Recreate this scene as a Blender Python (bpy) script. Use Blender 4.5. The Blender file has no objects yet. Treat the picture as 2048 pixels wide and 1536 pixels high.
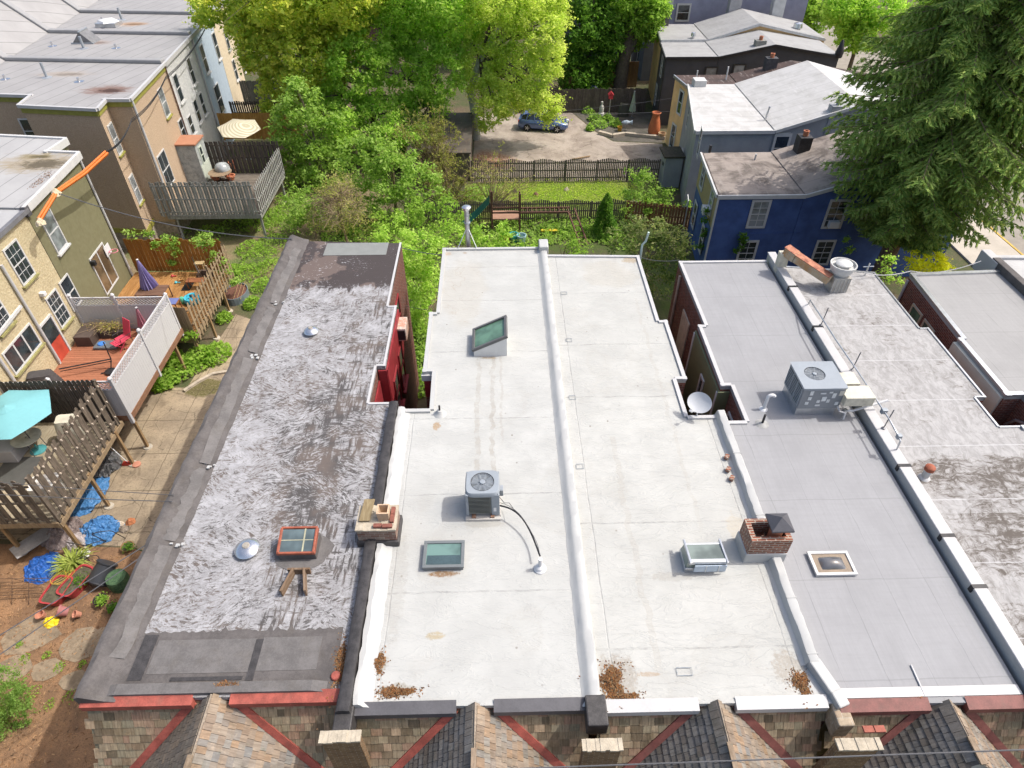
import bpy, math, random
import numpy as np
from mathutils import Vector
random.seed(7); RNG = np.random.default_rng(11)
S = bpy.context.scene; COL = S.collection
# ------------------------------------------------------------------ camera, sky, sun, exposure
HC = 21.65; PITCH = 41.8; YAW = 1.28; FPX = 1300.0
cam = bpy.data.cameras.new('camera'); camo = bpy.data.objects.new('camera', cam); COL.objects.link(camo)
cam.sensor_width = 36; cam.lens = 36*FPX/2048; cam.clip_start = .5; cam.clip_end = 1500
camo.location = (0, 0, HC); camo.rotation_euler = (math.radians(90-PITCH), 0, math.radians(-YAW)); S.camera = camo
SUN_EL, SUN_AZ = 55.0, 8.0            # azimuth measured from +X towards +Y
W = bpy.data.worlds.new('World'); S.world = W; W.use_nodes = True
_n = W.node_tree.nodes; _sky = _n.new('ShaderNodeTexSky'); _sky.sky_type = 'NISHITA'; _sky.sun_disc = False
_sky.sun_elevation = math.radians(SUN_EL); _sky.sun_rotation = math.radians(90-SUN_AZ); _sky.air_density = 1.0; _sky.dust_density = 5.0; _sky.ozone_density = .4
W.node_tree.links.new(_sky.outputs[0], _n['Background'].inputs[0]); _n['Background'].inputs[1].default_value = 0.15
sl = bpy.data.lights.new('sun', 'SUN'); slo = bpy.data.objects.new('sun', sl); COL.objects.link(slo)
sl.energy = 2.35; sl.angle = math.radians(.5); sl.color = (1, .97, .925)
_d = Vector((math.cos(math.radians(SUN_AZ))*math.cos(math.radians(SUN_EL)), math.sin(math.radians(SUN_AZ))*math.cos(math.radians(SUN_EL)), math.sin(math.radians(SUN_EL))))
slo.rotation_euler = _d.to_track_quat('Z', 'Y').to_euler(); slo.location = (30, 10, 40)
vs = S.view_settings; vs.view_transform = 'Standard'; vs.look = 'None'; vs.exposure = 0.65; vs.gamma = 1; vs.use_curve_mapping = False
# ------------------------------------------------------------------ photo pixel -> world point on a real plane
_th, _ya = math.radians(PITCH), math.radians(YAW)
def ray(px, py):
    u = (px-1024)/FPX; v = (py-768)/FPX
    f = math.cos(_th)-v*math.sin(_th); d = math.sin(_th)+v*math.cos(_th)
    return Vector((f*math.sin(_ya)+u*math.cos(_ya), f*math.cos(_ya)-u*math.sin(_ya), -d))
def PZ(px, py, z): r = ray(px, py); return r*((z-HC)/r.z)+Vector((0, 0, HC))
def PY(px, py, y): r = ray(px, py); return r*(y/r.y)+Vector((0, 0, HC))
def PX(px, py, x): r = ray(px, py); return r*(x/r.x)+Vector((0, 0, HC))
V = Vector
X3, Y3, Z3 = V((1, 0, 0)), V((0, 1, 0)), V((0, 0, 1))
def hx(s):
    s = s.lstrip('#'); o = []
    for i in (0, 2, 4):
        c = int(s[i:i+2], 16)/255; o.append(c/12.92 if c <= .04045 else ((c+.055)/1.055)**2.4)
    return tuple(o)
# ------------------------------------------------------------------ mesh builder
ORG = {}
class MB:
    def __init__(s): s.v = []; s.f = []; s.mi = []; s.m = 0
    def face(s, pts):
        b = len(s.v); s.v += [tuple(p) for p in pts]; s.f.append(tuple(range(b, b+len(pts)))); s.mi.append(s.m); return s
    def raw(s, vs_, fs):
        b = len(s.v); s.v += [tuple(p) for p in vs_]
        for f in fs: s.f.append(tuple(i+b for i in f)); s.mi.append(s.m)
        return s
    def box(s, x0, x1, y0, y1, z0, z1):
        if x0 > x1: x0, x1 = x1, x0
        if y0 > y1: y0, y1 = y1, y0
        p = [(x, y, z) for z in (z0, z1) for y in (y0, y1) for x in (x0, x1)]
        return s.raw(p, [(0, 2, 3, 1), (4, 5, 7, 6), (0, 1, 5, 4), (2, 6, 7, 3), (0, 4, 6, 2), (1, 3, 7, 5)])
    def ob(s, c, ux, uy, uz, sx, sy, sz):
        c, ux, uy, uz = V(c), V(ux), V(uy), V(uz)
        p = [c+ux*(a*sx/2)+uy*(b*sy/2)+uz*(e*sz/2) for e in (-1, 1) for b in (-1, 1) for a in (-1, 1)]
        fs = [(0, 2, 3, 1), (4, 5, 7, 6), (0, 1, 5, 4), (2, 6, 7, 3), (0, 4, 6, 2), (1, 3, 7, 5)]
        if ux.cross(uy).dot(uz) < 0: fs = [f[::-1] for f in fs]
        return s.raw(p, fs)
    def rbox(s, c, rz, sx, sy, sz):       # box rotated about z, c = centre
        a = V((math.cos(rz), math.sin(rz), 0)); b = V((-math.sin(rz), math.cos(rz), 0))
        return s.ob(c, a, b, Z3, sx, sy, sz)
    def beam(s, p0, p1, w, h, up=Z3):
        p0, p1 = V(p0), V(p1); d = (p1-p0); L = d.length; d = d/L
        a = d.cross(up)
        if a.length < 1e-4: a = d.cross(X3)
        a.normalize(); b = a.cross(d)
        return s.ob((p0+p1)/2, d, a, b, L, w, h)
    def prism(s, poly, z0, z1, top=True, bot=True):
        n = len(poly); ar = sum(poly[i][0]*poly[(i+1) % n][1]-poly[(i+1) % n][0]*poly[i][1] for i in range(n))
        if ar < 0: poly = poly[::-1]
        lo = [(p[0], p[1], z0) for p in poly]; hi = [(p[0], p[1], z1) for p in poly]
        for i in range(n):
            j = (i+1) % n; s.face([lo[i], lo[j], hi[j], hi[i]])
        if top: s.face(hi)
        if bot: s.face(lo[::-1])
        return s
    def tube(s, pts, r, n=6, cap=True, taper=None):
        pts = [V(p) for p in pts]; m = len(pts); vs_ = []; fs = []; prev = None
        for i, p in enumerate(pts):
            t = (pts[min(i+1, m-1)]-pts[max(i-1, 0)])
            t = t.normalized() if t.length > 1e-9 else V(Z3)
            if prev is None:
                a = t.cross(Z3)
                if a.length < 1e-3: a = t.cross(X3)
            else: a = prev-t*prev.dot(t)
            a.normalize(); prev = a; b = t.cross(a)
            rr = r if taper is None else r+(taper-r)*i/(m-1)
            if isinstance(r, (list, tuple)): rr = r[i]
            for k in range(n):
                q = 2*math.pi*k/n; vs_.append(p+a*(rr*math.cos(q))+b*(rr*math.sin(q)))
        for i in range(m-1):
            for k in range(n):
                k2 = (k+1) % n; fs.append((i*n+k, i*n+k2, (i+1)*n+k2, (i+1)*n+k))
        if cap: fs.append(tuple(range(n))[::-1]); fs.append(tuple((m-1)*n+k for k in range(n)))
        return s.raw(vs_, fs)
    def lathe(s, c, prof, n=24, ax=Z3, sx=1, sy=1, cap=True):   # prof [(r, h)]
        ax = V(ax); a = ax.cross(Y3)
        if a.length < 1e-3: a = ax.cross(X3)
        a.normalize(); b = ax.cross(a); c = V(c); vs_ = []; fs = []
        for r, h in prof:
            for k in range(n):
                q = 2*math.pi*k/n; vs_.append(c+a*(r*sx*math.cos(q))+b*(r*sy*math.sin(q))+ax*h)
        for i in range(len(prof)-1):
            for k in range(n):
                k2 = (k+1) % n; fs.append((i*n+k, i*n+k2, (i+1)*n+k2, (i+1)*n+k))
        if cap: fs.append(tuple(range(n))[::-1]); fs.append(tuple((len(prof)-1)*n+k for k in range(n)))
        return s.raw(vs_, fs)
    def build(s, name, mats, parent=None, org=None, smooth=None, bevel=0):
        if not isinstance(mats, (list, tuple)): mats = [mats]
        me = bpy.data.meshes.new(name)
        va = np.array(s.v, dtype=np.float64).reshape(-1, 3)
        if parent is not None: o_ = ORG[parent.name]
        elif org is not None: o_ = V(org)
        else: o_ = V((float(va[:, 0].mean()), float(va[:, 1].mean()), float(va[:, 2].min())))
        me.from_pydata((va-np.array(o_)).tolist(), [], s.f)
        for m in mats: me.materials.append(m)
        me.polygons.foreach_set('material_index', s.mi)
        uvl = me.uv_layers.new(name='uv'); uv = []
        for f in s.f:
            P = [V(s.v[i]) for i in f]; nn = V((0, 0, 0))
            for i in range(len(P)): nn += P[i].cross(P[(i+1) % len(P)])
            if nn.length < 1e-12: nn = V(Z3)
            nn.normalize()
            if abs(nn.z) > .96:
                for p in P: uv += [p.x, p.y]
            else:
                u = V((-nn.y, nn.x, 0)).normalized(); w = nn.cross(u)
                for p in P: uv += [u.dot(p), w.dot(p)]
        uvl.data.foreach_set('uv', uv)
        if smooth:
            me.polygons.foreach_set('use_smooth', [True]*len(s.f))
            try: me.set_sharp_from_angle(angle=math.radians(smooth if smooth > 1 else 40))
            except Exception: pass
        me.update()
        o = bpy.data.objects.new(name, me); COL.objects.link(o)
        if parent is not None: o.parent = parent; ORG[o.name] = ORG[parent.name]
        else: o.location = o_; ORG[o.name] = o_
        if bevel:
            md = o.modifiers.new('bevel', 'BEVEL'); md.width = bevel; md.segments = 2; md.limit_method = 'ANGLE'
        return o
def tag(o, label=None, cat=None, group=None, kind=None):
    if label: o['label'] = label
    if cat: o['category'] = cat
    if group: o['group'] = group
    if kind: o['kind'] = kind
    return o
def thing(name, label, cat, loc, group=None):
    o = bpy.data.objects.new(name, None); COL.objects.link(o); o.location = V(loc); o.empty_display_size = .2
    ORG[o.name] = V(loc); return tag(o, label, cat, group)
def struct(name, mb, m, **k): return tag(mb.build(name, m, org=(0, 0, 0), **k), kind='structure')
# ------------------------------------------------------------------ material nodes
class NT:
    def __init__(s, name):
        s.m = bpy.data.materials.new(name); s.m.use_nodes = True; s.t = s.m.node_tree
        s.b = s.t.nodes['Principled BSDF']; s.o = s.t.nodes['Material Output']
    def n(s, ty, **kw):
        x = s.t.nodes.new(ty)
        for k, v in kw.items(): setattr(x, k, v)
        return x
    def put(s, sock, v):
        if isinstance(v, bpy.types.NodeSocket): s.t.links.new(v, sock)
        elif sock.type == 'RGBA': sock.default_value = (v[0], v[1], v[2], 1) if not isinstance(v, (int, float)) else (v, v, v, 1)
        elif sock.type == 'VECTOR': sock.default_value = tuple(v) if not isinstance(v, (int, float)) else (v, v, v)
        else: sock.default_value = v
    def pos(s):
        if not hasattr(s, '_g'): s._g = s.n('ShaderNodeNewGeometry')
        return s._g.outputs['Position']
    def isl(s): s.pos(); return s._g.outputs['Random Per Island']
    def uv(s):
        if not hasattr(s, '_u'): s._u = s.n('ShaderNodeTexCoord')
        return s._u.outputs['UV']
    def map(s, v, sc=(1, 1, 1), loc=(0, 0, 0), rot=(0, 0, 0)):
        x = s.n('ShaderNodeMapping'); s.put(x.inputs[0], v); x.inputs[1].default_value = loc; x.inputs[2].default_value = rot
        s.put(x.inputs[3], sc); return x.outputs[0]
    def noise(s, v, sc=3., det=4., ro=.55, dist=0., col=False):
        x = s.n('ShaderNodeTexNoise'); s.put(x.inputs['Vector'], v); x.inputs['Scale'].default_value = sc
        x.inputs['Detail'].default_value = det; x.inputs['Roughness'].default_value = ro; x.inputs['Distortion'].default_value = dist
        return x.outputs['Color' if col else 'Fac']
    def vor(s, v, sc=3., feat='F1', out='Distance', rnd=1.):
        x = s.n('ShaderNodeTexVoronoi', feature=feat); s.put(x.inputs['Vector'], v); x.inputs['Scale'].default_value = sc
        if 'Randomness' in x.inputs: x.inputs['Randomness'].default_value = rnd
        return x.outputs[out]
    def mr(s, v, a, b, c=0., d=1., smooth=True):
        x = s.n('ShaderNodeMapRange'); x.interpolation_type = 'SMOOTHSTEP' if smooth else 'LINEAR'
        s.put(x.inputs[0], v); s.put(x.inputs[1], a); s.put(x.inputs[2], b); s.put(x.inputs[3], c); s.put(x.inputs[4], d); return x.outputs[0]
    def mt(s, op, a, b=0., c=None):
        x = s.n('ShaderNodeMath', operation=op); s.put(x.inputs[0], a); s.put(x.inputs[1], b)
        if c is not None: s.put(x.inputs[2], c)
        return x.outputs[0]
    def vm(s, op, a, b=(0, 0, 0)):
        x = s.n('ShaderNodeVectorMath', operation=op); s.put(x.inputs[0], a); s.put(x.inputs[1], b)
        return x.outputs['Value'] if op in ('LENGTH', 'DOT_PRODUCT', 'DISTANCE') else x.outputs[0]
    def mix(s, f, a, b, mode='MIX'):
        x = s.n('ShaderNodeMix', data_type='RGBA', blend_type=mode); s.put(x.inputs[0], f); s.put(x.inputs[6], a); s.put(x.inputs[7], b)
        return x.outputs[2]
    def ramp(s, f, st, interp='LINEAR'):
        x = s.n('ShaderNodeValToRGB'); s.put(x.inputs[0], f); e = x.color_ramp.elements; x.color_ramp.interpolation = interp
        while len(e) < len(st): e.new(.5)
        for k, (p, c) in enumerate(st): e[k].position = p; e[k].color = (c[0], c[1], c[2], 1)
        return x.outputs[0]
    def sep(s, v): x = s.n('ShaderNodeSeparateXYZ'); s.put(x.inputs[0], v); return x.outputs
    def spot(s, p, x, y, rx, ry, nz=None, soft=.5, jag=.8):   # mask of a stain centred at world x, y
        d = s.vm('MULTIPLY', s.vm('SUBTRACT', p, (x, y, 0)), (1/rx, 1/ry, 0)); L = s.vm('LENGTH', d)
        if nz is not None: L = s.mt('ADD', L, s.mt('MULTIPLY', s.mt('SUBTRACT', nz, .5), jag*2))
        return s.mr(L, 1-soft, 1., 1., 0.)
    def bump(s, h, st=.3, d=.02, prev=None):
        x = s.n('ShaderNodeBump'); x.inputs['Strength'].default_value = st; x.inputs['Distance'].default_value = d; s.put(x.inputs['Height'], h)
        if prev is not None: s.put(x.inputs['Normal'], prev)
        return x.outputs[0]
    def fin(s, col, rough=.8, metal=0., normal=None, spec=.4, emit=None):
        s.put(s.b.inputs['Base Color'], col); s.put(s.b.inputs['Roughness'], rough); s.put(s.b.inputs['Metallic'], metal)
        s.b.inputs['Specular IOR Level'].default_value = spec
        if normal is not None: s.put(s.b.inputs['Normal'], normal)
        return s.m
def sc3(c, k): return tuple(min(1, max(0, x*k)) for x in c)
def M(name, col, rough=.75, var=.18, vs_=2.5, col2=None, bump=.15, bs=25., metal=0., spec=.4, dirt=0.):
    t = NT(name); p = t.pos(); n1 = t.noise(p, vs_, 5, .6); n2 = t.noise(p, vs_*9, 3, .6)
    f = t.mr(t.mt('ADD', t.mt('MULTIPLY', n1, .65), t.mt('MULTIPLY', n2, .35)), .33, .67)
    c = t.mix(f, sc3(col, 1-var), col2 if col2 else sc3(col, 1+var))
    if dirt: c = t.mix(t.mt('MULTIPLY', t.mr(t.noise(p, vs_*.7, 6, .7), .5, .72), dirt), c, (.09, .075, .055))
    nb = t.bump(t.noise(p, bs, 3, .6), bump, .01) if bump else None
    return t.fin(c, rough, metal, nb, spec)
def wood(name, col, col2, along='Z', rough=.85, bump=.25):
    t = NT(name); p = t.pos(); sc = {'Z': (14, 14, 1.2), 'X': (1.2, 14, 14), 'Y': (14, 1.2, 14)}[along]
    g = t.noise(t.map(p, sc), 1.6, 5, .65, .6); r = t.isl()
    c = t.mix(t.mr(g, .35, .68), col, col2); c = t.mix(t.mt('MULTIPLY', r, .45), c, sc3(col, .55)); c = t.mix(t.mr(t.noise(p, 3, 4), .5, .75, 0, .35), c, sc3(col2, 1.15))
    return t.fin(c, rough, 0, t.bump(g, bump, .006), .25)
def brick(name, c1, c2, mortar, bw=.215, bh=.075, ms=.006, stain=.3):
    t = NT(name); x = t.n('ShaderNodeTexBrick'); t.put(x.inputs['Vector'], t.uv()); x.inputs['Scale'].default_value = 1
    x.inputs['Brick Width'].default_value = bw; x.inputs['Row Height'].default_value = bh; x.inputs['Mortar Size'].default_value = ms; x.inputs['Mortar Smooth'].default_value = .2
    t.put(x.inputs['Color1'], c1); t.put(x.inputs['Color2'], c2); t.put(x.inputs['Mortar'], mortar)
    p = t.pos(); c = t.mix(t.mr(t.noise(p, 9, 4, .7), .3, .7), t.mix(.35, x.outputs['Color'], (.05, .03, .02), 'MULTIPLY'), x.outputs['Color'])
    c = t.mix(t.mr(t.noise(p, 1.1, 5, .7), .5, .75, 0, stain), c, (.12, .1, .08))
    return t.fin(c, .85, 0, t.bump(t.mt('SUBTRACT', 1., x.outputs['Fac']), .5, .01), .2)
LEAFK = 2.7
def leafmat(name, cols, tr=.55, rough=.55):
    t = NT(name); st = [(i/(len(cols)-1), c) for i, c in enumerate(cols)]
    cols = [sc3(c, LEAFK) for c in cols]; st = [(i/(len(cols)-1), c) for i, c in enumerate(cols)]; f = t.mt('ADD', t.mt('MULTIPLY', t.isl(), .62), t.mt('MULTIPLY', t.mr(t.noise(t.pos(), .55, 3, .6), .3, .7), .38))
    c = t.ramp(f, st); t.put(t.b.inputs['Base Color'], c); t.b.inputs['Roughness'].default_value = rough; t.b.inputs['Specular IOR Level'].default_value = .08
    tb = t.n('ShaderNodeBsdfTranslucent'); t.put(tb.inputs[0], t.mix(.5, c, t.mix(1., c, (1., 1.15, .35), 'MULTIPLY')))
    ms = t.n('ShaderNodeMixShader'); ms.inputs[0].default_value = tr
    t.t.links.new(t.b.outputs[0], ms.inputs[1]); t.t.links.new(tb.outputs[0], ms.inputs[2]); t.t.links.new(ms.outputs[0], t.o.inputs[0]); return t.m
def glass(name, col, rough=.06):
    t = NT(name); p = t.pos(); c = t.mix(t.mr(t.noise(p, 1.3, 3), .35, .65), sc3(col, .6), sc3(col, 1.3))
    return t.fin(c, rough, 0, None, .9)
# ------------------------------------------------------------------ shared materials
RED = M('red_paint', (.3, .075, .055), .7, .3, 4, bump=.3, dirt=.4); MAROON = M('maroon_paint', (.17, .06, .05), .6, .25, 4, dirt=.3)
WHITE = M('white_paint', (.5, .5, .49), .5, .06, 3, dirt=.12); WMET = M('white_metal', (.44, .437, .435), .4, .05, 2, dirt=.1)
GREYMET = M('grey_metal', (.3, .33, .36), .4, .1, 3, metal=.3); GALV = M('galvanised_metal', (.52, .54, .56), .35, .12, 5, metal=.8, dirt=.15)
ALU = M('bright_aluminium', (.6, .61, .63), .25, .08, 5, metal=.9, bump=.03); DARKG = M('dark_grey_coating', (.085, .083, .09), .5, .15, 3)
TAR = M('black_tar', (.045, .042, .042), .55, .4, 6, bump=.5, bs=18); ROLL = M('rolled_roofing', (.095, .087, .084), .9, .25, 2.2, bump=.5, bs=60, dirt=.3)
ROLL2 = M('grey_rolled_roofing', (.125, .118, .115), .9, .2, 2.5, bump=.4, bs=60, dirt=.25)
BLACK = M('black_metal', (.02, .02, .022), .45, .3, 5); MEMW = M('white_membrane', (.4, .404, .395), .55, .035, 1.5, bump=.25, bs=7, dirt=.06)
BRK = brick('red_brick', (.22, .075, .05), (.13, .05, .04), (.3, .27, .23)); BRKT = brick('tan_brick', (.25, .16, .08), (.17, .1, .05), (.3, .26, .2), .2, .065)
BRKO = brick('old_orange_brick', (.34, .12, .07), (.2, .075, .05), (.42, .37, .3), ms=.014, stain=.6)
REDP = M('red_bay_paint', (.24, .025, .03), .5, .25, 3, dirt=.2); SAGE = M('sage_green_paint', (.14, .155, .085), .6, .08, 2, dirt=.1)
MORTAR = M('white_mortar', (.4, .35, .27), .9, .2, 6, bump=.9, bs=14, dirt=.25); TERRA = M('terracotta', (.45, .17, .09), .7, .2, 5)
BUFF = M('buff_clay', (.5, .36, .24), .8, .15, 6); GLASSD = glass('dark_glass', (.03, .04, .045)); GLASSG = glass('green_glass', (.09, .16, .12), .12)
GLASSB = glass('blue_grey_glass', (.1, .14, .16), .08); GLASSC = glass('curtained_glass', (.2, .22, .23), .15); PLASW = M('white_plastic', (.6, .6, .6), .35, .03)
CREAMM = M('cream_sheet_metal', (.55, .52, .42), .6, .12, 4, dirt=.3); RUST = M('rust_streaked_metal', (.34, .11, .05), .7, .35, 3, col2=(.5, .42, .3), bump=.3)
SHIN_C = [(.13, .105, .07), (.25, .185, .12), (.33, .27, .18), (.2, .185, .13), (.4, .3, .2), (.28, .17, .12)]
def tilemat(name, cols, streak=.5, rough=.85):
    t = NT(name); c = t.ramp(t.isl(), [(i/(len(cols)-1), k) for i, k in enumerate(cols)])
    s_ = t.noise(t.map(t.uv(), (26, 3, 1)), 1, 4, .6); c = t.mix(t.mr(s_, .35, .65, 0, streak), c, t.mix(1., c, (.45, .4, .36), 'MULTIPLY'))
    c = t.mix(t.mr(t.noise(t.pos(), 11, 4, .7), .52, .72, 0, .5), c, t.mix(1., c, (1.7, 1.6, 1.45), 'MULTIPLY')); c = t.mix(t.mr(t.noise(t.pos(), 1.7, 6, .7), .45, .68, 0, .6), c, t.mix(1., c, (.55, .55, .48), 'MULTIPLY')); c = t.mix(t.mr(t.noise(t.pos(), 4.5, 5, .75), .58, .7, 0, .5), c, (.13, .135, .1))
    return t.fin(c, rough, 0, t.bump(t.noise(t.pos(), 45, 3), .35, .008), .25)
SHIN = tilemat('wood_shingle', SHIN_C); SLATE_D = tilemat('shaded_grey_slate', [(.1, .1, .1), (.15, .145, .14), (.12, .105, .09), (.19, .185, .175), (.14, .125, .11)], .4)  # SLATE_D: darker slate for left dormer slopes, shade put into the colour
SLATE_L = tilemat('weathered_sunlit_slate', [(.2, .195, .18), (.27, .19, .125), (.23, .22, .2), (.29, .22, .155), (.18, .18, .175), (.24, .165, .105)], .45)  # paler slate for right dormer slopes and ridge caps, sunlight put into the colour
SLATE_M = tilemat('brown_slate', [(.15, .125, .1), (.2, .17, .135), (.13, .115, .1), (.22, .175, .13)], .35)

def roof_strokes():
    t = NT('brushed_silver_coating'); p = t.pos(); x, y, z = t.sep(p)
    wob = t.vm('ADD', p, t.vm('MULTIPLY', t.noise(p, 2.2, 5, .65, col=True), (1.1, 1.1, 0)))
    cc = t.sep(t.vor(wob, 1.7, out='Color')); vr = t.n('ShaderNodeVectorRotate', rotation_type='Z_AXIS'); t.put(vr.inputs['Vector'], p)
    t.put(vr.inputs['Angle'], t.mt('MULTIPLY', t.mt('SUBTRACT', cc[0], .5), 1.5)); q = vr.outputs[0]
    big = t.noise(p, .5, 4, .55); fine = t.noise(p, 30, 3, .7); med = t.noise(p, 2.1, 5, .65)
    arc = t.noise(t.map(q, (2.4, 7.5, 1)), 2.1, 6, .72, .8)                      # short dabs, mostly across the roof
    ver = t.noise(t.map(p, (10, 1.3, 1)), 1.1, 5, .68, .3); hor = t.noise(t.map(p, (1.5, 9, 1)), 1.2, 5, .7, .4)
    right = t.mr(t.mt('ADD', x, t.mt('MULTIPLY', t.mt('SUBTRACT', med, .5), 2.2)), -6.2, -5.3); vsel = t.mr(cc[1], .45, .55)
    s_ = t.mt('ADD', t.mt('MULTIPLY', arc, t.mt('SUBTRACT', 1., t.mt('MULTIPLY', right, vsel))), t.mt('MULTIPLY', t.mt('MAXIMUM', ver, t.mt('SUBTRACT', hor, .03)), t.mt('MULTIPLY', right, vsel)))
    mid = t.spot(p, -5.0, 13.0, 2.3, 5.6, big, .9, .25); low = t.mr(y, 7.5, 10.5, .35, 1.)
    dens = t.mt('ADD', t.mt('MULTIPLY', t.mt('SUBTRACT', big, .5), .34), t.mt('ADD', t.mt('MULTIPLY', mid, .06), t.mt('MULTIPLY', t.mt('SUBTRACT', med, .5), .3)))
    v = t.mt('ADD', t.mt('ADD', s_, t.mt('MULTIPLY', dens, low)), t.mt('MULTIPLY', t.mt('SUBTRACT', fine, .5), .16))
    soft = t.mr(v, .42, .56); dk = t.mr(v, .505, .605)
    base = t.mix(t.mr(t.mt('ADD', t.mt('MULTIPLY', t.noise(p, 3.2, 6, .75, .4), .7), t.mt('MULTIPLY', t.noise(t.map(q, (1, 4.5, 1)), 1.6, 5, .75), .3)), .36, .62), (.365, .365, .375), (.225, .223, .228)); base = t.mix(t.mr(t.noise(p, 70, 2), .35, .65, 0, .3), base, (.41, .41, .42)); base = t.mix(t.mt('MULTIPLY', soft, .6), base, (.2, .193, .19))
    c = t.mix(t.mt('MULTIPLY', dk, .95), base, t.mix(t.mr(t.noise(p, 1.3, 4), .38, .6), (.055, .05, .048), (.105, .083, .07)))
    blot = t.mt('MULTIPLY', t.mr(t.noise(t.map(p, (2.6, 1, 1)), 1.1, 6, .7, .4), .6, .72), t.mr(mid, .1, .5)); c = t.mix(t.mt('MULTIPLY', blot, .65), c, (.1, .085, .075))
    ck = t.mr(t.vor(t.vm('ADD', p, t.vm('MULTIPLY', t.noise(p, 7, 3, col=True), (.09, .09, 0))), 15, 'DISTANCE_TO_EDGE'), .01, .045, 1, 0)
    ckm = t.mt('MULTIPLY', t.mt('MULTIPLY', ck, t.mr(med, .4, .6, .25, 1)), t.mr(t.mt('ADD', y, t.mt('MULTIPLY', big, 5.)), 11.0, 13.0, .75, .12)); c = t.mix(ckm, c, (.12, .115, .115))
    jag = t.mt('ADD', y, t.mt('MULTIPLY', t.mt('SUBTRACT', t.noise(t.map(p, (2.2, .8, 1)), 1.2, 6, .75), .5), 2.4)); rear = t.mr(jag, 20.7, 20.95)
    wet = t.mr(t.noise(p, .8, 4, .55), .53, .56); mem = t.mix(t.mt('MULTIPLY', wet, .8), (.05, .04, .038), (.135, .102, .088))
    fl = t.mr(t.mt('ADD', t.noise(t.map(p, (5, 9, 1)), 1.4, 6, .78), t.mt('MULTIPLY', t.mt('SUBTRACT', t.noise(p, .7, 2), .5), .4)), .62, .67); mem = t.mix(fl, mem, (.42, .42, .43)); c = t.mix(rear, c, mem)
    return t.fin(c, .62, 0, t.bump(t.mt('SUBTRACT', s_, t.mt('MULTIPLY', dk, .4)), .5, .012), .35)
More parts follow.
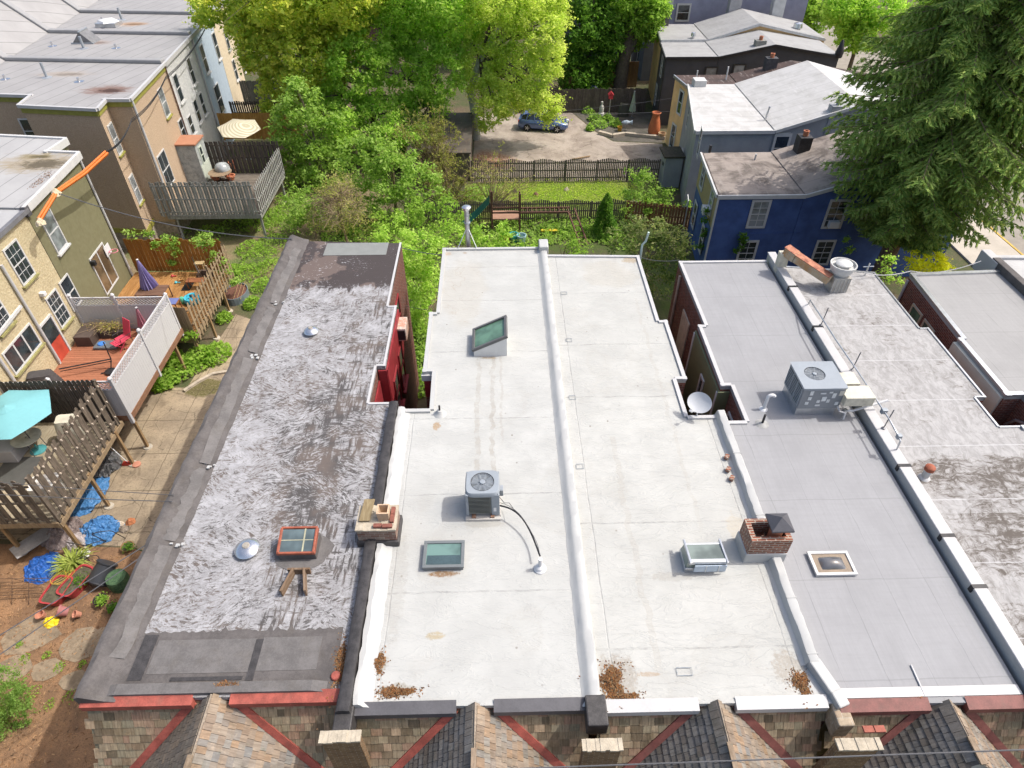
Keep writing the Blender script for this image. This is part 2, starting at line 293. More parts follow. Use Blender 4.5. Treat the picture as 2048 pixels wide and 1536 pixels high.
def roof_white(name, base, seams, streams=(), rings=(), spots=(), xs=(), wr=1.):
    t = NT(name); p = t.pos(); x, y, z = t.sep(p); n = t.noise(p, 1.1, 5, .6); f = t.noise(p, 22, 4, .7)
    c = t.mix(t.mr(n, .3, .7), sc3(base, .9), sc3(base, 1.05)); c = t.mix(t.mr(t.noise(t.map(p, (1, 2.2, 1)), 3.6, 6, .72, .5), .5, .72, 0, .28), c, sc3(base, .82)); c = t.mix(t.mr(t.noise(t.map(p, (.8, 5, 1)), 1.6, 4, .6), .5, .75, 0, .25), c, sc3(base, .86))
    spk = t.mt('MULTIPLY', t.mr(t.vor(p, 2.3), .03, .09, 1, 0), t.mr(t.noise(p, .9, 3), .47, .6)); c = t.mix(t.mt('MULTIPLY', spk, .85), c, (.14, .12, .09))
    spk2 = t.mr(t.vor(t.map(p, (1, 1.6, 1)), 6.), .03, .1, .5, 0); c = t.mix(t.mt('MULTIPLY', spk2, t.mr(t.noise(p, 1.3, 3), .45, .6)), c, (.2, .18, .15))
    fl = t.mr(t.noise(t.map(p, (5, 13, 1)), 1, 5, .75, 1.), .62, .7, 0, .5); c = t.mix(fl, c, sc3(base, .66)); sh = t.n('ShaderNodeTexWhiteNoise', noise_dimensions='1D'); t.put(sh.inputs['W'], t.mt('FLOOR', t.mt('DIVIDE', y, 2.9))); c = t.mix(t.mt('MULTIPLY', sh.outputs[0], .3), c, sc3(base, .87)); pond = t.mr(t.noise(p, .45, 3, .5, .3), .55, .6); ring = t.mt('SUBTRACT', pond, t.mr(t.noise(p, .45, 3, .5, .3), .565, .63)); c = t.mix(t.mt('MULTIPLY', pond, .1), c, sc3(base, .8)); c = t.mix(t.mt('MULTIPLY', t.mt('MULTIPLY', ring, t.mr(f, .4, .6)), .3), c, (.3, .27, .22))
    wy = t.mt('ADD', y, t.mt('MULTIPLY', t.noise(p, 1.6, 3), .1)); sm = None
    for k in seams:
        d = t.mr(t.mt('ABSOLUTE', t.mt('SUBTRACT', wy, k+.05)), .012, .03, 1, 0); sm = d if sm is None else t.mt('MAXIMUM', sm, d)
    for k in xs:
        d = t.mr(t.mt('ABSOLUTE', t.mt('SUBTRACT', x, t.mt('ADD', t.mt('MULTIPLY', t.noise(p, .9, 2), .06), k-.03))), .008, .022, 1, 0); sm = t.mt('MAXIMUM', sm, d)
    c = t.mix(t.mt('MULTIPLY', sm, t.mr(t.noise(p, 2.7, 4, .7), .36, .66, .0, .5)), c, sc3(base, .5))
    for (x0, ya, yb, wdt, colr) in streams:
        wig = t.mt('ADD', x, t.mt('MULTIPLY', t.mt('SUBTRACT', t.noise(t.map(p, (.2, 1, 1), (x0*7, 0, 0)), 1.5, 5, .62), .5), .5))
        d = t.mr(t.mt('ABSOLUTE', t.mt('SUBTRACT', wig, x0)), 0, wdt, 1, 0); e = t.mt('ABSOLUTE', t.mt('SUBTRACT', t.mr(d, 0, 1), .35))
        win = t.mt('MULTIPLY', t.mr(y, ya-.8, ya+.3), t.mr(y, yb-.15, yb, 1, 0))
        c = t.mix(t.mt('MULTIPLY', t.mt('MULTIPLY', win, t.mr(d, .0, .5, 0, .42)), t.mr(t.noise(p, 3, 4), .3, .6)), c, colr)
        c = t.mix(t.mt('MULTIPLY', t.mt('MULTIPLY', win, t.mr(e, .0, .12, .5, 0)), t.mr(f, .3, .6)), c, (.3, .26, .2))
    for (x0, y0, rx, ry, a) in rings:
        m_ = t.spot(p, x0, y0, rx, ry, n, .3, .5); ln = t.mr(t.mt('ABSOLUTE', t.mt('SUBTRACT', t.noise(p, .8, 4, .6, .8), .5)), 0, .012, 1, 0)
        c = t.mix(t.mt('MULTIPLY', m_, .3), c, (.38, .35, .29)); c = t.mix(t.mt('MULTIPLY', t.mt('MULTIPLY', m_, ln), a), c, (.32, .28, .22))
    for (x0, y0, rx, ry, colr, a) in spots:
        c = t.mix(t.mt('MULTIPLY', t.spot(p, x0, y0, rx, ry, t.noise(p, 7, 5, .7), .35, .9), t.mr(t.noise(p, 13, 4, .7), .3, .55, a*.4, a)), c, colr)
    h = t.mt('ADD', t.mt('MULTIPLY', t.noise(t.map(p, (1.6, 5, 1)), 1.3, 4, .6, .6), .8), t.mt('MULTIPLY', f, .2)); h = t.mt('ADD', h, t.mt('MULTIPLY', sm, -.35))
    wk = t.mt('ABSOLUTE', t.mt('SUBTRACT', t.noise(t.map(p, (.8, 2.4, 1)), 1.1, 5, .6, 1.2), .5)); h = t.mt('ADD', h, t.mt('MULTIPLY', t.mr(wk, 0, .05, 1, 0), .22)); return t.fin(c, .6, 0, t.bump(h, .5*wr, .035), .3)
def roof_grey(name, base, dark, amt, dx=.95, seamc=.35):
    t = NT(name); p = t.pos(); x, y, z = t.sep(p); a = t.noise(t.map(p, (9, .7, 1)), 1, 5, .65, .3); b = t.noise(t.map(p, (.6, 11, 1)), 1, 5, .65, .3); n = t.noise(p, .8, 5, .6)
    c = t.mix(t.mr(a, .3, .7), sc3(base, .965), sc3(base, 1.035)); c = t.mix(t.mr(b, .42, .72, 0, .22), c, sc3(base, .8)); c = t.mix(t.mr(n, .42, .7, 0, .6), c, sc3(base, .84)); c = t.mix(t.mr(t.noise(p, 9, 5, .75), .5, .72, 0, .3), c, sc3(base, .78))
    wx = t.mt('ADD', x, t.mt('MULTIPLY', t.noise(p, .7, 3), .12)); fr = t.mt('ABSOLUTE', t.mt('SUBTRACT', t.mt('FRACT', t.mt('DIVIDE', wx, dx)), .5))
    sm = t.mr(fr, .004, .016, 1, 0); c = t.mix(t.mt('MULTIPLY', sm, t.mr(t.noise(p, 1.3, 4), .36, .65, 0, seamc)), c, sc3(base, .48))
    fy = t.mt('ABSOLUTE', t.mt('SUBTRACT', t.mt('FRACT', t.mt('DIVIDE', t.mt('ADD', y, t.mt('MULTIPLY', t.noise(p, 1, 3), .1)), 2.35)), .5)); c = t.mix(t.mt('MULTIPLY', t.mr(fy, .002, .009, 1, 0), .35), c, sc3(base, .55))
    scr = t.mr(t.noise(t.map(p, (3, 9, 1), rot=(0, 0, .5)), 1.5, 6, .75, 1.5), .62, .7); c = t.mix(t.mt('MULTIPLY', scr, t.mr(t.noise(p, .6, 3), .4, .65, 0, amt)), c, dark)
    return t.fin(c, .7, 0, t.bump(t.mt('ADD', a, t.mt('MULTIPLY', sm, .6)), .3, .015), .3)
def roof_mottled(name, y1=12.4):
    t = NT(name); p = t.pos(); x, y, z = t.sep(p); wob = t.vm('ADD', p, t.vm('MULTIPLY', t.noise(p, 1.4, 3, col=True), (.6, .6, 0)))
    s1 = t.noise(t.map(wob, (1.7, 5.5, 1)), 1.5, 7, .78, .6); s2 = t.noise(t.map(wob, (6, 2.2, 1)), 1.2, 6, .75, .4); big = t.noise(p, .5, 4, .6)
    front = t.mr(t.mt('ADD', y, t.mt('MULTIPLY', t.noise(p, .9, 4), .8)), y1-.25, y1+.1, 1, 0)
    band = t.mt('MULTIPLY', front, t.mr(t.mt('FRACT', t.mt('DIVIDE', y, 2.5)), .3, .5, .35, 1.))
    d = t.mt('ADD', t.mt('MAXIMUM', s1, t.mt('SUBTRACT', s2, .06)), t.mt('ADD', t.mt('MULTIPLY', t.mt('SUBTRACT', big, .5), .5), t.mt('MULTIPLY', band, .14)))
    c = t.mix(t.mr(s2, .35, .65), (.36, .355, .35), (.255, .25, .245)); c = t.mix(t.mr(d, .52, .77, 0, .9), c, (.125, .105, .088)); c = t.mix(t.mt('MULTIPLY', t.mr(d, .62, .74), .6), c, (.06, .05, .042))
    ln = t.mr(t.mt('ABSOLUTE', t.mt('SUBTRACT', t.mt('FRACT', t.mt('DIVIDE', y, 1.9)), .5)), .004, .012, .5, 0); c = t.mix(ln, c, (.5, .5, .51))
    return t.fin(c, .75, 0, t.bump(s1, .35, .015), .3)
# ------------------------------------------------------------------ windows, generic part builder
def window(parent, c, ux, n, w, h, frame=WHITE, pane=GLASSD, sill=True, cols=1, rows=1, mw=.018, fw=.075, rail=True, out=.05, sillm=None, arch=False):
    c, ux, n = V(c), V(ux).normalized(), V(n).normalized(); b = MB()
    for s in (-1, 1): b.ob(c+ux*(s*(w/2-fw/2))+n*out*.5, ux, n, Z3, fw, out, h)
    b.ob(c+Z3*(h/2-fw/2)+n*out*.5, ux, n, Z3, w-2*fw, out, fw*(1.7 if arch else 1)); b.ob(c-Z3*(h/2-fw/2)+n*out*.5, ux, n, Z3, w-2*fw, out, fw)
    if rail: b.ob(c+n*out*.42, ux, n, Z3, w-2*fw, out*.84, .05)
    for i in range(1, cols): b.ob(c+ux*(-w/2+fw+(w-2*fw)*i/cols)+n*out*.33, ux, n, Z3, mw, out*.66, h-2*fw)
    for i in range(1, rows): b.ob(c+Z3*(-h/2+fw+(h-2*fw)*i/rows)+n*out*.3, ux, n, Z3, w-2*fw, out*.6, mw)
    f = b.build('window', frame, parent)
    MB().ob(c+n*.012, ux, n, Z3, w-2*fw+.01, .012, h-2*fw+.01).build('pane', pane, f)
    if sill: MB().ob(c-Z3*(h/2+.045)+n*.07, ux, n, Z3, w+.16, .14, .08).build('sill', sillm or frame, f)
    return f
def downspout(parent, p0, p1, r=.05, m=WMET, elbow=None):
    pts = [p0, p1] if elbow is None else [elbow, p0, p1]
    return MB().tube(pts, r, 8).build('downspout', m, parent, smooth=40)
# ------------------------------------------------------------------ foreground row
RZ = 8.0
def tiles(poly_fn, org, u, v, U0, U1, NV, wmin, wmax, ex, thick=.012, lift=.03, jit=.25):
    """courses of small overlapping tiles on the plane org+u*a+v*b (v points down the slope); poly_fn(a,b) says where tiles lie"""
    b = MB(); nrm = u.cross(v).normalized()
    if nrm.z < 0: nrm = -nrm
    for k in range(NV):
        a = U0-random.random()*wmax
        while a < U1:
            w = random.uniform(wmin, wmax); s0 = k*ex; am = a+w/2
            if poly_fn(am, s0+ex/2):
                L = ex*1.25; j = random.uniform(-.012, .012)
                c = org+u*am+v*(s0+ex-L/2+j)+nrm*(.01+thick/2)
                vt = (v*L+nrm*(lift*.55)).normalized(); nt = u.cross(vt).normalized()
                if nt.z < 0: nt = -nt
                b.ob(c, u, vt, nt, w-.008, L, thick)
            a += w
    return b
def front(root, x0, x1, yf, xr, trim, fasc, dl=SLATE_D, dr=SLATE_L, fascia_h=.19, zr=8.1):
    m, zb = 2.0, 7.78; vd = V((0, -1, -m)).normalized()
    MB().face([(x0, yf, zb), (x0, yf-1.9, zb-1.9*m), (x1, yf-1.9, zb-1.9*m), (x1, yf, zb)]).face([(x0, yf, zb), (x1, yf, zb), (x1, yf+.02, zb-3.8), (x0, yf+.02, zb-3.8)]).build('mansard', SHIN, root)
    def inside(a, s_):
        z = zb+vd.z*s_; return not abs(x0+a-xr) < (zr-z)-.12
    for ua, ub in ((.1, xr-x0), (xr-x0, x1-x0-.1)): tiles(inside, V((x0, yf, zb)), X3, vd, ua, ub, 15, .12, .26, .19).build('shingles', SHIN, root)
    d = MB(); zv = 5.3; ye = 4.18
    parts = []
    for s, mt_ in ((-1, dl), (1, dr)):  # sun side painted in: left slope takes the dark slate, right the pale
        off = zr-zv; yv = yf-(zb-zv)/m; h0 = zr-zb
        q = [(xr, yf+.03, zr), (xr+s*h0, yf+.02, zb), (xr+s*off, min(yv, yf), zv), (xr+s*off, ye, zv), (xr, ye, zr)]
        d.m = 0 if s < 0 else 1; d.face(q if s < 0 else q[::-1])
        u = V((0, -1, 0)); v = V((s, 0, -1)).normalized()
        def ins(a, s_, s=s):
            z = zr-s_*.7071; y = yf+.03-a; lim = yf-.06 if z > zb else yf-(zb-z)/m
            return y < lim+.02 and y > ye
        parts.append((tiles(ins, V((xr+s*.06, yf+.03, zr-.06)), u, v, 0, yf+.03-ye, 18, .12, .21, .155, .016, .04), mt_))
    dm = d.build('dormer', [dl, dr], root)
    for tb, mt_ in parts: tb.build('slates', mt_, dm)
    for s in (-1, 1):
        a = V((xr+s*(zr-zb+.1), yf+.06, zb+.02)); bb = V((xr+s*(zr-zv+.12), yf-(zb-zv)/m+.03, zv))
        MB().beam(a, bb, .17, .2, V((0, -1, .6))).build('valley_trim', trim, dm)
    MB().ob((xr, ye+.22, zr+.035), X3, Y3, Z3, .1, .5, .05).build('ridge_cap', SLATE_L, dm)
    MB().face([(xr-2.6, ye+.1, 5.5), (xr+2.6, ye+.1, 5.5), (xr, ye+.1, zr-.06)]).build('gable_wall', WHITE, dm)
    fa = MB(); g = (zr-RZ)+.28
    for a, c in ((x0, xr-g), (xr+g, x1)):
        fa.box(a, c, yf-.14, yf+.06, RZ-fascia_h, RZ-.02); fa.face([(a, yf-.14, RZ-.02), (c, yf-.14, RZ-.02), (c, yf+.1, RZ+.045), (a, yf+.1, RZ+.045)])
    fa.build('fascia', fasc, root)
def pier(root, xc, yf, w, cap_l, strip=TAR, base=BRKT):
    p = MB().box(xc-w/2, xc+w/2, yf-.92, yf-.76, 5.6, 8.12).build('party_pier', base, root)
    c = MB()
    for i in range(9):
        a = xc-w/2-.03+(w+.06)*i/9; c.box(a, a+(w+.06)/9, yf-.95-random.uniform(0, .02), yf-.74, 8.12, 8.16+random.uniform(0, .03))
    c.build('mortar_cap', MORTAR, p, smooth=30)
    return p
def roof_edge(root, name, poly, m, w=.09, h=.03, z=RZ, skip=()):
    b = MB(); n = len(poly)
    for i in range(n):
        if i in skip: continue
        a, c = V((*poly[i], z+h/2)), V((*poly[(i+1) % n], z+h/2)); dv = (c-a).normalized(); inn = V((-dv.y, dv.x, 0)); b.ob((a+c)/2+inn*w*.45+Z3*.002*(i % 3), dv, inn, Z3, (c-a).length+w*.4, w, h)
    return b.build(name, m, root)
def extr(prof, ys, jit=0., name=None):      # profile [(x,z)] extruded along y with a little wobble
    b = MB(); vs_ = []; k = len(prof)
    for i, y in enumerate(ys):
        j = [random.uniform(-jit, jit) for _ in prof]
        vs_ += [(px+(j[q] if 0 < q < k-1 or True else 0), y, pz+(abs(j[q])*.4 if 0 < q < k-1 else 0)) for q, (px, pz) in enumerate(prof)]
    fs = [(i*k+q, i*k+q+1, (i+1)*k+q+1, (i+1)*k+q) for i in range(len(ys)-1) for q in range(k-1)]
    e = (len(ys)-1)*k; fs += [tuple(range(k))[::-1], tuple(e+q for q in range(k))]
    return b.raw(vs_, fs)
def house(name, label, poly, roofm, wallm, group='attached flat-roofed row houses in the foreground'):
    r = thing(name, label, 'house', (sum(p[0] for p in poly)/len(poly), 14, 0), group)
    MB().prism(poly, 0, RZ-.12, top=False).build('wall', wallm, r)
    MB().prism(poly, RZ-.12, RZ).build('roof', roofm, r)
    return r
def litter(name, label, cx, cy, rx, ry, n, z=RZ, h=.05, col=None, shape=None):
    o = []; b = MB()
    for i in range(n):
        a = random.random()*2*math.pi; q = math.sqrt(random.random()) if random.random() < .82 else 1+random.expovariate(3.2); k = 1+.25*math.sin(3*a+cx*5)+.18*math.sin(5*a+cy*3)
        x, y = cx+rx*q*k*math.cos(a), cy+ry*q*k*math.sin(a)
        zz = z+.008+h*max(0, 1-q)*random.random(); s_ = random.uniform(.014, .034); t1 = random.random()*6.28; nx = V((random.gauss(0, .5), random.gauss(0, .5), 1)).normalized()
        u = V((math.cos(t1), math.sin(t1), 0)); u = (u-nx*u.dot(nx)).normalized(); w = nx.cross(u); c = V((x, y, zz))
        b.face([c-u*s_, c-w*s_*.5, c+u*s_*1.1, c+w*s_*.5])
    return tag(b.build(name, LITTER), label, 'leaf litter', 'drifts of fallen leaf litter on the roofs', 'stuff')
LITTER = tilemat('dry_leaf_litter', [(.07, .03, .015), (.22, .09, .03), (.3, .15, .055), (.12, .05, .025), (.25, .17, .09), (.06, .035, .02)], .2)
def pz2(px, py, z=RZ): q = PZ(px, py, z); return (q.x, q.y)
# --- house 1
H1 = [(-8.63, 5.8), (-3.32, 5.76), (-3.32, 14.48), (-4.04, 14.48), (-4.04, 16.22), (-3.76, 16.22), (-3.76, 19.6), (-4.06, 19.6), (-4.06, 24.15), (-8.63, 24.45)]
h1 = house('row_house', 'end row house with silver roof of dark brush strokes and red front trim', H1, roof_strokes(), BRK)
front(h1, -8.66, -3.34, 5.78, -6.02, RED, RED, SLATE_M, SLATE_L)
extr([(-8.7, 7.72), (-8.72, 8.2), (-8.6, 8.26), (-8.46, 8.2), (-8.2, 8.06), (-7.93, 8.012)], np.linspace(5.72, 24.5, 70), .022).build('parapet', ROLL, h1, smooth=50)
b = MB()
for y0, y1 in ((6.6, 9.4), (9.55, 11.9), (12.05, 16.6), (16.9, 19.5), (19.7, 23.6)):
    ys = np.linspace(y0, y1, 14); l = [random.uniform(-.06, .06) for _ in ys]
    b = MB()
    for i in range(13): b.face([(-8.36+l[i], ys[i], 8.165), (-8.36+l[i+1], ys[i+1], 8.165), (-8.08+l[i+1]*.6, ys[i+1], 8.062), (-8.08+l[i]*.6, ys[i], 8.062)][::-1])
    b.build('flashing_patch', ROLL2, h1)
b = MB(); ys = []; n = 60
for i in range(n+1): ys.append(7.22+random.uniform(-.035, .035)+(.1 if random.random() < .06 else 0))
for i in range(n):
    x0, x1 = -8.2+4.62*i/n, -8.2+4.62*(i+1)/n; b.face([(x0, 5.9, 8.006), (x1, 5.9, 8.006), (x1, ys[i+1], 8.006), (x0, ys[i], 8.006)])
b.build('front_apron', ROLL, h1)
b = MB(); b.box(-7.55, -5.42, 6.28, 7.02, 8.008, 8.014); b.box(-5.28, -4.0, 6.3, 7.04, 8.008, 8.014); b.build('apron_sheet', ROLL2, h1)
b = MB(); b.box(-7.9, -7.6, 6.15, 7.15, 8.009, 8.015); b.box(-7.0, -5.5, 6.12, 6.2, 8.0155, 8.019); b.box(-5.43, -5.27, 6.1, 7.0, 8.0155, 8.019); b.build('tar_seam', TAR, h1)
extr([(-8.3, 8.006), (-8.25, 8.03), (-8.0, 8.1), (-4.0, 8.1), (-3.75, 8.03), (-3.7, 8.006)], [5.83, 6.05], .0).build('front_lip', ROLL2, h1)
q0, q1 = PZ(655, 487, RZ), PZ(772, 510, RZ); MB().box(q0.x, q1.x, q1.y, q0.y, 8.004, 8.014).build('grey_patch', M('blue_grey_patch', (.19, .2, .19), .7, .08), h1)
extr([(-3.36, 7.9), (-3.38, 8.2), (-3.3, 8.26), (-3.12, 8.24), (-3.1, 7.9)], np.linspace(5.35, 14.3, 34), .012).build('tar_curb', TAR, h1, smooth=50)
roof_edge(h1, 'drip_edge', H1, WMET, .08, .03, skip=(0, 1, 8, 9))
b = MB()
for y in (19.8, 16.75, 12.0, 9.5):
    for k in range(5):
        w = random.uniform(.04, .1); b.ob((-8.05+random.uniform(-.28, .18), y+random.uniform(-.14, .12), 8.1-random.uniform(0, .05)), X3, Y3, Z3, w, w*random.uniform(.4, 1.6), .03)
b.build('white_sealant', MEMW, h1)
# bay and windows of house 1 facing the air shaft
b = MB(); b.box(-3.75, -3.70, 16.2, 19.62, 5.9, 7.86); b.box(-4.0, -3.72, 16.15, 16.2, 5.9, 7.86); b.build('bay_cladding', REDP, h1)
b = MB(); b.box(-4.02, -3.98, 14.9, 16.1, 5.5, 7.5); b.build('red_panel', REDP, h1)
for y, z in ((17.2, 6.4), (18.6, 6.4)): window(h1, (-3.7, y, z-.4), Y3, X3, .9, 1.7, REDP, GLASSD, cols=1)
window(h1, (-4.05, 21.2, 6.3), Y3, X3, .9, 1.8, REDP, GLASSD)
window(h1, (-4.05, 15.4, 4.6), Y3, X3, .9, 1.6, REDP, GLASSD)
ac = MB().box(-3.98, -3.4, 18.75, 19.5, 7.05, 7.6).build('window_air_conditioner', M('rusty_white_casing', (.6, .58, .52), .6, .1, 2, col2=(.4, .13, .05)), h1, bevel=.02)
MB().box(-3.95, -3.44, 18.73, 18.76, 7.12, 7.52).build('grille', BLACK, ac)
def dome_vent(px, py, r):
    q = PZ(px, py, 8.12); v_ = MB().lathe((q.x, q.y, 8.0), [(r*.5, 0), (r*.5, .08), (r, .09), (r*1.02, .105), (r*.9, .15), (r*.62, .2), (r*.3, .225), (.01, .23)], 32).build('dome_vent', ALU, h1, smooth=35)
    MB().lathe((q.x, q.y, 8.215), [(r*.3, 0), (r*.3, .025), (r*.26, .04), (.01, .042)], 20).build('cap', M('rusty_cap', (.4, .36, .3), .5, .3, 20, metal=.4), v_, smooth=35)
dome_vent(622, 661, .255); dome_vent(494, 1096, .3)
q = PZ(597, 1118, 8.0); sx, sy = q.x, q.y+.3; KS_ = .8
cb = MB().box(sx-.45, sx+.45, sy-.32, sy+.3, 7.99, 8.24).build('skylight', ROLL, h1, bevel=.02)
b = MB(); T = 8.26
b.ob((sx, sy-.32, 8.27), X3, Y3, Z3, .92, .055, .08); b.ob((sx, sy+.29, 8.43), X3, Y3, Z3, .88, .055, .09)
for s in (-1, 1): b.ob((sx+s*.425, sy-.015, 8.35), X3, V((0, .61, .16)).normalized(), V((0, -.16, .61)).normalized(), .06, .63, .13)
b.build('frame', M('rust_red_frame', (.28, .08, .045), .55, .25, 6), cb, bevel=.012)
MB().ob((sx, sy-.03, 8.36), X3, V((0, .61, .16)).normalized(), V((0, -.16, .61)).normalized(), .8, .58, .02).build('pane', glass('skylight_glass', (.1, .135, .14), .05), cb)
b = MB(); b.ob((sx+.15, sy-.015, 8.372), X3, V((0, .61, .16)).normalized(), Z3, .035, .58, .015); b.ob((sx, sy-.015, 8.37), X3, Y3, Z3, .8, .02, .015); b.build('glazing_bar', M('pale_yellow_bar', (.36, .35, .24), .6), cb)
b = MB(); pts = []
for i in range(22):
    a = i/22*2*math.pi; k = 1+.07*math.sin(3*a)+.05*math.sin(7*a); pts.append((sx+.05+.72*k*math.cos(a), sy-.1+.55*k*math.sin(a)))
b.prism(pts, 8.003, 8.012).build('skylight_flashing', ROLL2, h1)
b = MB(); q = PZ(596, 1165, 8.0)
for s in (-1, 1): b.ob((q.x+s*.2, q.y-.05, 8.12), V((.25*s*-1, 1, 0)).normalized(), V((1, .25*s, 0)).normalized(), Z3, .62, .045, .24)
b.box(q.x-.26, q.x+.26, q.y+.22, q.y+.27, 8.0, 8.2); tag(b.build('wooden_bracket', wood('weathered_board', (.16, .1, .06), (.27, .2, .14), 'Y')), 'splayed pair of weathered boards below the red framed skylight', 'bracket')
# shared chimney with board and clay pot
def chimney(root, x0, x1, y0, y1, z1, m, base=None, zb=8.2):
    c = MB().box(x0, x1, y0, y1, 7.95, z1).build('chimney', m, root, bevel=.012)
    if base: MB().box(x0-.05, x1+.05, y0-.06, y1+.05, 7.95, zb).build('base_flashing', base, c, bevel=.03)
    return c
cx0, cx1 = PZ(712, 1058, 8.62).x, PZ(790, 1058, 8.62).x; cy0, cy1 = PZ(745, 1060, 8.62).y, PZ(745, 1012, 8.62).y
ch = chimney(h1, cx0, cx1, cy0, cy1, 8.6, brick('patched_brick', (.2, .09, .065), (.3, .25, .2), (.33, .3, .26), stain=.8), TAR)
b = MB()
for i in range(5):
    for j in range(4): b.box(cx0-.02+(cx1-cx0+.04)*i/5, cx0-.02+(cx1-cx0+.04)*(i+1)/5, cy0-.02+(cy1-cy0+.04)*j/4, cy0-.02+(cy1-cy0+.04)*(j+1)/4, 8.58, 8.61+random.uniform(0, .035))
b.build('crown', MORTAR, ch, smooth=30)
b = MB()
for i, (fx, fy, w, d) in enumerate(((.9, .72, .1, .22), (.9, .4, .1, .22), (.8, .1, .24, .1), (.55, .12, .2, .1))): b.ob((cx0+(cx1-cx0)*fx, cy0+(cy1-cy0)*fy, 8.67), X3, Y3, Z3, w, d, .07)
b.build('loose_brick', M('loose_brick_red', (.2, .075, .055), .9, .2, 9), ch, bevel=.006)
def pot(root, x, y, z, w, h, m, tap=1.12):
    b = MB(); a = w/2
    o = [(x+sx_*a*k, y+sy_*a*k, zz) for zz, k in ((z, 1), (z+h, tap), (z+h, tap*.78), (z+.05, .72)) for sx_, sy_ in ((-1, -1), (1, -1), (1, 1), (-1, 1))]
    fs = [(r*4+i, r*4+(i+1) % 4, (r+1)*4+(i+1) % 4, (r+1)*4+i) for r in range(3) for i in range(4)]+[(12, 13, 14, 15)]
    return b.raw(o, fs).build('flue_pot', m, root)
pot(ch, cx0+(cx1-cx0)*.68, cy0+(cy1-cy0)*.55, 8.62, .26, .3, BUFF)
tag(MB().ob((cx0+.2, (cy0+cy1)/2+.18, 8.69), X3, V((.1, .95, .1)).normalized(), Z3, .26, .62, .035).build('plywood_board', wood('weathered_plywood', (.2, .15, .08), (.3, .24, .14), 'Y'), bevel=.004), 'weathered plywood board lying on the patched brick chimney', 'board')
pier(h1, PZ(680, 1475, 8.15).x, 5.76, .74, None)
MB().box(-3.42, -3.05, 4.95, 5.75, 7.6, 8.12).build('party_strip', TAR, h1, bevel=.03)
litter('leaf_litter', 'strip of orange leaf litter by the tar curb of the silver roof', PZ(682, 1330, RZ).x, PZ(682, 1330, RZ).y, .13, .42, 900)
litter('leaf_litter', 'thin scatter of straw litter at the front lip of the silver roof', PZ(455, 1372, RZ).x, PZ(455, 1372, RZ).y, .26, .05, 160, 8.09, .02)
q = PZ(672, 1353, RZ); tag(MB().lathe((q.x, q.y, 8.0), [(.1, 0), (.1, .05), (.085, .07), (.01, .075)], 18).build('red_drain_cap', RED, smooth=35), 'small round red cap in the corner of the silver roof', 'drain cap')
# --- house 2
H2 = [(-3.08, 5.52), (1.84, 5.47), (1.84, 23.6), (-2.3, 23.6), (-2.28, 19.1), (-2.52, 19.1), (-2.5, 15.86), (-2.2, 15.86), (-2.16, 14.13), (-3.08, 14.13)]
wst = PZ(958, 730, RZ).x; wst2 = PZ(985, 760, RZ).x
sk = PZ(886, 1148, RZ)
R2 = roof_white('white_roof_membrane', (.405, .409, .392), (8.05, 10.9, 13.75, 16.9, 19.9, 22.2), [(wst, 11.0, 16.9, .1, (.27, .25, .205)), (wst2, 10.8, 16.9, .09, (.25, .225, .18)), (wst2+.28, 13.0, 16.9, .05, (.3, .28, .24))],
    [(-1.35, 20.6, .95, 2.6, .4)], [(sk.x, sk.y, .42, .1, (.2, .12, .06), .95), (PZ(873, 852, RZ).x, PZ(873, 852, RZ).y, .13, .2, (.3, .2, .1), .8), (PZ(870, 1272, RZ).x, PZ(870, 1272, RZ).y, .26, .1, (.33, .27, .16), .75),
     (PZ(895, 505, RZ).x, 23.25, .2, .16, (.35, .25, .16), .6), (PZ(930, 503, RZ).x, 23.3, .1, .06, (.25, .17, .1), .8), (PZ(978, 712, RZ).x, PZ(978, 716, RZ).y, .3, .06, (.25, .18, .1), .7), (PZ(757, 1326, RZ).x, PZ(757, 1330, RZ).y, .24, .28, (.22, .19, .14), .5), (PZ(793, 1384, RZ).x, PZ(793, 1380, RZ).y, .5, .17, (.22, .19, .14), .5), (PZ(966, 1050, RZ).x, PZ(966, 1048, RZ).y, .6, .14, (.26, .24, .2), .4), (-2.5, 8.2, .25, 1.6, (.3, .29, .26), .4)], xs=(-2.62,))
h2 = house('row_house', 'row house with white roof carrying the lone condenser and tilted green skylight', H2, R2, BRK)
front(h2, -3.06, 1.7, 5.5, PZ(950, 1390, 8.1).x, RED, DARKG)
extr([(-3.08, 7.9), (-3.09, 8.15), (-2.98, 8.16), (-2.93, 8.13), (-2.88, 8.04), (-2.72, 8.008)], np.linspace(5.5, 14.15, 50), .02).build('parapet', MEMW, h2, smooth=35)
extr([(1.56, 8.005), (1.63, 8.035), (1.69, 8.1), (1.76, 8.135), (1.9, 8.135), (1.93, 8.11), (1.945, 8.005)], np.linspace(5.42, 23.7, 120), .012).build('party_ridge', MEMW, h2, smooth=40)
MB().box(1.6, 2.02, 5.0, 5.6, 7.7, 8.16).build('party_strip', TAR, h2, bevel=.03)
MB().box(1.62, 2.0, 23.2, 23.85, 7.7, 8.3).build('party_end_cap', MEMW, h2, bevel=.04)
pier(h2, PZ(1203, 1475, 8.15).x, 5.5, .72, None)
roof_edge(h2, 'edge_metal', H2, MEMW, .13, .07, skip=(0, 1, 9))
b = MB(); b.box(-2.5, -2.18, 15.80, 15.85, 7.0, 7.7); b.build('bay_cladding', REDP, h2)
MB().box(-2.56, -2.2, 15.78, 15.9, 7.72, 7.95).build('bay_fascia', WMET, h2)
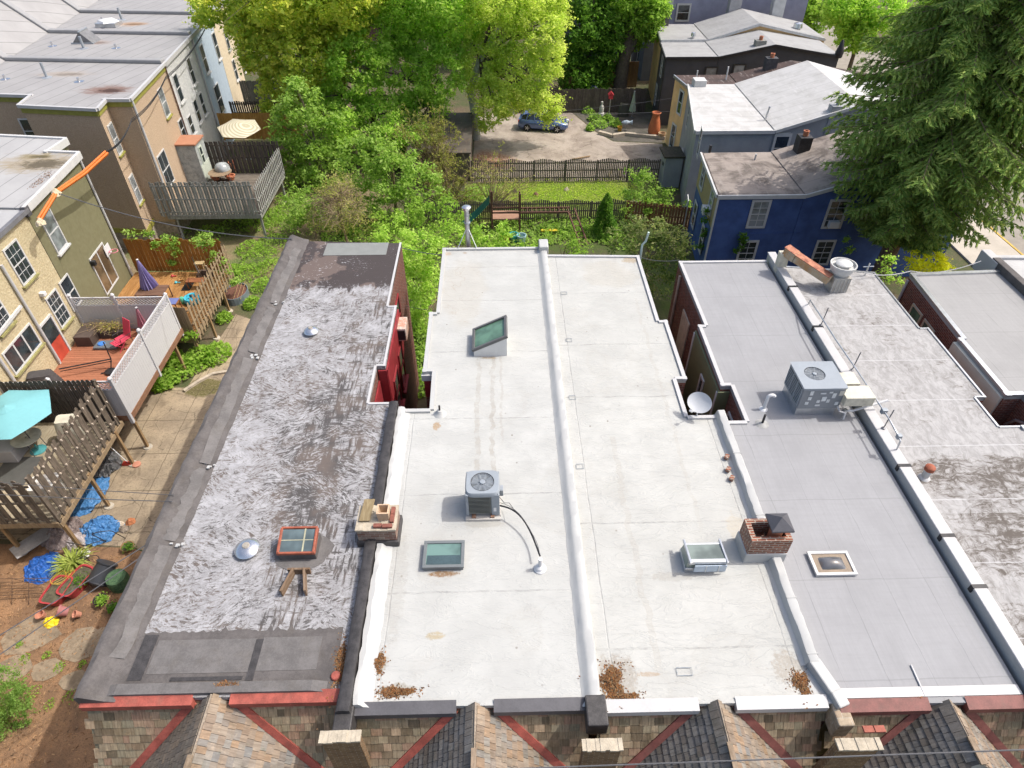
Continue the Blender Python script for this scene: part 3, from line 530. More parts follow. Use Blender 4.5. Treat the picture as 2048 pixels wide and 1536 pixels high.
# tilted skylight: low at the near right, rising to the back left as in the photo
q = PZ(980, 712, RZ); x0, x1 = PZ(948, 712, RZ).x, PZ(1014, 712, RZ).x; y0 = q.y; y1 = y0+1.15
zl, zh = 8.18, 8.62
c_ = MB(); lo = [(x0, y0, 7.99), (x1, y0, 7.99), (x1, y1, 7.99), (x0, y1, 7.99)]; hi = [(x0, y0, 8.2), (x1, y0, 8.74), (x1, y1, 8.74), (x0, y1, 8.2)]
for i in range(4): c_.face([lo[i], lo[(i+1) % 4], hi[(i+1) % 4], hi[i]])
c_.face(hi); cb = c_.build('skylight', M('pale_curb', (.6, .6, .58), .6, .06), h2)
ud = (V(hi[1])-V(hi[0])).normalized(); up = ud.cross(Y3)*-1 if ud.cross(Y3).z < 0 else ud.cross(Y3); cm = (V(hi[0])+V(hi[2]))/2; Lx = (V(hi[1])-V(hi[0])).length; b = MB()
for s in (-1, 1):
    b.ob(cm+Y3*s*(.575-.03)+up*.04, ud, Y3, up, Lx+.08, .09, .1); b.ob(cm+ud*s*(Lx/2-.01)+up*.04, ud, Y3, up, .09, 1.02, .1)
b.build('frame', M('bronze_frame', (.11, .11, .11), .45, .1), cb, bevel=.01)
MB().ob(cm+up*.03, ud, Y3, up, Lx-.06, 1.02, .02).build('pane', glass('sea_green_glass', (.1, .19, .12), .1), cb)
# flat skylight
def flatsky(root, pxl, pxr, pyt, pyb, z, frame, pane, h=.12, fw=.06):
    a, b_, c2, d2 = PZ(pxl, pyb, z), PZ(pxr, pyb, z), PZ(pxr, pyt, z), PZ(pxl, pyt, z); xa, xb, ya, yb = (a.x+d2.x)/2, (b_.x+c2.x)/2, (a.y+b_.y)/2, (c2.y+d2.y)/2
    cb = MB().box(xa, xb, ya, yb, 7.99, z-.05).build('skylight', frame, root, bevel=.01); f = MB()
    f.box(xa-.02, xb+.02, ya-.02, ya+fw, z-.06, z); f.box(xa-.02, xb+.02, yb-fw, yb+.02, z-.06, z); f.box(xa-.02, xa+fw, ya+fw, yb-fw, z-.058, z-.002); f.box(xb-fw, xb+.02, ya+fw, yb-fw, z-.058, z-.002)
    f.build('frame', frame, cb, bevel=.006); MB().box(xa+fw, xb-fw, ya+fw, yb-fw, z-.05, z-.03).build('pane', pane, cb); return cb, (xa, xb, ya, yb)
FR = M('grey_skylight_frame', (.14, .155, .16), .4, .08)
cb, (xa, xb, ya, yb) = flatsky(h2, 848, 927, 1082, 1133, 8.16, FR, glass('teal_glass', (.1, .17, .15), .07))
MB().box(xa+.08, xb-.08, ya+.08, ya+(yb-ya)*.46, 8.131, 8.134).build('blind', M('dark_blind', (.05, .08, .09), .3), cb)
def gooseneck(root, px, py, m=PLASW):
    q = PZ(px, py, RZ); MB().lathe((q.x, q.y, 8.0), [(.2, 0), (.17, .03), (.1, .09), (.075, .16), (.05, .17)], 22).build('vent_boot', m, root, smooth=40); return q
q = gooseneck(h2, 880, 828, MEMW); MB().tube([(q.x, q.y, 8.1), (q.x, q.y, 8.34)], .03, 10).build('vent_pipe', BLACK, h2)
litter('leaf_litter', 'small brown clump of leaf litter on the white roof near its left parapet', PZ(757, 1326, RZ).x, PZ(757, 1326, RZ).y, .13, .19, 520)
litter('leaf_litter', 'flat orange drift of leaf litter at the front edge of the white condenser roof', PZ(793, 1384, RZ).x, PZ(793, 1384, RZ).y, .31, .09, 900)
# --- house 3
H3 = [(1.86, 5.44), (6.34, 5.42), (6.34, 13.67), (5.54, 13.67), (5.54, 15.33), (5.87, 15.33), (5.87, 18.45), (5.6, 18.45), (5.62, 22.85), (1.86, 23.0)]
R3 = roof_white('cream_white_roof_membrane', (.41, .412, .39), (6.6, 9.9, 14.6, 17.2, 20.3), [(3.2, 6.4, 13.0, .1, (.34, .325, .29)), (5.0, 10., 20., .07, (.35, .335, .3))], [(4.2, 21.6, 1.2, 1.2, .25)],
    [(PZ(1262, 522, RZ).x, 22.6, .4, .25, (.3, .23, .14), .7), (3.0, 6.05, .25, .06, (.3, .2, .1), .5), (2.35, 6.0, .5, .55, (.22, .18, .13), .5), (6.0, 6.1, .4, .45, (.22, .18, .13), .5), (4.0, 8.35, .7, .14, (.28, .26, .22), .4), (5.9, 9.6, .3, .6, (.4, .34, .24), .4)], xs=(2.25, 6.1), wr=1.2)
h3 = house('row_house', 'row house with white roof carrying the satellite dish and metal framed skylight', H3, R3, BRK)
front(h3, 1.88, 6.55, 5.44, PZ(1435, 1396, 8.1).x, MAROON, WMET)
roof_edge(h3, 'edge_metal', H3, WMET, .12, .06, skip=(0, 1, 9))
extr([(6.26, 8.006), (6.35, 8.04), (6.4, 8.21), (6.43, 8.225), (6.59, 8.225), (6.61, 8.2), (6.63, 8.0)], list(np.linspace(6.15, 13.72, 40)), .012).build('parapet', MEMW, h3, smooth=28)
for y in (6.3, 7.6, 9.9, 12.0): MB().box(6.39, 6.62, y, y+.02, 8.2, 8.24).build('membrane_lap', MEMW, h3)
b = MB(); b.beam((6.5, 6.2, 8.1), (6.72, 5.55, 8.07), .26, .24); b.beam((6.72, 5.6, 8.07), (6.82, 5.3, 7.99), .26, .24); b.build('parapet_end', MEMW, h3, bevel=.03)
MB().box(6.62, 6.95, 4.95, 5.42, 7.4, 7.98).build('party_strip', brick('pale_stone', (.45, .38, .28), (.36, .28, .2), (.5, .46, .38), .3, .15), h3, bevel=.03)
MB().box(6.34, 6.7, 5.38, 6.5, 7.8, 7.996).build('membrane_corner', MEMW, h3)
p_ = pier(h3, PZ(1705, 1462, 8.1).x, 5.4, .8, None, base=BRKT)
b = MB()
for i in range(2): b.box(6.95+i*.22, 7.15+i*.22, 4.74, 4.86, 8.17, 8.22)
b.build('loose_brick', M('loose_brick_red2', (.3, .1, .07), .9, .2, 9), p_)
c0, c1 = PZ(1502, 1090, 8.85), PZ(1592, 1090, 8.85); ct = PZ(1545, 1038, 8.85); X0, X1, Y0, Y1 = c0.x+.06, c1.x-.02, c0.y+.1, ct.y+.02
b = MB(); wl = .12
b.box(X0, X1, Y0, Y0+wl, 7.95, 8.85); b.box(X0, X1, Y1-wl, Y1, 7.95, 8.85); b.box(X0, X0+wl, Y0+wl, Y1-wl, 7.95, 8.849); b.box(X1-wl, X1, Y0+wl, Y1-wl, 7.95, 8.849); b.box(X0+wl, X1-wl, Y0+wl, Y1-wl, 8.0, 8.4)
ch = b.build('chimney', BRKO, h3)
MB().box(X0-.03, X1+.02, Y0-.03, Y1+.05, 7.95, 8.34).build('base_flashing', MEMW, ch, bevel=.04)
fx, fy = X1-.28, Y0+.32; MB().lathe((fx, fy, 8.4), [(.15, 0), (.16, .62), (.13, .62), (.12, .1)], 20).build('flue_pot', TERRA, ch, smooth=40)
b = MB(); z0 = 9.12; w = .26
b.raw([(fx-w, fy-w, z0), (fx+w, fy-w, z0), (fx+w, fy+w, z0), (fx-w, fy+w, z0), (fx, fy, z0+.2), (fx-w, fy-w, z0-.05), (fx+w, fy-w, z0-.05), (fx+w, fy+w, z0-.05), (fx-w, fy+w, z0-.05)], [(0, 1, 4), (1, 2, 4), (2, 3, 4), (3, 0, 4), (5, 6, 1, 0), (6, 7, 2, 1), (7, 8, 3, 2), (8, 5, 0, 3), (8, 7, 6, 5)])
for sx_ in (-1, 1):
    for sy_ in (-1, 1): b.box(fx+sx_*.12-.012, fx+sx_*.12+.012, fy+sy_*.12-.012, fy+sy_*.12+.012, 8.95, 9.1)
b.build('flue_cap', M('slate_grey_cap', (.07, .07, .08), .4, .15, 4), ch)
# metal framed hip skylight
a, c = PZ(1370, 1150, RZ), PZ(1452, 1150, RZ); xa, xb = a.x+.02, c.x-.02; ya = a.y+.1; yb = ya+.52
cb = MB().box(xa-.03, xb+.03, ya-.03, yb+.03, 7.99, 8.15).build('skylight', GALV, h3, bevel=.02)
MB().box(xa+.16, xb-.02, ya-.1, ya-.075, 8.12, 8.36).build('flap', M('pale_blue_metal', (.4, .47, .55), .4, .08, metal=.3), cb)
b = MB(); b.box(xa+.02, xb, ya-.06, ya+.03, 8.36, 8.47); b.box(xa+.03, xb-.01, yb-.05, yb, 8.3, 8.4)
for x in (xa+.02, xb-.05): b.ob((x+.02, (ya+yb)/2, 8.42), X3, V((0, .7, -.08)).normalized(), Z3, .05, .72, .07)
b.build('frame', GALV, cb, bevel=.008)
b = MB(); b.face([(xa+.04, ya, 8.46), (xb-.02, ya, 8.46), (xb-.02, yb, 8.38), (xa+.04, yb, 8.38)]); b.face([(xa+.04, ya, 8.46), (xa+.04, yb, 8.38), (xa-.02, yb, 8.15), (xa-.02, ya, 8.15)]); b.face([(xa, ya, 8.15), (xb, ya, 8.15), (xb, ya, 8.36), (xa, ya, 8.36)]); b.face([(xb, ya, 8.15), (xb, yb, 8.15), (xb, yb, 8.38), (xb, ya, 8.46)])
b.build('pane', glass('sage_glass', (.15, .18, .16), .12), cb)
b = MB()
for f_ in (.36, .76): b.box(xa+.16+(xb-xa-.18)*f_-.012, xa+.16+(xb-xa-.18)*f_+.012, ya-.115, ya-.095, 8.12, 8.36)
b.build('hinge', GALV, cb)
b = MB()
for (px, py) in ((1369, 1346), (1128, 588), (1138, 682), (1145, 797), (1160, 935)):
    q = PZ(px, py, RZ); s_ = .16 if px == 1369 else .1; b.tube([(q.x-s_, q.y+.02, 8.02), (q.x-s_, q.y+.1, 8.03), (q.x+s_, q.y+.1, 8.03), (q.x+s_, q.y-.06, 8.03), (q.x-s_, q.y-.06, 8.02), (q.x-s_, q.y+.02, 8.02)], .008, 5)
b.build('wire_loop', GREYMET, h3)
litter('leaf_litter', 'largest orange heap of leaf litter, in the corner by the central white ridge', PZ(1222, 1370, RZ).x+.02, PZ(1222, 1365, RZ).y, .22, .3, 1500, h=.09)
litter('leaf_litter', 'tail of orange leaf litter spreading along the gutter from the largest heap', PZ(1245, 1390, RZ).x, PZ(1245, 1393, RZ).y, .3, .06, 500)
litter('leaf_litter', 'orange leaf litter caught against the parapet of the dish roof', PZ(1603, 1368, RZ).x, PZ(1603, 1368, RZ).y, .14, .22, 800, h=.07)
for px, py in ((1453, 915), (1456, 940), (1463, 958)):
    q = PZ(px, py, 8.05); tag(MB().ob((q.x, q.y, 8.08), V((.6, .8, 0)), V((-.8, .6, 0)), Z3, .16, .12, .09).build('broken_brick', BRKO, bevel=.015), {1453: 'round dark stone at the top of the rubble by the white parapet', 1456: 'pale broken brick in the middle of the rubble by the white parapet', 1463: 'rust brown broken brick lowest in the rubble by the white parapet'}[px], 'rubble', 'rubble beside the white parapet')
# --- house 4
H4 = [(6.68, 5.36), (10.62, 5.32), (10.62, 22.4), (7.15, 22.4), (7.15, 18.16), (6.92, 18.16), (6.9, 15.0), (7.2, 15.0), (7.2, 13.43), (6.68, 13.43)]
h4 = house('row_house', 'row house with pale grey seamed roof carrying the packaged cooling unit', H4, roof_grey('pale_grey_roof', (.27, .272, .28), (.24, .235, .23), .7), BRK)
front(h4, 6.75, 12.0, 5.34, PZ(1897, 1396, 8.1).x, MAROON, MAROON)
MB().box(6.75, 10.6, 5.46, 5.66, 8.0, 8.03).build('front_lip', WMET, h4)
roof_edge(h4, 'edge_metal', H4, WMET, .12, .05, skip=(0, 1, 9))
b = MB(); b.box(6.84, 6.9, 15.0, 18.16, 4.5, 7.8); b.build('bay_cladding', SAGE, h4)
b = MB(); b.box(6.83, 7.2, 14.93, 14.99, 4.5, 7.8); b.build('bay_end', SAGE, h4)
for y in (15.03, 18.1): MB().box(6.81, 6.84, y-.05, y+.05, 4.5, 7.75).build('corner_board', WHITE, h4)
window(h4, (6.84, 16.4, 6.4), Y3, -X3, .42, 1.5, WHITE, GLASSD, False, rail=False); window(h4, (7.19, 14.2, 6.6), Y3, -X3, .7, 1.5, WHITE, GLASSD)
MB().box(7.1, 7.15, 19.6, 20.6, 5.2, 7.0).build('boarded_window', M('cracked_board', (.5, .43, .33), .8, .15, 5, dirt=.4), h4)
downspout(h4, (7.08, 21.7, 7.8), (7.08, 21.7, 0), .05, M('tan_pipe', (.45, .38, .3)))
pw = MB().box(10.74, 11.02, 5.0, 22.6, 7.6, 8.22).build('parapet', MEMW, h4)
MB().box(10.72, 11.04, 5.0, 22.65, 8.22, 8.28).build('coping', WMET, pw, bevel=.02)
for py in (572, 652, 757, 930, 1070, 1172):
    y = PZ(1550+(py-510)*.593, py, 8.3).y; MB().box(10.705, 11.055, y-.05, y+.05, 8.1, 8.292).build('strap', BLACK, pw)
b = MB()
for i in range(7):
    q0 = PZ(1815+i*6, 1330+i*9, RZ)
b.tube([PZ(1822, 1330, 8.02), PZ(1832, 1352, 8.02), PZ(1850, 1392, 8.02)], .022, 6).build('roof_seam_strip', WMET, h4)
cb, (xa, xb, ya, yb) = flatsky(h4, 1625, 1704, 1103, 1148, 8.1, WHITE, M('bronze_inner_frame', (.22, .17, .12), .5), fw=.05)
b = MB(); n = 10; vs_ = []
for i in range(n+1):
    for j in range(n+1):
        u, w = i/n, j/n; vs_.append((xa+.17+(xb-xa-.34)*u, ya+.13+(yb-ya-.26)*w, 8.06+.14*(16*u*(1-u)*w*(1-w))**.6))
b.raw(vs_, [(i*(n+1)+j, (i+1)*(n+1)+j, (i+1)*(n+1)+j+1, i*(n+1)+j+1) for i in range(n) for j in range(n)]).build('dome', glass('smoky_dome', (.1, .1, .105), .12), cb, smooth=60)
litter('leaf_litter', 'little orange tuft of leaf litter on the grey roof beside the white parapet end', PZ(1683, 1398, RZ).x, PZ(1683, 1398, RZ).y, .07, .07, 160)
litter('leaf_litter', 'scrap of leaf litter at the end of the grey roof seam strip', PZ(1840, 1396, RZ).x, PZ(1840, 1396, RZ).y, .1, .03, 90)
# --- house 5 and 6 and 7
H5 = [(11.06, 5.3), (15.2, 5.3), (15.2, 13.06), (14.58, 13.06), (14.58, 14.3), (14.9, 14.3), (14.9, 17.85), (14.6, 17.85), (14.6, 21.45), (11.06, 22.0)]
h5 = house('row_house', 'row house with mottled dirty white roof carrying the mushroom fan', H5, roof_mottled('mottled_roof'), BRK)
roof_edge(h5, 'edge_metal', H5, GALV, .06, .035, skip=(0, 1, 9)); front(h5, 11.06, 15.2, 5.3, 13.2, MAROON, MAROON)
H6 = [(15.22, 5.3), (19.6, 5.3), (19.6, 21.45), (15.93, 21.3), (15.72, 17.2), (15.6, 17.2), (15.55, 14.35), (16.1, 14.35), (16.1, 13.04), (15.22, 13.04)]
h6 = house('row_house', 'row house across the air shaft with brick side wall and wide grey roof', H6, roof_grey('worn_grey_roof', (.28, .278, .275), (.2, .19, .18), .9, 1.4, .35), BRK)
roof_edge(h6, 'edge_metal', H6, GALV, .16, .07, skip=(0, 1, 9))
b = MB(); b.box(15.48, 15.6, 14.4, 17.2, 5.5, 7.9); b.build('bay_cladding', M('pale_tan_panel', (.55, .53, .45), .6, .06), h6)
for y in (19.9, 18.9): window(h6, (15.8 if y < 19.5 else 15.86, y, 6.75), V((.05, 1, 0)), V((-1, .05, 0)), .8, 1.2, M('tan_frame', (.45, .4, .3)), GLASSG, False, rail=False)
downspout(h6, (15.88, 21.2, 7.8), (15.8, 21.15, 0), .05, WMET)
MB().tube([(16.0, 14.2, 6.9), (16.02, 14.0, 7.3), (16.03, 13.7, 7.45)], .05, 8).build('vent_duct', GALV, h6)
MB().box(19.45, 19.75, 12, 22.0, 7.6, 8.3).build('parapet', ROLL, h6, bevel=.03)
H7 = [(19.8, 5.3), (24.5, 5.3), (24.5, 22.3), (19.5, 22.5)]
h7 = house('row_house', 'farthest row house at the frame edge with plain white roof', H7, roof_white('far_white_roof', (.42, .42, .415), (10, 14, 18)), BRK); roof_edge(h7, 'edge_metal', H7, WMET, .2, .1, skip=(0,))
MB().box(19.42, 19.78, 21.6, 22.7, 7.4, 8.25).build('parapet_end', WMET, h7, bevel=.02)
# ------------------------------------------------------------------ equipment standing on the roofs
ACG = M('condenser_grey', (.25, .28, .31), .45, .07, 3)
def ring_fan(c, r, m1, m2, parent, hub=.3, blades=4, depth=.16):
    c = V(c); w = MB().lathe(c, [(r, .02), (r*.985, .0), (r*.94, -depth*.5), (.01, -depth*.5)], 32, cap=False).build('fan_well', M('fan_well_grey', (.1, .105, .11), .6) if 'fan_well_grey' not in bpy.data.materials else bpy.data.materials['fan_well_grey'], parent, smooth=40)
    b = MB()
    for i in range(blades):
        a = i*2*math.pi/blades+.4; d = V((math.cos(a), math.sin(a), 0)); e = V((-math.sin(a), math.cos(a), 0)); b.face([c+d*r*.15+e*.05-Z3*.03, c+d*r*.15-e*.07-Z3*.05, c+d*r*.9-e*r*.5-Z3*.06, c+d*r*.93+e*r*.3-Z3*.03])
    b.build('fan_blade_set', m2, parent)
    g = MB()
    for k in (1, .9, .8, .7, .6, .5, .4): g.lathe(c+Z3*.0, [(r*k-.005, -.003), (r*k+.005, -.003), (r*k+.005, .007), (r*k-.005, .007)], 32, cap=False)
    for i in range(10):
        a = i*math.pi/5; d = V((math.cos(a), math.sin(a), 0)); g.beam(c+d*r*hub, c+d*r, .01, .01)
    gg = g.build('fan_guard', m1, parent); MB().lathe(c+Z3*.005, [(r*hub*.98, -.02), (r*hub, .005), (r*hub*.85, .02), (.01, .024)], 24).build('hub', ACG, gg, smooth=40)
ACG = M('condenser_grey', (.25, .28, .31), .45, .07, 3); ACD = M('condenser_louvre', (.16, .17, .165), .5, .1, 3)
a, c = PZ(932, 1039, 8.06), PZ(1001, 1039, 8.06); ax0, ax1, ay0 = a.x, c.x, a.y
zt = 8.98; tb = PZ(968, 932, zt).y; w = ax1-ax0; ay1 = min(tb, ay0+w*1.0)
t = thing('air_conditioner', 'grey condenser with round fan on the white roof beside its flat skylight', 'air conditioner', ((ax0+ax1)/2, (ay0+ay1)/2, 8.0))
pd = MB().box(ax0-.01, ax1+.01, ay0-.02, ay1, 8.004, 8.075).build('base_pad', M('pad_grey', (.42, .4, .37), .8, .1, 4), t, bevel=.01)
b = MB()
for x in (ax0+.2, ax1-.2): b.box(x-.05, x+.05, ay0+.02, ay1-.05, 8.075, 8.13)
b.build('mounting_rail', M('rusty_rail', (.25, .14, .09), .8, .3, 8), t)
x0, x1, y0, y1 = ax0+.02, ax1-.02, ay0+.08, ay1-.03
cs = MB().box(x0+.03, x1-.03, y0+.03, y1-.03, 8.13, zt-.08).build('casing', ACD, t, bevel=.03)
b = MB()
for i in range(13):
    z = 8.2+i*.052; b.ob((x0+(x1-x0)*.4, y0+.012, z), X3, V((0, .8, -.4)).normalized(), V((0, .4, .8)).normalized(), (x1-x0)*.64, .05, .012)
    b.ob((x0+.012, (y0+y1)/2, z), Y3, V((.8, 0, -.4)).normalized(), V((.4, 0, .8)).normalized(), (y1-y0)*.8, .05, .012)
b.build('louvres', M('louvre_olive_grey', (.2, .205, .18), .5, .1), cs)
b = MB()
for x in (x0+.03, x1-.03):
    for y in (y0+.03, y1-.03): b.box(x-.035, x+.035, y-.035, y+.035, 8.12, zt-.06)
b.box(x1-.2, x1-.02, y0-.004, y0+.05, 8.12, zt-.06); b.build('corner_post', ACG, t, bevel=.012)
MB().box(x1-.15, x1-.08, y0-.012, y0-.005, 8.28, 8.42).build('rating_label', PLASW, t)
# top shroud with round opening
b = MB(); n = 40; cx, cy, r = (x0+x1)/2, (y0+y1)/2, min(x1-x0, y1-y0)*.385; vs_ = []
hxw, hyw, rc = (x1-x0)/2+.01, (y1-y0)/2+.01, .1
def rr(a):
    ca, sa = math.cos(a), math.sin(a); k = (abs(ca/hxw)**6+abs(sa/hyw)**6)**(-1/6); return (k*ca, k*sa)
for i in range(n):
    a = i*2*math.pi/n; ox, oy = rr(a); vs_ += [(cx+r*math.cos(a), cy+r*math.sin(a), zt-.06), (cx+r*math.cos(a), cy+r*math.sin(a), zt), (cx+ox*.94, cy+oy*.94, zt), (cx+ox, cy+oy, zt-.04), (cx+ox, cy+oy, zt-.13)]
fs = [(i*5+k, ((i+1) % n)*5+k, ((i+1) % n)*5+k+1, i*5+k+1) for i in range(n) for k in range(4)]
b.raw(vs_, fs).build('top_shroud', ACG, t, smooth=45); ring_fan((cx, cy, zt-.012), r*.995, ACG, GREYMET, t, .26, 5)
e = PZ(1080, 1112, 8.3); s0 = V((x1+.01, y0+.14, 8.32)); pts = []
for i in range(15):
    f = i/14; P_ = s0.lerp(e, f); pts.append(P_+V((.16*math.sin(math.pi*f), .26*math.sin(math.pi*f)*(1-f*.4), .06*math.sin(2*math.pi*f)-.0)))
hs = MB().tube(pts, .022, 8).build('refrigerant_hose', BLACK, t, smooth=50)
MB().tube([p+V((.03*math.sin(i*.7), .035+.03*math.cos(i*.9), .03)) for i, p in enumerate(pts)], .008, 6).tube([V((x1+.0, y0+.2, 8.6)), V((x1+.12, y0+.2, 8.35)), V((x1+.25, y0+.25, 8.28)), pts[4]], .009, 6).build('cable', M('grey_cable', (.1, .1, .1), .6), t)
MB().box(x1-.01, x1+.1, y0+.3, y0+.48, 8.5, 8.72).build('disconnect_box', GREYMET, t, bevel=.008)
q = PZ(1080, 1138, 8.0); p_ = MB().lathe((q.x, q.y, 8.0), [(.15, 0), (.15, .03), (.11, .06), (.095, .1), (.11, .11), (.06, .16), (.05, .16)], 24).tube([(q.x, q.y, 8.1), (q.x, q.y, 8.42)], .05, 14).build('pipe_boot', PLASW, smooth=40); tag(p_, 'white upright pipe in its round boot where the black hose enters the roof', 'pipe boot')
# packaged unit
UZ = 9.12
A, Bq, Cq = PZ(1610, 777, UZ), PZ(1697, 777, UZ), PZ(1671, 723, UZ); x0, x1, y0, y1 = A.x, Bq.x, A.y, Cq.y
t = thing('packaged_air_conditioner', 'big grey square cooling unit with recessed fan beside the strapped white parapet', 'air conditioner', ((x0+x1)/2, (y0+y1)/2, 8.0))
UGR = M('unit_grey', (.27, .3, .33), .4, .05, 2); MB().box(x0+.03, x1-.05, y0+.06, y1-.06, 8.0, 8.3).build('roof_curb', GALV, t)
b = MB().box(x0+.01, x1-.01, y0+.01, y1-.01, 8.3, UZ-.05); cs = b.build('casing', M('unit_panel_grey', (.22, .235, .25), .45, .06, 2), t, bevel=.01)
n = 36; cx, cy, r = x0+(x1-x0)*.42, (y0+y1)/2+.06, .3; vs_ = []
for i in range(n):
    a = i*2*math.pi/n; ca, sa = math.cos(a), math.sin(a); k = 1/max(abs(ca)/(.5*(x1-x0)), abs(sa)/(.5*(y1-y0))) if True else 0
    ox, oy = (x0+x1)/2, (y0+y1)/2
    def bx(ca=ca, sa=sa):
        tx = ((x1+.02-cx)/ca if ca > 1e-6 else ((x0-.02-cx)/ca if ca < -1e-6 else 1e9)); ty = ((y1+.02-cy)/sa if sa > 1e-6 else ((y0-.02-cy)/sa if sa < -1e-6 else 1e9)); q_ = min(tx, ty); return cx+q_*ca, cy+q_*sa
    X_, Y_ = bx(); vs_ += [(cx+r*ca, cy+r*sa, UZ-.05), (cx+r*ca, cy+r*sa, UZ), (X_, Y_, UZ), (X_, Y_, UZ-.07)]
b = MB().raw(vs_, [(i*4+k, ((i+1) % n)*4+k, ((i+1) % n)*4+k+1, i*4+k+1) for i in range(n) for k in range(3)])
for (X_, Y_) in ((x0-.02, y0-.02), (x1+.02, y0-.02), (x1+.02, y1+.02), (x0-.02, y1+.02)):
    sx_ = 1 if X_ < cx else -1; sy_ = 1 if Y_ < cy else -1; b.face([(X_, Y_, UZ-.002), (X_+sx_*.3, Y_, UZ-.002), (X_+sx_*.3, Y_+sy_*.3, UZ-.002), (X_, Y_+sy_*.3, UZ-.002)])
b.build('top_panel', UGR, t); ring_fan((cx, cy, UZ-.02), r*.99, GREYMET, GALV, t, .22, 3)
b = MB()
for j in range(8):
    z = 8.38+j*.08; b.box(x0-.012, x0+.012, y0+.08, y1-.08, z, z+.018)
for i in range(4): y = y0+.08+(y1-y0-.16)*i/3; b.box(x0-.016, x0+.01, y-.015, y+.015, 8.36, UZ-.1)
b.build('coil_grille', UGR, cs); MB().box(x0-.002, x0+.005, y0+.08, y1-.08, 8.38, UZ-.1).build('coil', M('coil_dark', (.06, .08, .09), .5), cs)
b = MB()
for (fx, fz, w_, h_) in ((.17, .72, .1, .16), (.17, .45, .1, .12), (.14, .2, .1, .1), (.42, .78, .16, .05), (.62, .82, .1, .06), (.5, .38, .13, .17), (.4, .3, .09, .1), (.72, .55, .1, .18), (.63, .3, .09, .12), (.4, .1, .14, .06), (.85, .15, .1, .12)):
    b.box(x0+(x1-x0)*fx, x0+(x1-x0)*fx+w_, y0-.004, y0+.004, 8.34+.7*fz, 8.34+.7*fz+h_)
b.build('notice_label', M('label_white', (.62, .64, .64), .5, .15, 6), cs)
b = MB().box(x0+(x1-x0)*.86, x1-.04, y0-.006, y0+.003, 8.82, 9.0); b.build('instruction_sheet', M('label_tan', (.5, .48, .42), .6, .1), cs)
for nm, (pa, pb, pc, h_) in (('return_duct', ((1697, 797), (1752, 795), (1722, 771), .32)), ('supply_duct', ((1690, 768), (1722, 768), (1718, 744), .3))):
    z = 8.86 if nm[0] == 'r' else 8.8; p0, p1, p2 = PZ(*pa, z), PZ(*pb, z), PZ(*pc, z); MB().box(p0.x-.05, p1.x, p0.y, p2.y, z-h_, z).build(nm, CREAMM, t, bevel=.015)
q = PZ(1672, 818, 8.15); MB().tube([(q.x-.1, y0-.02, 8.4), (q.x-.1, y0-.2, 8.38), (q.x+.1, y0-.2, 8.3), (q.x+.12, y0-.2, 8.05)], .025, 8).tube([(x1+.12, y0-.1, 8.3), (x1+.4, y0-.1, 8.3), (11.3, y0-.02, 8.62)], .035, 8).build('drain_pipe', PLASW, t, smooth=40)
b = MB(); b.box(x1+.1, x1+.2, y0-.15, y0-.05, 8.25, 8.36); b.tube([(x1+.15, y0-.1, 8.0), (x1+.15, y0-.1, 8.3)], .02, 8); b.build('pipe_support', GALV, t)
# gooseneck vent on the grey roof, its two lengths of pipe
q = PZ(1524, 848, RZ); b = MB().tube([(q.x, q.y, 8.0), (q.x, q.y, 8.38)], .035, 10); o = b.build('vent_pipe', BLACK, org=(q.x, q.y, 8)); tag(o, 'dark lower vent pipe rising from a sealed patch on the grey roof', 'vent pipe')
MB().lathe((q.x, q.y, 8.0), [(.2, .004), (.14, .03), (.05, .06)], 18).build('boot', M('patch_grey', (.3, .3, .29), .9, .2, 9), o, smooth=50)
q = PZ(1527, 818, RZ); pts = [V((q.x, q.y, 8.0)), V((q.x+.01, q.y, 8.42))]+[V((q.x+.12-.12*math.cos(k*.5), q.y+.02, 8.42+.13*math.sin(k*.5))) for k in range(1, 6)]
tag(MB().tube(pts, .052, 12).lathe((q.x, q.y, 8), [(.13, 0), (.1, .03), (.055, .05)], 16).build('gooseneck_vent', PLASW, org=(q.x, q.y, 8), smooth=45), 'white gooseneck vent left of the big cooling unit', 'vent')
# satellite dish
q = PZ(1393, 836, RZ); t = thing('satellite_dish', 'pale grey oval satellite dish on the white roof corner', 'satellite dish', (q.x, q.y, 8.0))
nn = V((-.42, -.5, .76)).normalized(); cc = PZ(1400, 806, 8.5); a_ = nn.cross(Z3).normalized(); b_ = a_.cross(nn); vs_ = []; n = 32
for j in range(7):
    r = .01+.325*j/6
    for i in range(n): an = i*2*math.pi/n; vs_.append(cc+a_*(r*1.08*math.cos(an))+b_*(r*.92*math.sin(an))+nn*(.08*(j/6)**2))
MB().raw(vs_, [(j*n+i, j*n+(i+1) % n, (j+1)*n+(i+1) % n, (j+1)*n+i) for j in range(6) for i in range(n)]).build('reflector', M('dish_grey', (.5, .51, .52), .45, .04), t, smooth=60)
m0 = V((q.x, q.y, 8.0)); MB().tube([m0, m0+V((.02, .1, .25)), cc-nn*.02], .022, 8).box(q.x-.09, q.x+.09, q.y-.07, q.y+.07, 8.0, 8.015).build('mast', GALV, t, smooth=40)
arm = cc-b_*.3; tip = cc-b_*.36+nn*.3+a_*.05; MB().tube([arm, tip], .014, 6).build('feed_arm', GALV, t); MB().ob(tip, a_, b_, nn, .09, .06, .1).build('receiver', PLASW, t, bevel=.01)
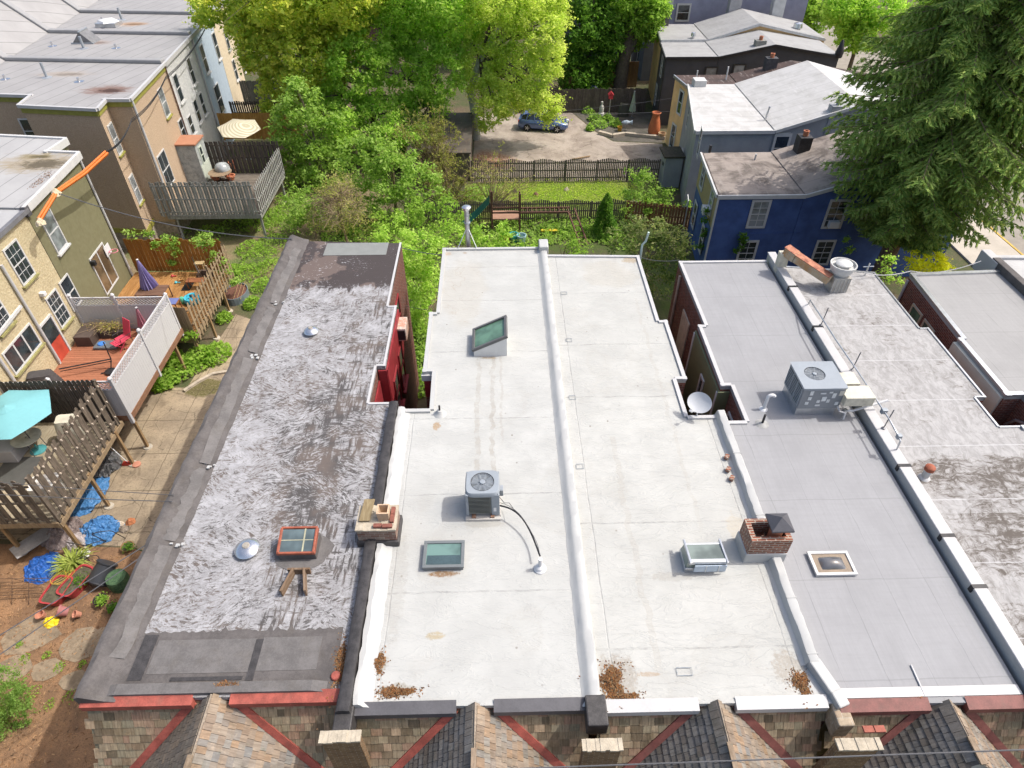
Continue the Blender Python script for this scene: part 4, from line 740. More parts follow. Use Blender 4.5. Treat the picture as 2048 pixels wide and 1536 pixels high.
# conduit run and support rods on the parapet
cp_ = [PZ(1618, 607, 8.3), PZ(1620, 600, 8.55), PZ(1640, 630, 8.72), PZ(1672, 680, 8.74), PZ(1715, 742, 8.76), PZ(1755, 803, 8.76), PZ(1777, 836, 8.76), PZ(1797, 872, 8.74), PZ(1801, 882, 8.66), PZ(1794, 898, 8.3)]
t = thing('conduit', 'bent metal conduit running along the strapped white parapet', 'conduit', cp_[0]); MB().tube(cp_, .024, 8).build('pipe', GALV, t, smooth=50)
b = MB(); b.ob(PZ(1768, 822, 8.76), X3, Y3, Z3, .16, .12, .16); b.ob(PZ(1798, 873, 8.72), X3, Y3, Z3, .12, .12, .14); b.build('junction_box', GREYMET, t, bevel=.01)
for i, (px, py, lb) in enumerate(((1642, 650, 'farthest'), (1704, 740, 'middle'), (1767, 856, 'nearest'))):
    q = PZ(px, py, 8.3); tag(MB().tube([q, q+V((.02, 0, .72))], .018, 7).lathe(q, [(.06, 0), (.05, .02), (.02, .03)], 10).build('support_rod', M('dull_steel', (.2, .2, .21), .5, .2, 8, metal=.5), org=q), lb+' of the three thin steel rods standing on the strapped parapet', 'steel rod', 'steel rods along the parapet conduit')
# mushroom fan with rusty duct on house 5
q = PZ(1676, 586, RZ); cx, cy = q.x, q.y+.33
t = thing('exhaust_fan', 'white mushroom exhaust fan on a streaked metal curb', 'exhaust fan', (cx, cy, 8.0)); FW = M('fan_white', (.5, .5, .485), .45, .08, 3, dirt=.25)
b = MB().box(cx-.32, cx+.32, cy-.32, cy+.32, 8.0, 8.62); b.build('fan_curb', M('streaked_curb', (.5, .49, .45), .5, .15, 3, col2=(.3, .28, .25), dirt=.4), t, bevel=.01)
sm = MB()
for i in range(5): x = cx-.3+i*.13; sm.box(x, x+.012, cy-.335, cy-.315, 8.02, 8.55)
sm.build('standing_seam', GALV, t)
MB().lathe((cx+.02, cy+.03, 8.62), [(.3, 0), (.33, .1), (.4, .14), (.42, .3), (.46, .32), (.47, .42), (.43, .42), (.41, .32), (.26, .3)], 36).build('fan_bowl', FW, t, smooth=35)
MB().lathe((cx+.02, cy+.03, 8.9), [(.2, 0), (.2, .12), (.29, .13), (.3, .17), (.24, .22), (.1, .235), (.01, .237)], 32).build('motor_hood', FW, t, smooth=35)
t = thing('exhaust_duct', 'rust streaked metal duct leaning from the parapet end to the mushroom fan', 'duct', PZ(1568, 520, 8))
d0, d1, d2 = PZ(1572, 500, 8.95), PZ(1592, 515, 8.85), PZ(cx and 1660, 560, 8.5)
MB().beam(d0, d1, .34, .34).beam(d1, d2, .34, .3).build('duct_body', M('rust_white_metal', (.52, .47, .36), .65, .2, 2.5, col2=(.42, .22, .08), dirt=.2), t, bevel=.015)
MB().beam(d0+Z3*.175, d1+Z3*.18, .35, .02).beam(d1+Z3*.165, d2+Z3*.16, .35, .02).build('rusted_top', M('rusted_top_sheet', (.28, .085, .05), .75, .35, 5, col2=(.45, .2, .12), bump=.3), t)
MB().box(d0.x-.2, d0.x+.15, d0.y-.15, d0.y+.15, 8.0, 8.85).build('duct_riser', CREAMM, t, bevel=.01)
q = PZ(1848, 955, RZ); t = thing('vent_chimney', 'short white pipe with a rust red cap beside the strapped parapet', 'vent pipe', (q.x, q.y, 8)); MB().lathe((q.x, q.y, 8), [(.16, 0), (.12, .05), (.1, .06), (.1, .32)], 18).build('pipe', WMET, t, smooth=40); MB().lathe((q.x, q.y, 8.3), [(.11, 0), (.13, .02), (.13, .13), (.09, .17), (.01, .18)], 14).build('rusty_cap', M('rust_red', (.28, .08, .04), .7, .3, 9), t, smooth=40)
q = PZ(1722, 548, RZ); q2 = PZ(1735, 538, 8.3); b = MB(); b.tube([q2, q2+Z3*.25], .03, 6); b.tube([q2+V((-.2, 0, .1)), q2+V((.2, 0, .12))], .02, 6); b.tube([V((q2.x, q2.y, 8.0)), q2], .03, 6)
tag(b.build('service_bracket', GALV), 'small metal wire bracket at the far corner of the mottled roof', 'bracket')
# flue behind house 2
q = V((-1.28, 24.0, 0)); t = thing('flue_pipe', 'tall stainless flue pipe with round cap behind the white roof', 'flue pipe', q); top = PY(933, 412, 24.0).z
q.x = PY(935, 460, 24.0).x; MB().tube([(q.x, 24, 0), (q.x, 24, top-.12)], .1, 16).build('pipe', GALV, t, smooth=40); MB().lathe((q.x, 24, top-.2), [(.1, 0), (.14, .02), (.14, .06), (.18, .08), (.19, .16), (.12, .21), (.01, .22)], 22).build('flue_cap', ALU, t, smooth=40)
MB().lathe((q.x, 24, top-.75), [(.13, 0), (.13, .06)], 16).lathe((q.x, 24, top-.4), [(.11, 0), (.11, .03)], 16).build('clamp_band', GREYMET, t)
MB().tube([(q.x, 24, top-.9), (q.x-.45, 23.5, 8.0)], .018, 6).tube([(q.x, 24, top-.9), (q.x+.4, 23.5, 8.0)], .018, 6).build('stay_rod', GALV, t)
# vents and small things behind house 3/4
for px, py, lb in ((1146, 505, ''),): pass
q = PZ(1290, 508, 8.3); tag(MB().tube([(q.x, 23.2, 5.5), (q.x, 23.2, 8.35), (q.x+.12, 23.2, 8.5), (q.x+.18, 23.2, 8.9)], .045, 8).build('vent_stack', M('pale_green_pipe', (.45, .55, .5), .5), org=(q.x, 23.2, 5.5), smooth=40), 'pale green crooked vent stack behind the right rear corner of the dish roof', 'vent stack')
# ------------------------------------------------------------------ houses on the left, seen from the back
from mathutils import noise as MN
def stucco(name, c, c2, sc=14, st=.6, dirt=.15):
    t = NT(name); p = t.pos(); n = t.noise(p, sc, 4, .65); v = t.vor(p, sc*1.3)
    cc = t.mix(t.mr(n, .3, .7), c, c2); cc = t.mix(t.mr(t.noise(t.map(p, (2.5, 2.5, .5)), 1, 5, .65), .5, .8, 0, dirt), cc, sc3(c, .5))
    return t.fin(cc, .9, 0, t.bump(t.mt('ADD', n, t.mt('MULTIPLY', v, .6)), st, .03), .2)
def seamroof(name, base, stains, ang=.5):
    t = NT(name); p = t.pos(); n = t.noise(p, .7, 5, .6); q = t.sep(t.map(p, rot=(0, 0, ang)))
    c = t.mix(t.mr(n, .3, .7), sc3(base, .92), sc3(base, 1.05)); s_ = t.mt('ABSOLUTE', t.mt('SUBTRACT', t.mt('FRACT', t.mt('DIVIDE', q[0], 1.0)), .5)); c = t.mix(t.mr(s_, .008, .03, .75, 0), c, sc3(base, .3))
    for (x, y, rx, ry, col, a) in stains:
        m = t.spot(p, x, y, rx, ry, t.noise(t.map(p, (1, 4, 1)), 1.6, 6, .7), .7, 1.); c = t.mix(t.mt('MULTIPLY', m, a), c, col)
        core = t.spot(p, x+rx*.15, y-ry*.1, rx*.5, ry*.45, t.noise(t.map(p, (1.2, 5, 1)), 2.5, 6, .75), .5, 1.5); c = t.mix(t.mt('MULTIPLY', core, min(1, a*1.15)), c, sc3(col, .35))
    return t.fin(c, .7, 0, t.bump(t.noise(p, 5, 4), .25, .02), .3)
def PP(px, py, p0, n): r = ray(px, py); o = V((0, 0, HC)); return o+r*((V(p0)-o).dot(V(n))/r.dot(V(n)))
CREAM = stucco('cream_stucco', (.4, .33, .2), (.5, .43, .28), 9, .7, .3); OLIVE = stucco('olive_render', (.155, .145, .08), (.175, .165, .095), 5, .12, .25)
TAN = stucco('tan_pebble_dash', (.36, .265, .18), (.46, .35, .25), 16, .6); WSTU = stucco('white_stucco', (.44, .44, .44), (.54, .54, .53), 6, .9); BLUW = stucco('pale_blue_wall', (.33, .4, .47), (.38, .45, .52), 5, .3)
OLTRIM = M('olive_trim', (.25, .24, .05), .6, .15, 4, dirt=.2); STONE = stucco('rubble_stone', (.22, .18, .13), (.4, .35, .28), 4, .9, .5)
def left_dir(): return V((-.0915, .9958, 0))
UL = left_dir(); NL = V((.9958, .0915, 0))
ZT = 9.0
LG = 'terraced houses on the left seen from behind'
def lp(A, d, o=0): return A+UL*d+NL*o
A0 = PZ(258, 198, ZT); A0.z = 0
def XY(v): return (v.x, v.y)
def win_px(root, px, py, w, h, p0, n, **k):
    c = PP(px, py, p0, n); n = V(n); ux = V((-n.y, n.x, 0)); return window(root, c, ux, n, w, h, **k)
# tan house
tp = [XY(PZ(*q, ZT)) for q in ((258, 198), (209, 198), (192, 217), (40, 210), (65, 190), (0, 190))]
e = lp(A0, 6.9); tanpoly = [tp[0], tp[1], tp[2], tp[3], tp[4], (-31.5, 40.4), (-33.3, 47.0), (e.x, e.y)]
ht = thing('terraced_house', 'tan pebble dashed house with olive trim, bay and brown stained flat roof', 'house', (-26, 43, 0), LG)
MB().prism(tanpoly, 1.3, ZT-.3, top=False).build('wall', TAN, ht)
MB().prism([(p[0]-.03, p[1]+.03) for p in tanpoly], 0, 1.3).build('stone_base', STONE, ht)
def fascia_band(root, poly, idx, z0, z1, m, out, name='fascia'):
    b = MB()
    for i in idx:
        a, c = V((*poly[i], 0)), V((*poly[(i+1) % len(poly)], 0)); d = (c-a).normalized(); nn = V((d.y, -d.x, 0)); cen = V((sum(p[0] for p in poly)/len(poly), sum(p[1] for p in poly)/len(poly), 0))
        if nn.dot((a+c)/2-cen) < 0: nn = -nn
        b.ob((a+c)/2+nn*out/2+Z3*((z0+z1)/2+.001*i), d, nn, Z3, (c-a).length+out, out, z1-z0)
    return b.build(name, m, root)
fascia_band(ht, tanpoly, (0, 1, 2, 3, 4, 7), ZT-.42, ZT-.12, OLTRIM, .06); fascia_band(ht, tanpoly, (0, 1, 2, 3, 4, 7), ZT-.12, ZT+.05, WMET, .16, 'gutter'); fascia_band(ht, tanpoly, (1, 2), 1.25, 1.55, OLTRIM, .07, 'bay_skirt')
SR = (.285, .28, .277)
st = lambda px, py, rx, ry, c, a: (PZ(px, py, ZT).x, PZ(px, py, ZT).y, rx, ry, c, a)
SEAMR = seamroof('pale_seamed_roof', SR, [st(215, 180, 1.9, 1.1, (.16, .085, .06), .85), st(130, 148, 2.2, .8, (.3, .24, .18), .5), st(190, 85, 1.6, .8, (.28, .2, .16), .55), st(265, 48, 1.6, .8, (.35, .2, .09), .65), st(255, 25, 1.5, .5, (.5, .42, .3), .5)], 0.28)
MB().prism([(p[0]*.9985, p[1]) for p in tanpoly], ZT-.1, ZT).build('roof', SEAMR, ht)
for px, py, w, h in ((327, 205, .95, 1.75),): win_px(ht, px, py, w, h, A0, NL, frame=WHITE, pane=GLASSC, sillm=OLTRIM)
bn = V((1, .12, 0)).normalized(); bp = V((*tp[2], 0)); bm = (V((*tp[1], 0))+bp)/2
bd = (V((*tp[1], 0))-bp); bnn = V((bd.y, -bd.x, 0)).normalized(); bnn = bnn if bnn.x > 0 else -bnn
for z in (7.0, 3.9): window(ht, V((bm.x, bm.y, z)), bd.normalized(), bnn, .8, 1.75, WHITE, GLASSC, sillm=OLTRIM)
window(ht, V((-27.9, 40.02, 6.9)), X3, -Y3, 1.3, 1.5, WHITE, GLASSD, sillm=OLTRIM)
c_ = lp(A0, .12, .08); downspout(ht, (c_.x, c_.y, ZT-.1), (c_.x, c_.y, 0), .07)
win_px(ht, 331, 338, 1.5, 2.1, A0, NL, frame=WHITE, pane=GLASSD, sill=False, cols=2)
c_ = lp(A0, 6.8, .08); downspout(ht, (c_.x, c_.y, ZT), (c_.x, c_.y, 3), .05, M('brown_pipe', (.1, .05, .035), .6))
# white, pale blue and cream houses beyond
def row_next(name, label, d0, d1, wm, z=ZT, y_left=None):
    a, c = lp(A0, d0), lp(A0, d1); poly = [XY(a), XY(c), (c.x-13.2, c.y+.9), (a.x-13.2, a.y+.9)]
    h = thing('terraced_house', label, 'house', ((a.x+c.x)/2, (a.y+c.y)/2, 0), LG); MB().prism(poly, 0, z-.15, top=False).build('wall', wm, h); MB().prism(poly, z-.15, z).build('roof', SEAMR, h)
    fascia_band(h, poly, (0,), z-.2, z+.05, WMET, .16, 'gutter'); return h, a, c
hw, a, c = row_next('w', 'white stuccoed house between the tan and the pale blue one', 6.95, 13.9, WSTU)
for px, py, w, h in ((356, 176, .95, 1.8), (382, 142, .95, 1.8), (394, 222, .9, 1.6), (405, 208, .9, 1.6)): win_px(hw, px, py, w, h, a, NL)
for px, py in ((364, 258), (382, 250)): win_px(hw, px, py, .9, 1.3, a, NL)
c_ = lp(A0, 13.8, .08); downspout(hw, (c_.x, c_.y, ZT), (c_.x, c_.y, 0), .07)
hb, a, c = row_next('b', 'pale blue house in the terrace, partly shaded by the yellow tree', 13.95, 20.0, BLUW)
for px, py in ((408, 118), (432, 92)): win_px(hb, px, py, 1.0, 2.0, a, NL)
win_px(hb, 438, 198, 1.5, 2.2, a, NL, sill=False)
hc, a, c = row_next('c', 'last cream house of the terrace under the yellow tree', 20.05, 25.5, stucco('buff_render', (.5, .42, .3), (.58, .5, .37), 5, .3))
for px, py in ((453, 78), (487, 125), (470, 140)): win_px(hc, px, py, .9, 1.7, a, NL)
# rising street side of these roofs and party ridges
b = MB()
k0, k1 = V((-31.6, 40.4, ZT)), V((-34.6, 70, ZT)); r0, r1 = V((-35.4, 41.5, 11.2)), V((-37.0, 70, 11.2))
for nm, y0, y1, hh in (('t', 40.4, 46.9, ht), ('w', 46.95, 53.8, hw), ('b', 53.9, 60, hb), ('c', 60.1, 70, hc)):
    f0, f1 = (y0-40.4)/29.6, (y1-40.4)/29.6; q = [k0.lerp(k1, f0), k0.lerp(k1, f1), r0.lerp(r1, f1), r0.lerp(r1, f0)]
    m_ = MB(); m_.face([q[0]+Z3*.01, q[3], q[2], q[1]+Z3*.01]); m_.face([q[3], q[3]-Z3*11, q[2]-Z3*11, q[2]]); m_.face([q[0], q[0]-Z3*9, q[3]-Z3*11, q[3]]); m_.face([q[1], q[1]-Z3*9, q[2]-Z3*11, q[2]]); m_.build('street_side_roof', SEAMR, hh)
    if nm != 't':
        # party ridge
        p0 = lp(A0, {'w': 6.95, 'b': 13.95, 'c': 20.05}[nm]); p1 = V((q[0].x, q[0].y, 0)); MB().beam((p0.x, p0.y, ZT+.12), (p1.x, p1.y, ZT+.12), .5, .24).beam((p1.x, p1.y, ZT+.12), (q[3].x, q[3].y, 11.3), .5, .24).build('party_ridge', M('grey_ridge_'+nm, (.26, .26, .262), .6, .08, 3), hh, bevel=.06)
def roofvent(root, px, py, h, r=.07, m=GREYMET, lean=0):
    q = PZ(px, py, ZT); return MB().tube([(q.x, q.y, ZT), (q.x+lean, q.y, ZT+h)], r, 10).lathe((q.x, q.y, ZT), [(.3, .005), (.2, .03), (.08, .05)], 14).build('vent_pipe', m, root, smooth=50)
roofvent(ht, 94, 155, .85, .08); roofvent(ht, 158, 163, .22, .07, ALU); roofvent(ht, 10, 158, .25, .07, ALU); roofvent(hw, 168, 97, .75, .09); roofvent(hw, 105, 92, .28, .06, ALU); roofvent(hw, 232, 96, .25, .07, ALU); roofvent(hb, 244, 40, .85, .09); roofvent(hb, 204, 40, .2, .06, ALU)
q = PZ(166, 88, ZT); sk_ = MB(); w = .62
sk_.raw([(q.x-.75, q.y, ZT), (q.x+.75, q.y, ZT), (q.x+.75, q.y+1.2, ZT), (q.x-.75, q.y+1.2, ZT), (q.x, q.y, ZT+.75), (q.x, q.y+1.2, ZT+.75)], [(0, 1, 4), (1, 2, 5, 4), (2, 3, 5), (3, 0, 4, 5)]); s_ = sk_.build('ridge_skylight', M('ridge_skylight_glass', (.16, .16, .16), .3, .2, 5), hw)
MB().beam((q.x, q.y-.05, ZT+.76), (q.x, q.y+1.25, ZT+.76), .1, .06).beam((q.x-.78, q.y-.03, ZT+.04), (q.x+.78, q.y-.03, ZT+.04), .08, .1).build('frame', GREYMET, s_)
q = PZ(212, 56, ZT); s_ = MB().box(q.x-.75, q.x+.75, q.y, q.y+1.3, ZT, ZT+.3).build('dome_skylight', GALV, hb, bevel=.02); MB().lathe((q.x, q.y+.65, ZT+.3), [(.85, 0), (.75, .1), (.4, .17), (.01, .18)], 4).build('dome', PLASW, s_)
# olive house
ZO = 8.6; o0 = PZ(45, 415, ZO); o1 = V((-21.02, 32.35, 0)); on = V((o1.y-o0.y, -(o1.x-o0.x), 0)).normalized()
op = [(o0.x, o0.y), (o1.x, o1.y), (-22.7, 32.55), (-22.55, 34.2), (-27.5, 34.9), (-30, 27.2)]
ho = thing('terraced_house', 'olive rendered house with sliding door onto the cedar deck', 'house', (-25, 30, 0), LG)
MB().prism(op, 0, ZO-.12, top=False).build('wall', OLIVE, ho)
t_ = seamroof('puddled_roof', (.34, .338, .335), [(PZ(75, 325, ZO).x, PZ(75, 325, ZO).y, 2.8, 1.5, (.27, .22, .14), .85), (PZ(70, 312, ZO).x, PZ(70, 312, ZO).y, 1.3, .5, (.2, .16, .07), .7)], .1)
MB().prism(op, ZO-.12, ZO-.02).build('roof', t_, ho); fascia_band(ho, op, (0, 1, 2, 3), ZO-.28, ZO+.06, WHITE, .16, 'gutter')
win_px(ho, 106, 462, 1.05, 1.9, o0, on, pane=GLASSC); win_px(ho, 140, 585, .95, 1.6, o0, on, pane=GLASSD, sill=False)
d_ = win_px(ho, 208, 538, 1.75, 2.2, o0, on, pane=glass('reflecting_door', (.14, .1, .06), .05), sill=False, cols=2, mw=.07, rail=False)
c_ = o1+on*.08; downspout(ho, (c_.x, c_.y-.1, ZO-.1), (c_.x, c_.y-.1, 1.5), .06)
q = PP(212, 500, o0, on); t = thing('basketball_hoop', 'pink toy basketball hoop on a white board above the sliding door', 'hoop', q); MB().ob(q+on*.08, V((-on.y, on.x, 0)), on, Z3, .6, .03, .55).build('backboard', PLASW, t); MB().lathe(q+on*.35-Z3*.1, [(.2, 0), (.23, 0), (.23, .03), (.2, .03), (.2, 0)], 20, cap=False).build('rim', M('pink_plastic', (.6, .2, .25), .5), t)
q = PP(182, 527, o0, on); MB().box(q.x, q.x+.25, q.y-.1, q.y+.1, q.z-.1, q.z+.15).build('wall_lamp', BLACK, ho, bevel=.03)
litter('leaf_litter', 'brown leaf litter along the gutter of the puddled roof', PZ(85, 358, ZO).x, PZ(85, 358, ZO).y, .25, .8, 300, ZO)
# cream house
ZC = 8.5; c0 = V((o0.x, o0.y-.04, 0)); c1 = V((-20.16, 3.0, 0)); cn = V((c0.y-c1.y, -(c0.x-c1.x), 0)).normalized()
cp2 = [XY(c1), XY(c0), (-30, 27.1), (-30, 3)]
hcr = thing('terraced_house', 'cream stuccoed house with red back door above the lattice deck', 'house', (-25, 20, 0), LG)
MB().prism(cp2, 0, ZC-.1, top=False).build('wall', CREAM, hcr); MB().prism(cp2, ZC-.1, ZC).build('roof', M('cream_house_roof', (.33, .33, .33), .7, .06), hcr); fascia_band(hcr, cp2, (0,), ZC-.14, ZC+.06, M('dark_gutter', (.14, .14, .15), .5), .18, 'gutter')
WS = M('mossy_sill', (.27, .25, .1), .8, .3, 6, dirt=.4)
for px, py, w, h in ((38, 525, 1.05, 1.75), (116, 617, .95, 1.65)): win_px(hcr, px, py, w, h, c0, cn, cols=3, rows=4, pane=GLASSD, sillm=WS)
win_px(hcr, 44, 697, 2.2, 1.15, c0, cn, cols=3, mw=.08, rail=False, pane=GLASSD, sillm=WS)
win_px(hcr, -8, 625, 1.0, 1.6, c0, cn, cols=3, rows=4, sillm=WS)
q = PP(104, 672, c0, cn); ux = V((-cn.y, cn.x, 0)); d_ = MB(); w, h = 1.0, 2.1; q.z = 3.2
for s in (-1, 1): d_.ob(q+ux*s*w/2+cn*.04, ux, cn, Z3, .1, .08, h)
d_.ob(q+Z3*h/2+cn*.04, ux, cn, Z3, w+.1, .08, .1); fr = d_.build('back_door', WHITE, hcr)
MB().ob(q-Z3*.5+cn*.02, ux, cn, Z3, w-.1, .02, 1.05).build('red_panel', M('red_door', (.4, .06, .035), .5), fr); MB().ob(q+Z3*.5+cn*.02, ux, cn, Z3, w-.1, .02, 1.0).build('pane', GLASSD, fr)
for (pa, pb) in (((3, 530), (118, 722)), ((-5, 700), (30, 775))):
    a_, b_ = PP(*pa, c0+cn*.1, cn), PP(*pb, c0+cn*.1, cn); m_ = (a_+b_)/2; downspout(hcr, (m_.x, m_.y, a_.z), (m_.x, m_.y, max(b_.z, 2.2)), .06)
a_, b_ = PP(42, 612, c0+cn*.1, cn), PP(-20, 690, c0+cn*.1, cn); MB().beam(a_, b_, .1, .12).build('white_ledge', WHITE, hcr)
q = PP(80, 588, c0, cn); MB().ob(q+cn*.12, ux, cn, Z3, .22, .24, .2).build('flood_lamp', PLASW, hcr, bevel=.03)
q = PP(45, 410, c0+cn*.05, cn); MB().box(q.x-.12, q.x+.12, q.y-.15, q.y+.15, ZC-.3, ZC+.15).build('corner_bracket', DARKG, hcr, bevel=.02)
# ------------------------------------------------------------------ decks
W_BR = wood('weathered_brown_wood', (.1, .08, .062), (.22, .18, .14)); W_GR = wood('grey_weathered_wood', (.22, .22, .2), (.4, .4, .37)); W_OR = wood('stained_cedar', (.3, .12, .025), (.42, .2, .05)); W_TN = wood('pale_aged_pine', (.24, .17, .1), (.36, .28, .18)); W_DK = wood('dark_aged_wood', (.055, .045, .038), (.13, .11, .09))
F_BR = wood('deck_board_grey_tan', (.3, .25, .17), (.42, .36, .26), 'Y'); F_RD = wood('red_brown_composite', (.3, .12, .065), (.36, .15, .085), 'X'); F_CD = wood('oiled_cedar_floor', (.28, .13, .035), (.45, .25, .1), 'Y'); F_GR = wood('dark_grey_floor', (.12, .1, .08), (.22, .19, .15), 'X')
POST = wood('post_wood', (.25, .16, .08), (.38, .26, .14))
def pickets(p0, p1, z0, h, w=.13, gap=.035, th=.02, both=False, top='flat', off=0., jit=.015, scal=None, clips=None):
    p0, p1 = V((p0[0], p0[1], 0)), V((p1[0], p1[1], 0)); d = (p1-p0); L = d.length; d /= L; n = V((d.y, -d.x, 0)); b = MB(); a = 0; i = 0; cl = MB()
    while a < L-w*.5:
        hh = h+random.uniform(-jit, jit)*2
        if scal: hh += scal[0]*math.sin(2*math.pi*(a/scal[1]))
        s = (1 if i % 2 else -1) if both else 1; c = p0+d*(a+w/2)+n*(off+s*(.035 if both else 0)); zb = z0+random.uniform(-jit, jit)
        if top == 'dog':
            q = [(-w/2, 0), (w/2, 0), (w/2, hh-.06), (w/4, hh), (-w/4, hh), (-w/2, hh-.06)]; o = []
            for sg in (-1, 1): o += [c+d*x+n*(sg*th/2)+Z3*(zb+y) for x, y in q]
            b.raw(o, [tuple(range(6)), tuple(range(11, 5, -1))]+[(k, (k+1) % 6, 6+(k+1) % 6, 6+k) for k in range(6)])
        else: b.ob(c+Z3*(zb+hh/2), d, n, Z3, w, th, hh)
        if clips:
            for zz in clips: cl.ob(c+Z3*(z0+h*zz)+n*s*.03, d, n, Z3, .05, .05, .07)
        a += w+gap*(1+random.uniform(-.2, .2)); i += 1
    return b, cl, d, n, L
def fence_part(root, p0, p1, z0, h, m, name='fence_panel', rails=(.12, .5, .88), posts=None, postm=None, pw=.09, ph=None, clips=None, clipm=None, **k):
    b, cl, d, n, L = pickets(p0, p1, z0, h, clips=clips, **k); f = b.build(name, m, root); r = MB(); P0 = V((p0[0], p0[1], z0)); both = k.get('both')
    for i, q in enumerate(rails): r.ob(P0+d*L/2+Z3*h*q+n*(0 if both else -.035), d, n, Z3, L-.004*i, .04, .08)
    r.build('rail', m, f)
    if clips: tag(cl.build('fence_clips', clipm, f), kind='stuff')
    for q in (posts or ()):
        c = P0+d*L*q; MB().box(c.x-pw/2, c.x+pw/2, c.y-pw/2, c.y+pw/2, z0-.1, z0+(ph or h)).build('fence_post', postm or m, root)
    return f
def deck(name, label, x0, x1, y0, y1, z, fm, along, beamm, posts, postm=POST, pw=.12, bw=.14):
    t = thing(name, label, 'deck', ((x0+x1)/2, (y0+y1)/2, 0), 'raised timber decks behind the terrace'); b = MB()
    if along == 'Y':
        x = x0
        while x < x1-.02: b.box(x, min(x+bw, x1), y0, y1, z-.03, z+random.uniform(0, .004)); x += bw+.008
    else:
        y = y0
        while y < y1-.02: b.box(x0, x1, y, min(y+bw, y1), z-.03, z+random.uniform(0, .004)); y += bw+.008
    b.build('floor', fm, t); e = MB(); e.box(x1-.05, x1+.06, y0-.05, y1+.05, z-.32, z-.035); e.build('side_beam', beamm, t); MB().box(x0, x1-.06, y0-.05, y0+.04, z-.3, z-.04).build('front_beam', beamm, t)
    for (x, y) in posts:
        p_ = MB().box(x-pw/2, x+pw/2, y-pw/2, y+pw/2, 0, z-.05).build('support_post', postm, t); MB().lathe((x, y, 0), [(.2, 0), (.18, .06), (.01, .07)], 14).build('footing', M('concrete_footing', (.4, .36, .29), .9, .15) if 'concrete_footing' not in bpy.data.materials else bpy.data.materials['concrete_footing'], p_)
    return t
CLIP = M('pale_fence_clip', (.55, .47, .38), .7, .1)
# near brown deck
dA = deck('wooden_deck', 'brown weathered deck under the teal umbrella, nearest the camera', -20.2, -16.3, 14.7, 19.85, 2.1, F_BR, 'Y', W_TN, [(-16.2, 19.3), (-16.25, 17.0), (-16.3, 14.85), (-18.6, 14.85)])
fence_part(dA, (-16.24, 19.8), (-16.24, 14.75), 2.0, 2.45, W_BR, both=True, top='dog', w=.15, gap=.06, clips=(.2, .55, .9), clipm=CLIP, posts=(.0, .5, 1), ph=2.5)
fence_part(dA, (-20.2, 14.7), (-16.35, 14.7), 2.0, 2.35, W_BR, both=True, top='dog', w=.15, gap=.06, posts=(.55,), ph=2.4)
fence_part(dA, (-20.1, 19.9), (-16.4, 19.9), 2.0, 2.4, W_DK, both=False, top='dog', w=.16, gap=.03, posts=(0, .5), ph=2.45)
MB().box(-16.33, -16.18, 14.68, 20.0, 1.78, 1.99).build('bleached_beam', W_TN, dA)
# white lattice deck
dB = deck('lattice_deck', 'red brown deck enclosed by white lattice topped vinyl fence', -20.55, -15.9, 20.15, 26.3, 2.2, F_RD, 'X', wood('rust_beam', (.2, .1, .06), (.3, .17, .1), 'Y'), [(-15.95, 20.3), (-16.0, 25.4)])
VIN = M('white_vinyl', (.48, .48, .49), .4, .02, 1)
def vinyl(root, p0, p1, z0, h, lat=.4, caps=(0, 1), postat=None):
    p0, p1 = V((*p0, z0)), V((*p1, z0)); d = (p1-p0); L = d.length; d /= L; n = V((d.y, -d.x, 0)); b = MB()
    k = int(L/.16); hp = h-lat-.06
    for i in range(k): b.ob(p0+d*L*(i+.5)/k+Z3*hp/2, d, n, Z3, L/k-.006, .03, hp)
    b.ob(p0+d*L/2+Z3*hp/2, d, n, Z3, L, .02, hp-.01); f = b.build('vinyl_panel', VIN, root)
    r = MB()
    for zz, hh in ((.04, .09), (hp, .08), (h, .07)): r.ob(p0+d*L/2+Z3*zz, d, n, Z3, L, .06, hh)
    r.build('rail', VIN, f); g = MB(); s = .17; a = -lat
    while a < L:
        for sg in (1, -1):
            q0 = [a, hp+.03] if sg > 0 else [a, h-.02]; q1 = [a+lat, h-.02] if sg > 0 else [a+lat, hp+.03]
            c0_, c1_ = max(0, q0[0]), min(L, q1[0])
            if c1_ > c0_+.02:
                sl_ = (q1[1]-q0[1])/lat; g.beam(p0+d*c0_+Z3*(q0[1]+sl_*(c0_-q0[0])+0)+n*.006*sg, p0+d*c1_+Z3*(q0[1]+sl_*(c1_-q0[0]))+n*.006*sg, .036 if False else .014, .046, n)
        a += s
    g.build('lattice', VIN, f)
    for q in (postat or (0, 1)):
        c = p0+d*L*q; p_ = MB().box(c.x-.065, c.x+.065, c.y-.065, c.y+.065, z0-.25, z0+h+.12).build('vinyl_post', VIN, root, bevel=.008); MB().lathe((c.x, c.y, z0+h+.12), [(.075, 0), (.1, .03), (.1, .06), (.05, .12), (.01, .15)], 12).build('post_cap', VIN, p_, smooth=40)
vinyl(dB, (-20.5, 26.3), (-15.95, 26.3), 1.98, 2.05, postat=(0, .45, 1)); vinyl(dB, (-15.88, 26.15), (-15.88, 20.25), 1.98, 2.25, postat=(.5,)); vinyl(dB, (-20.4, 20.15), (-15.88, 20.15), 1.98, 2.1, postat=(0, .45, 1))
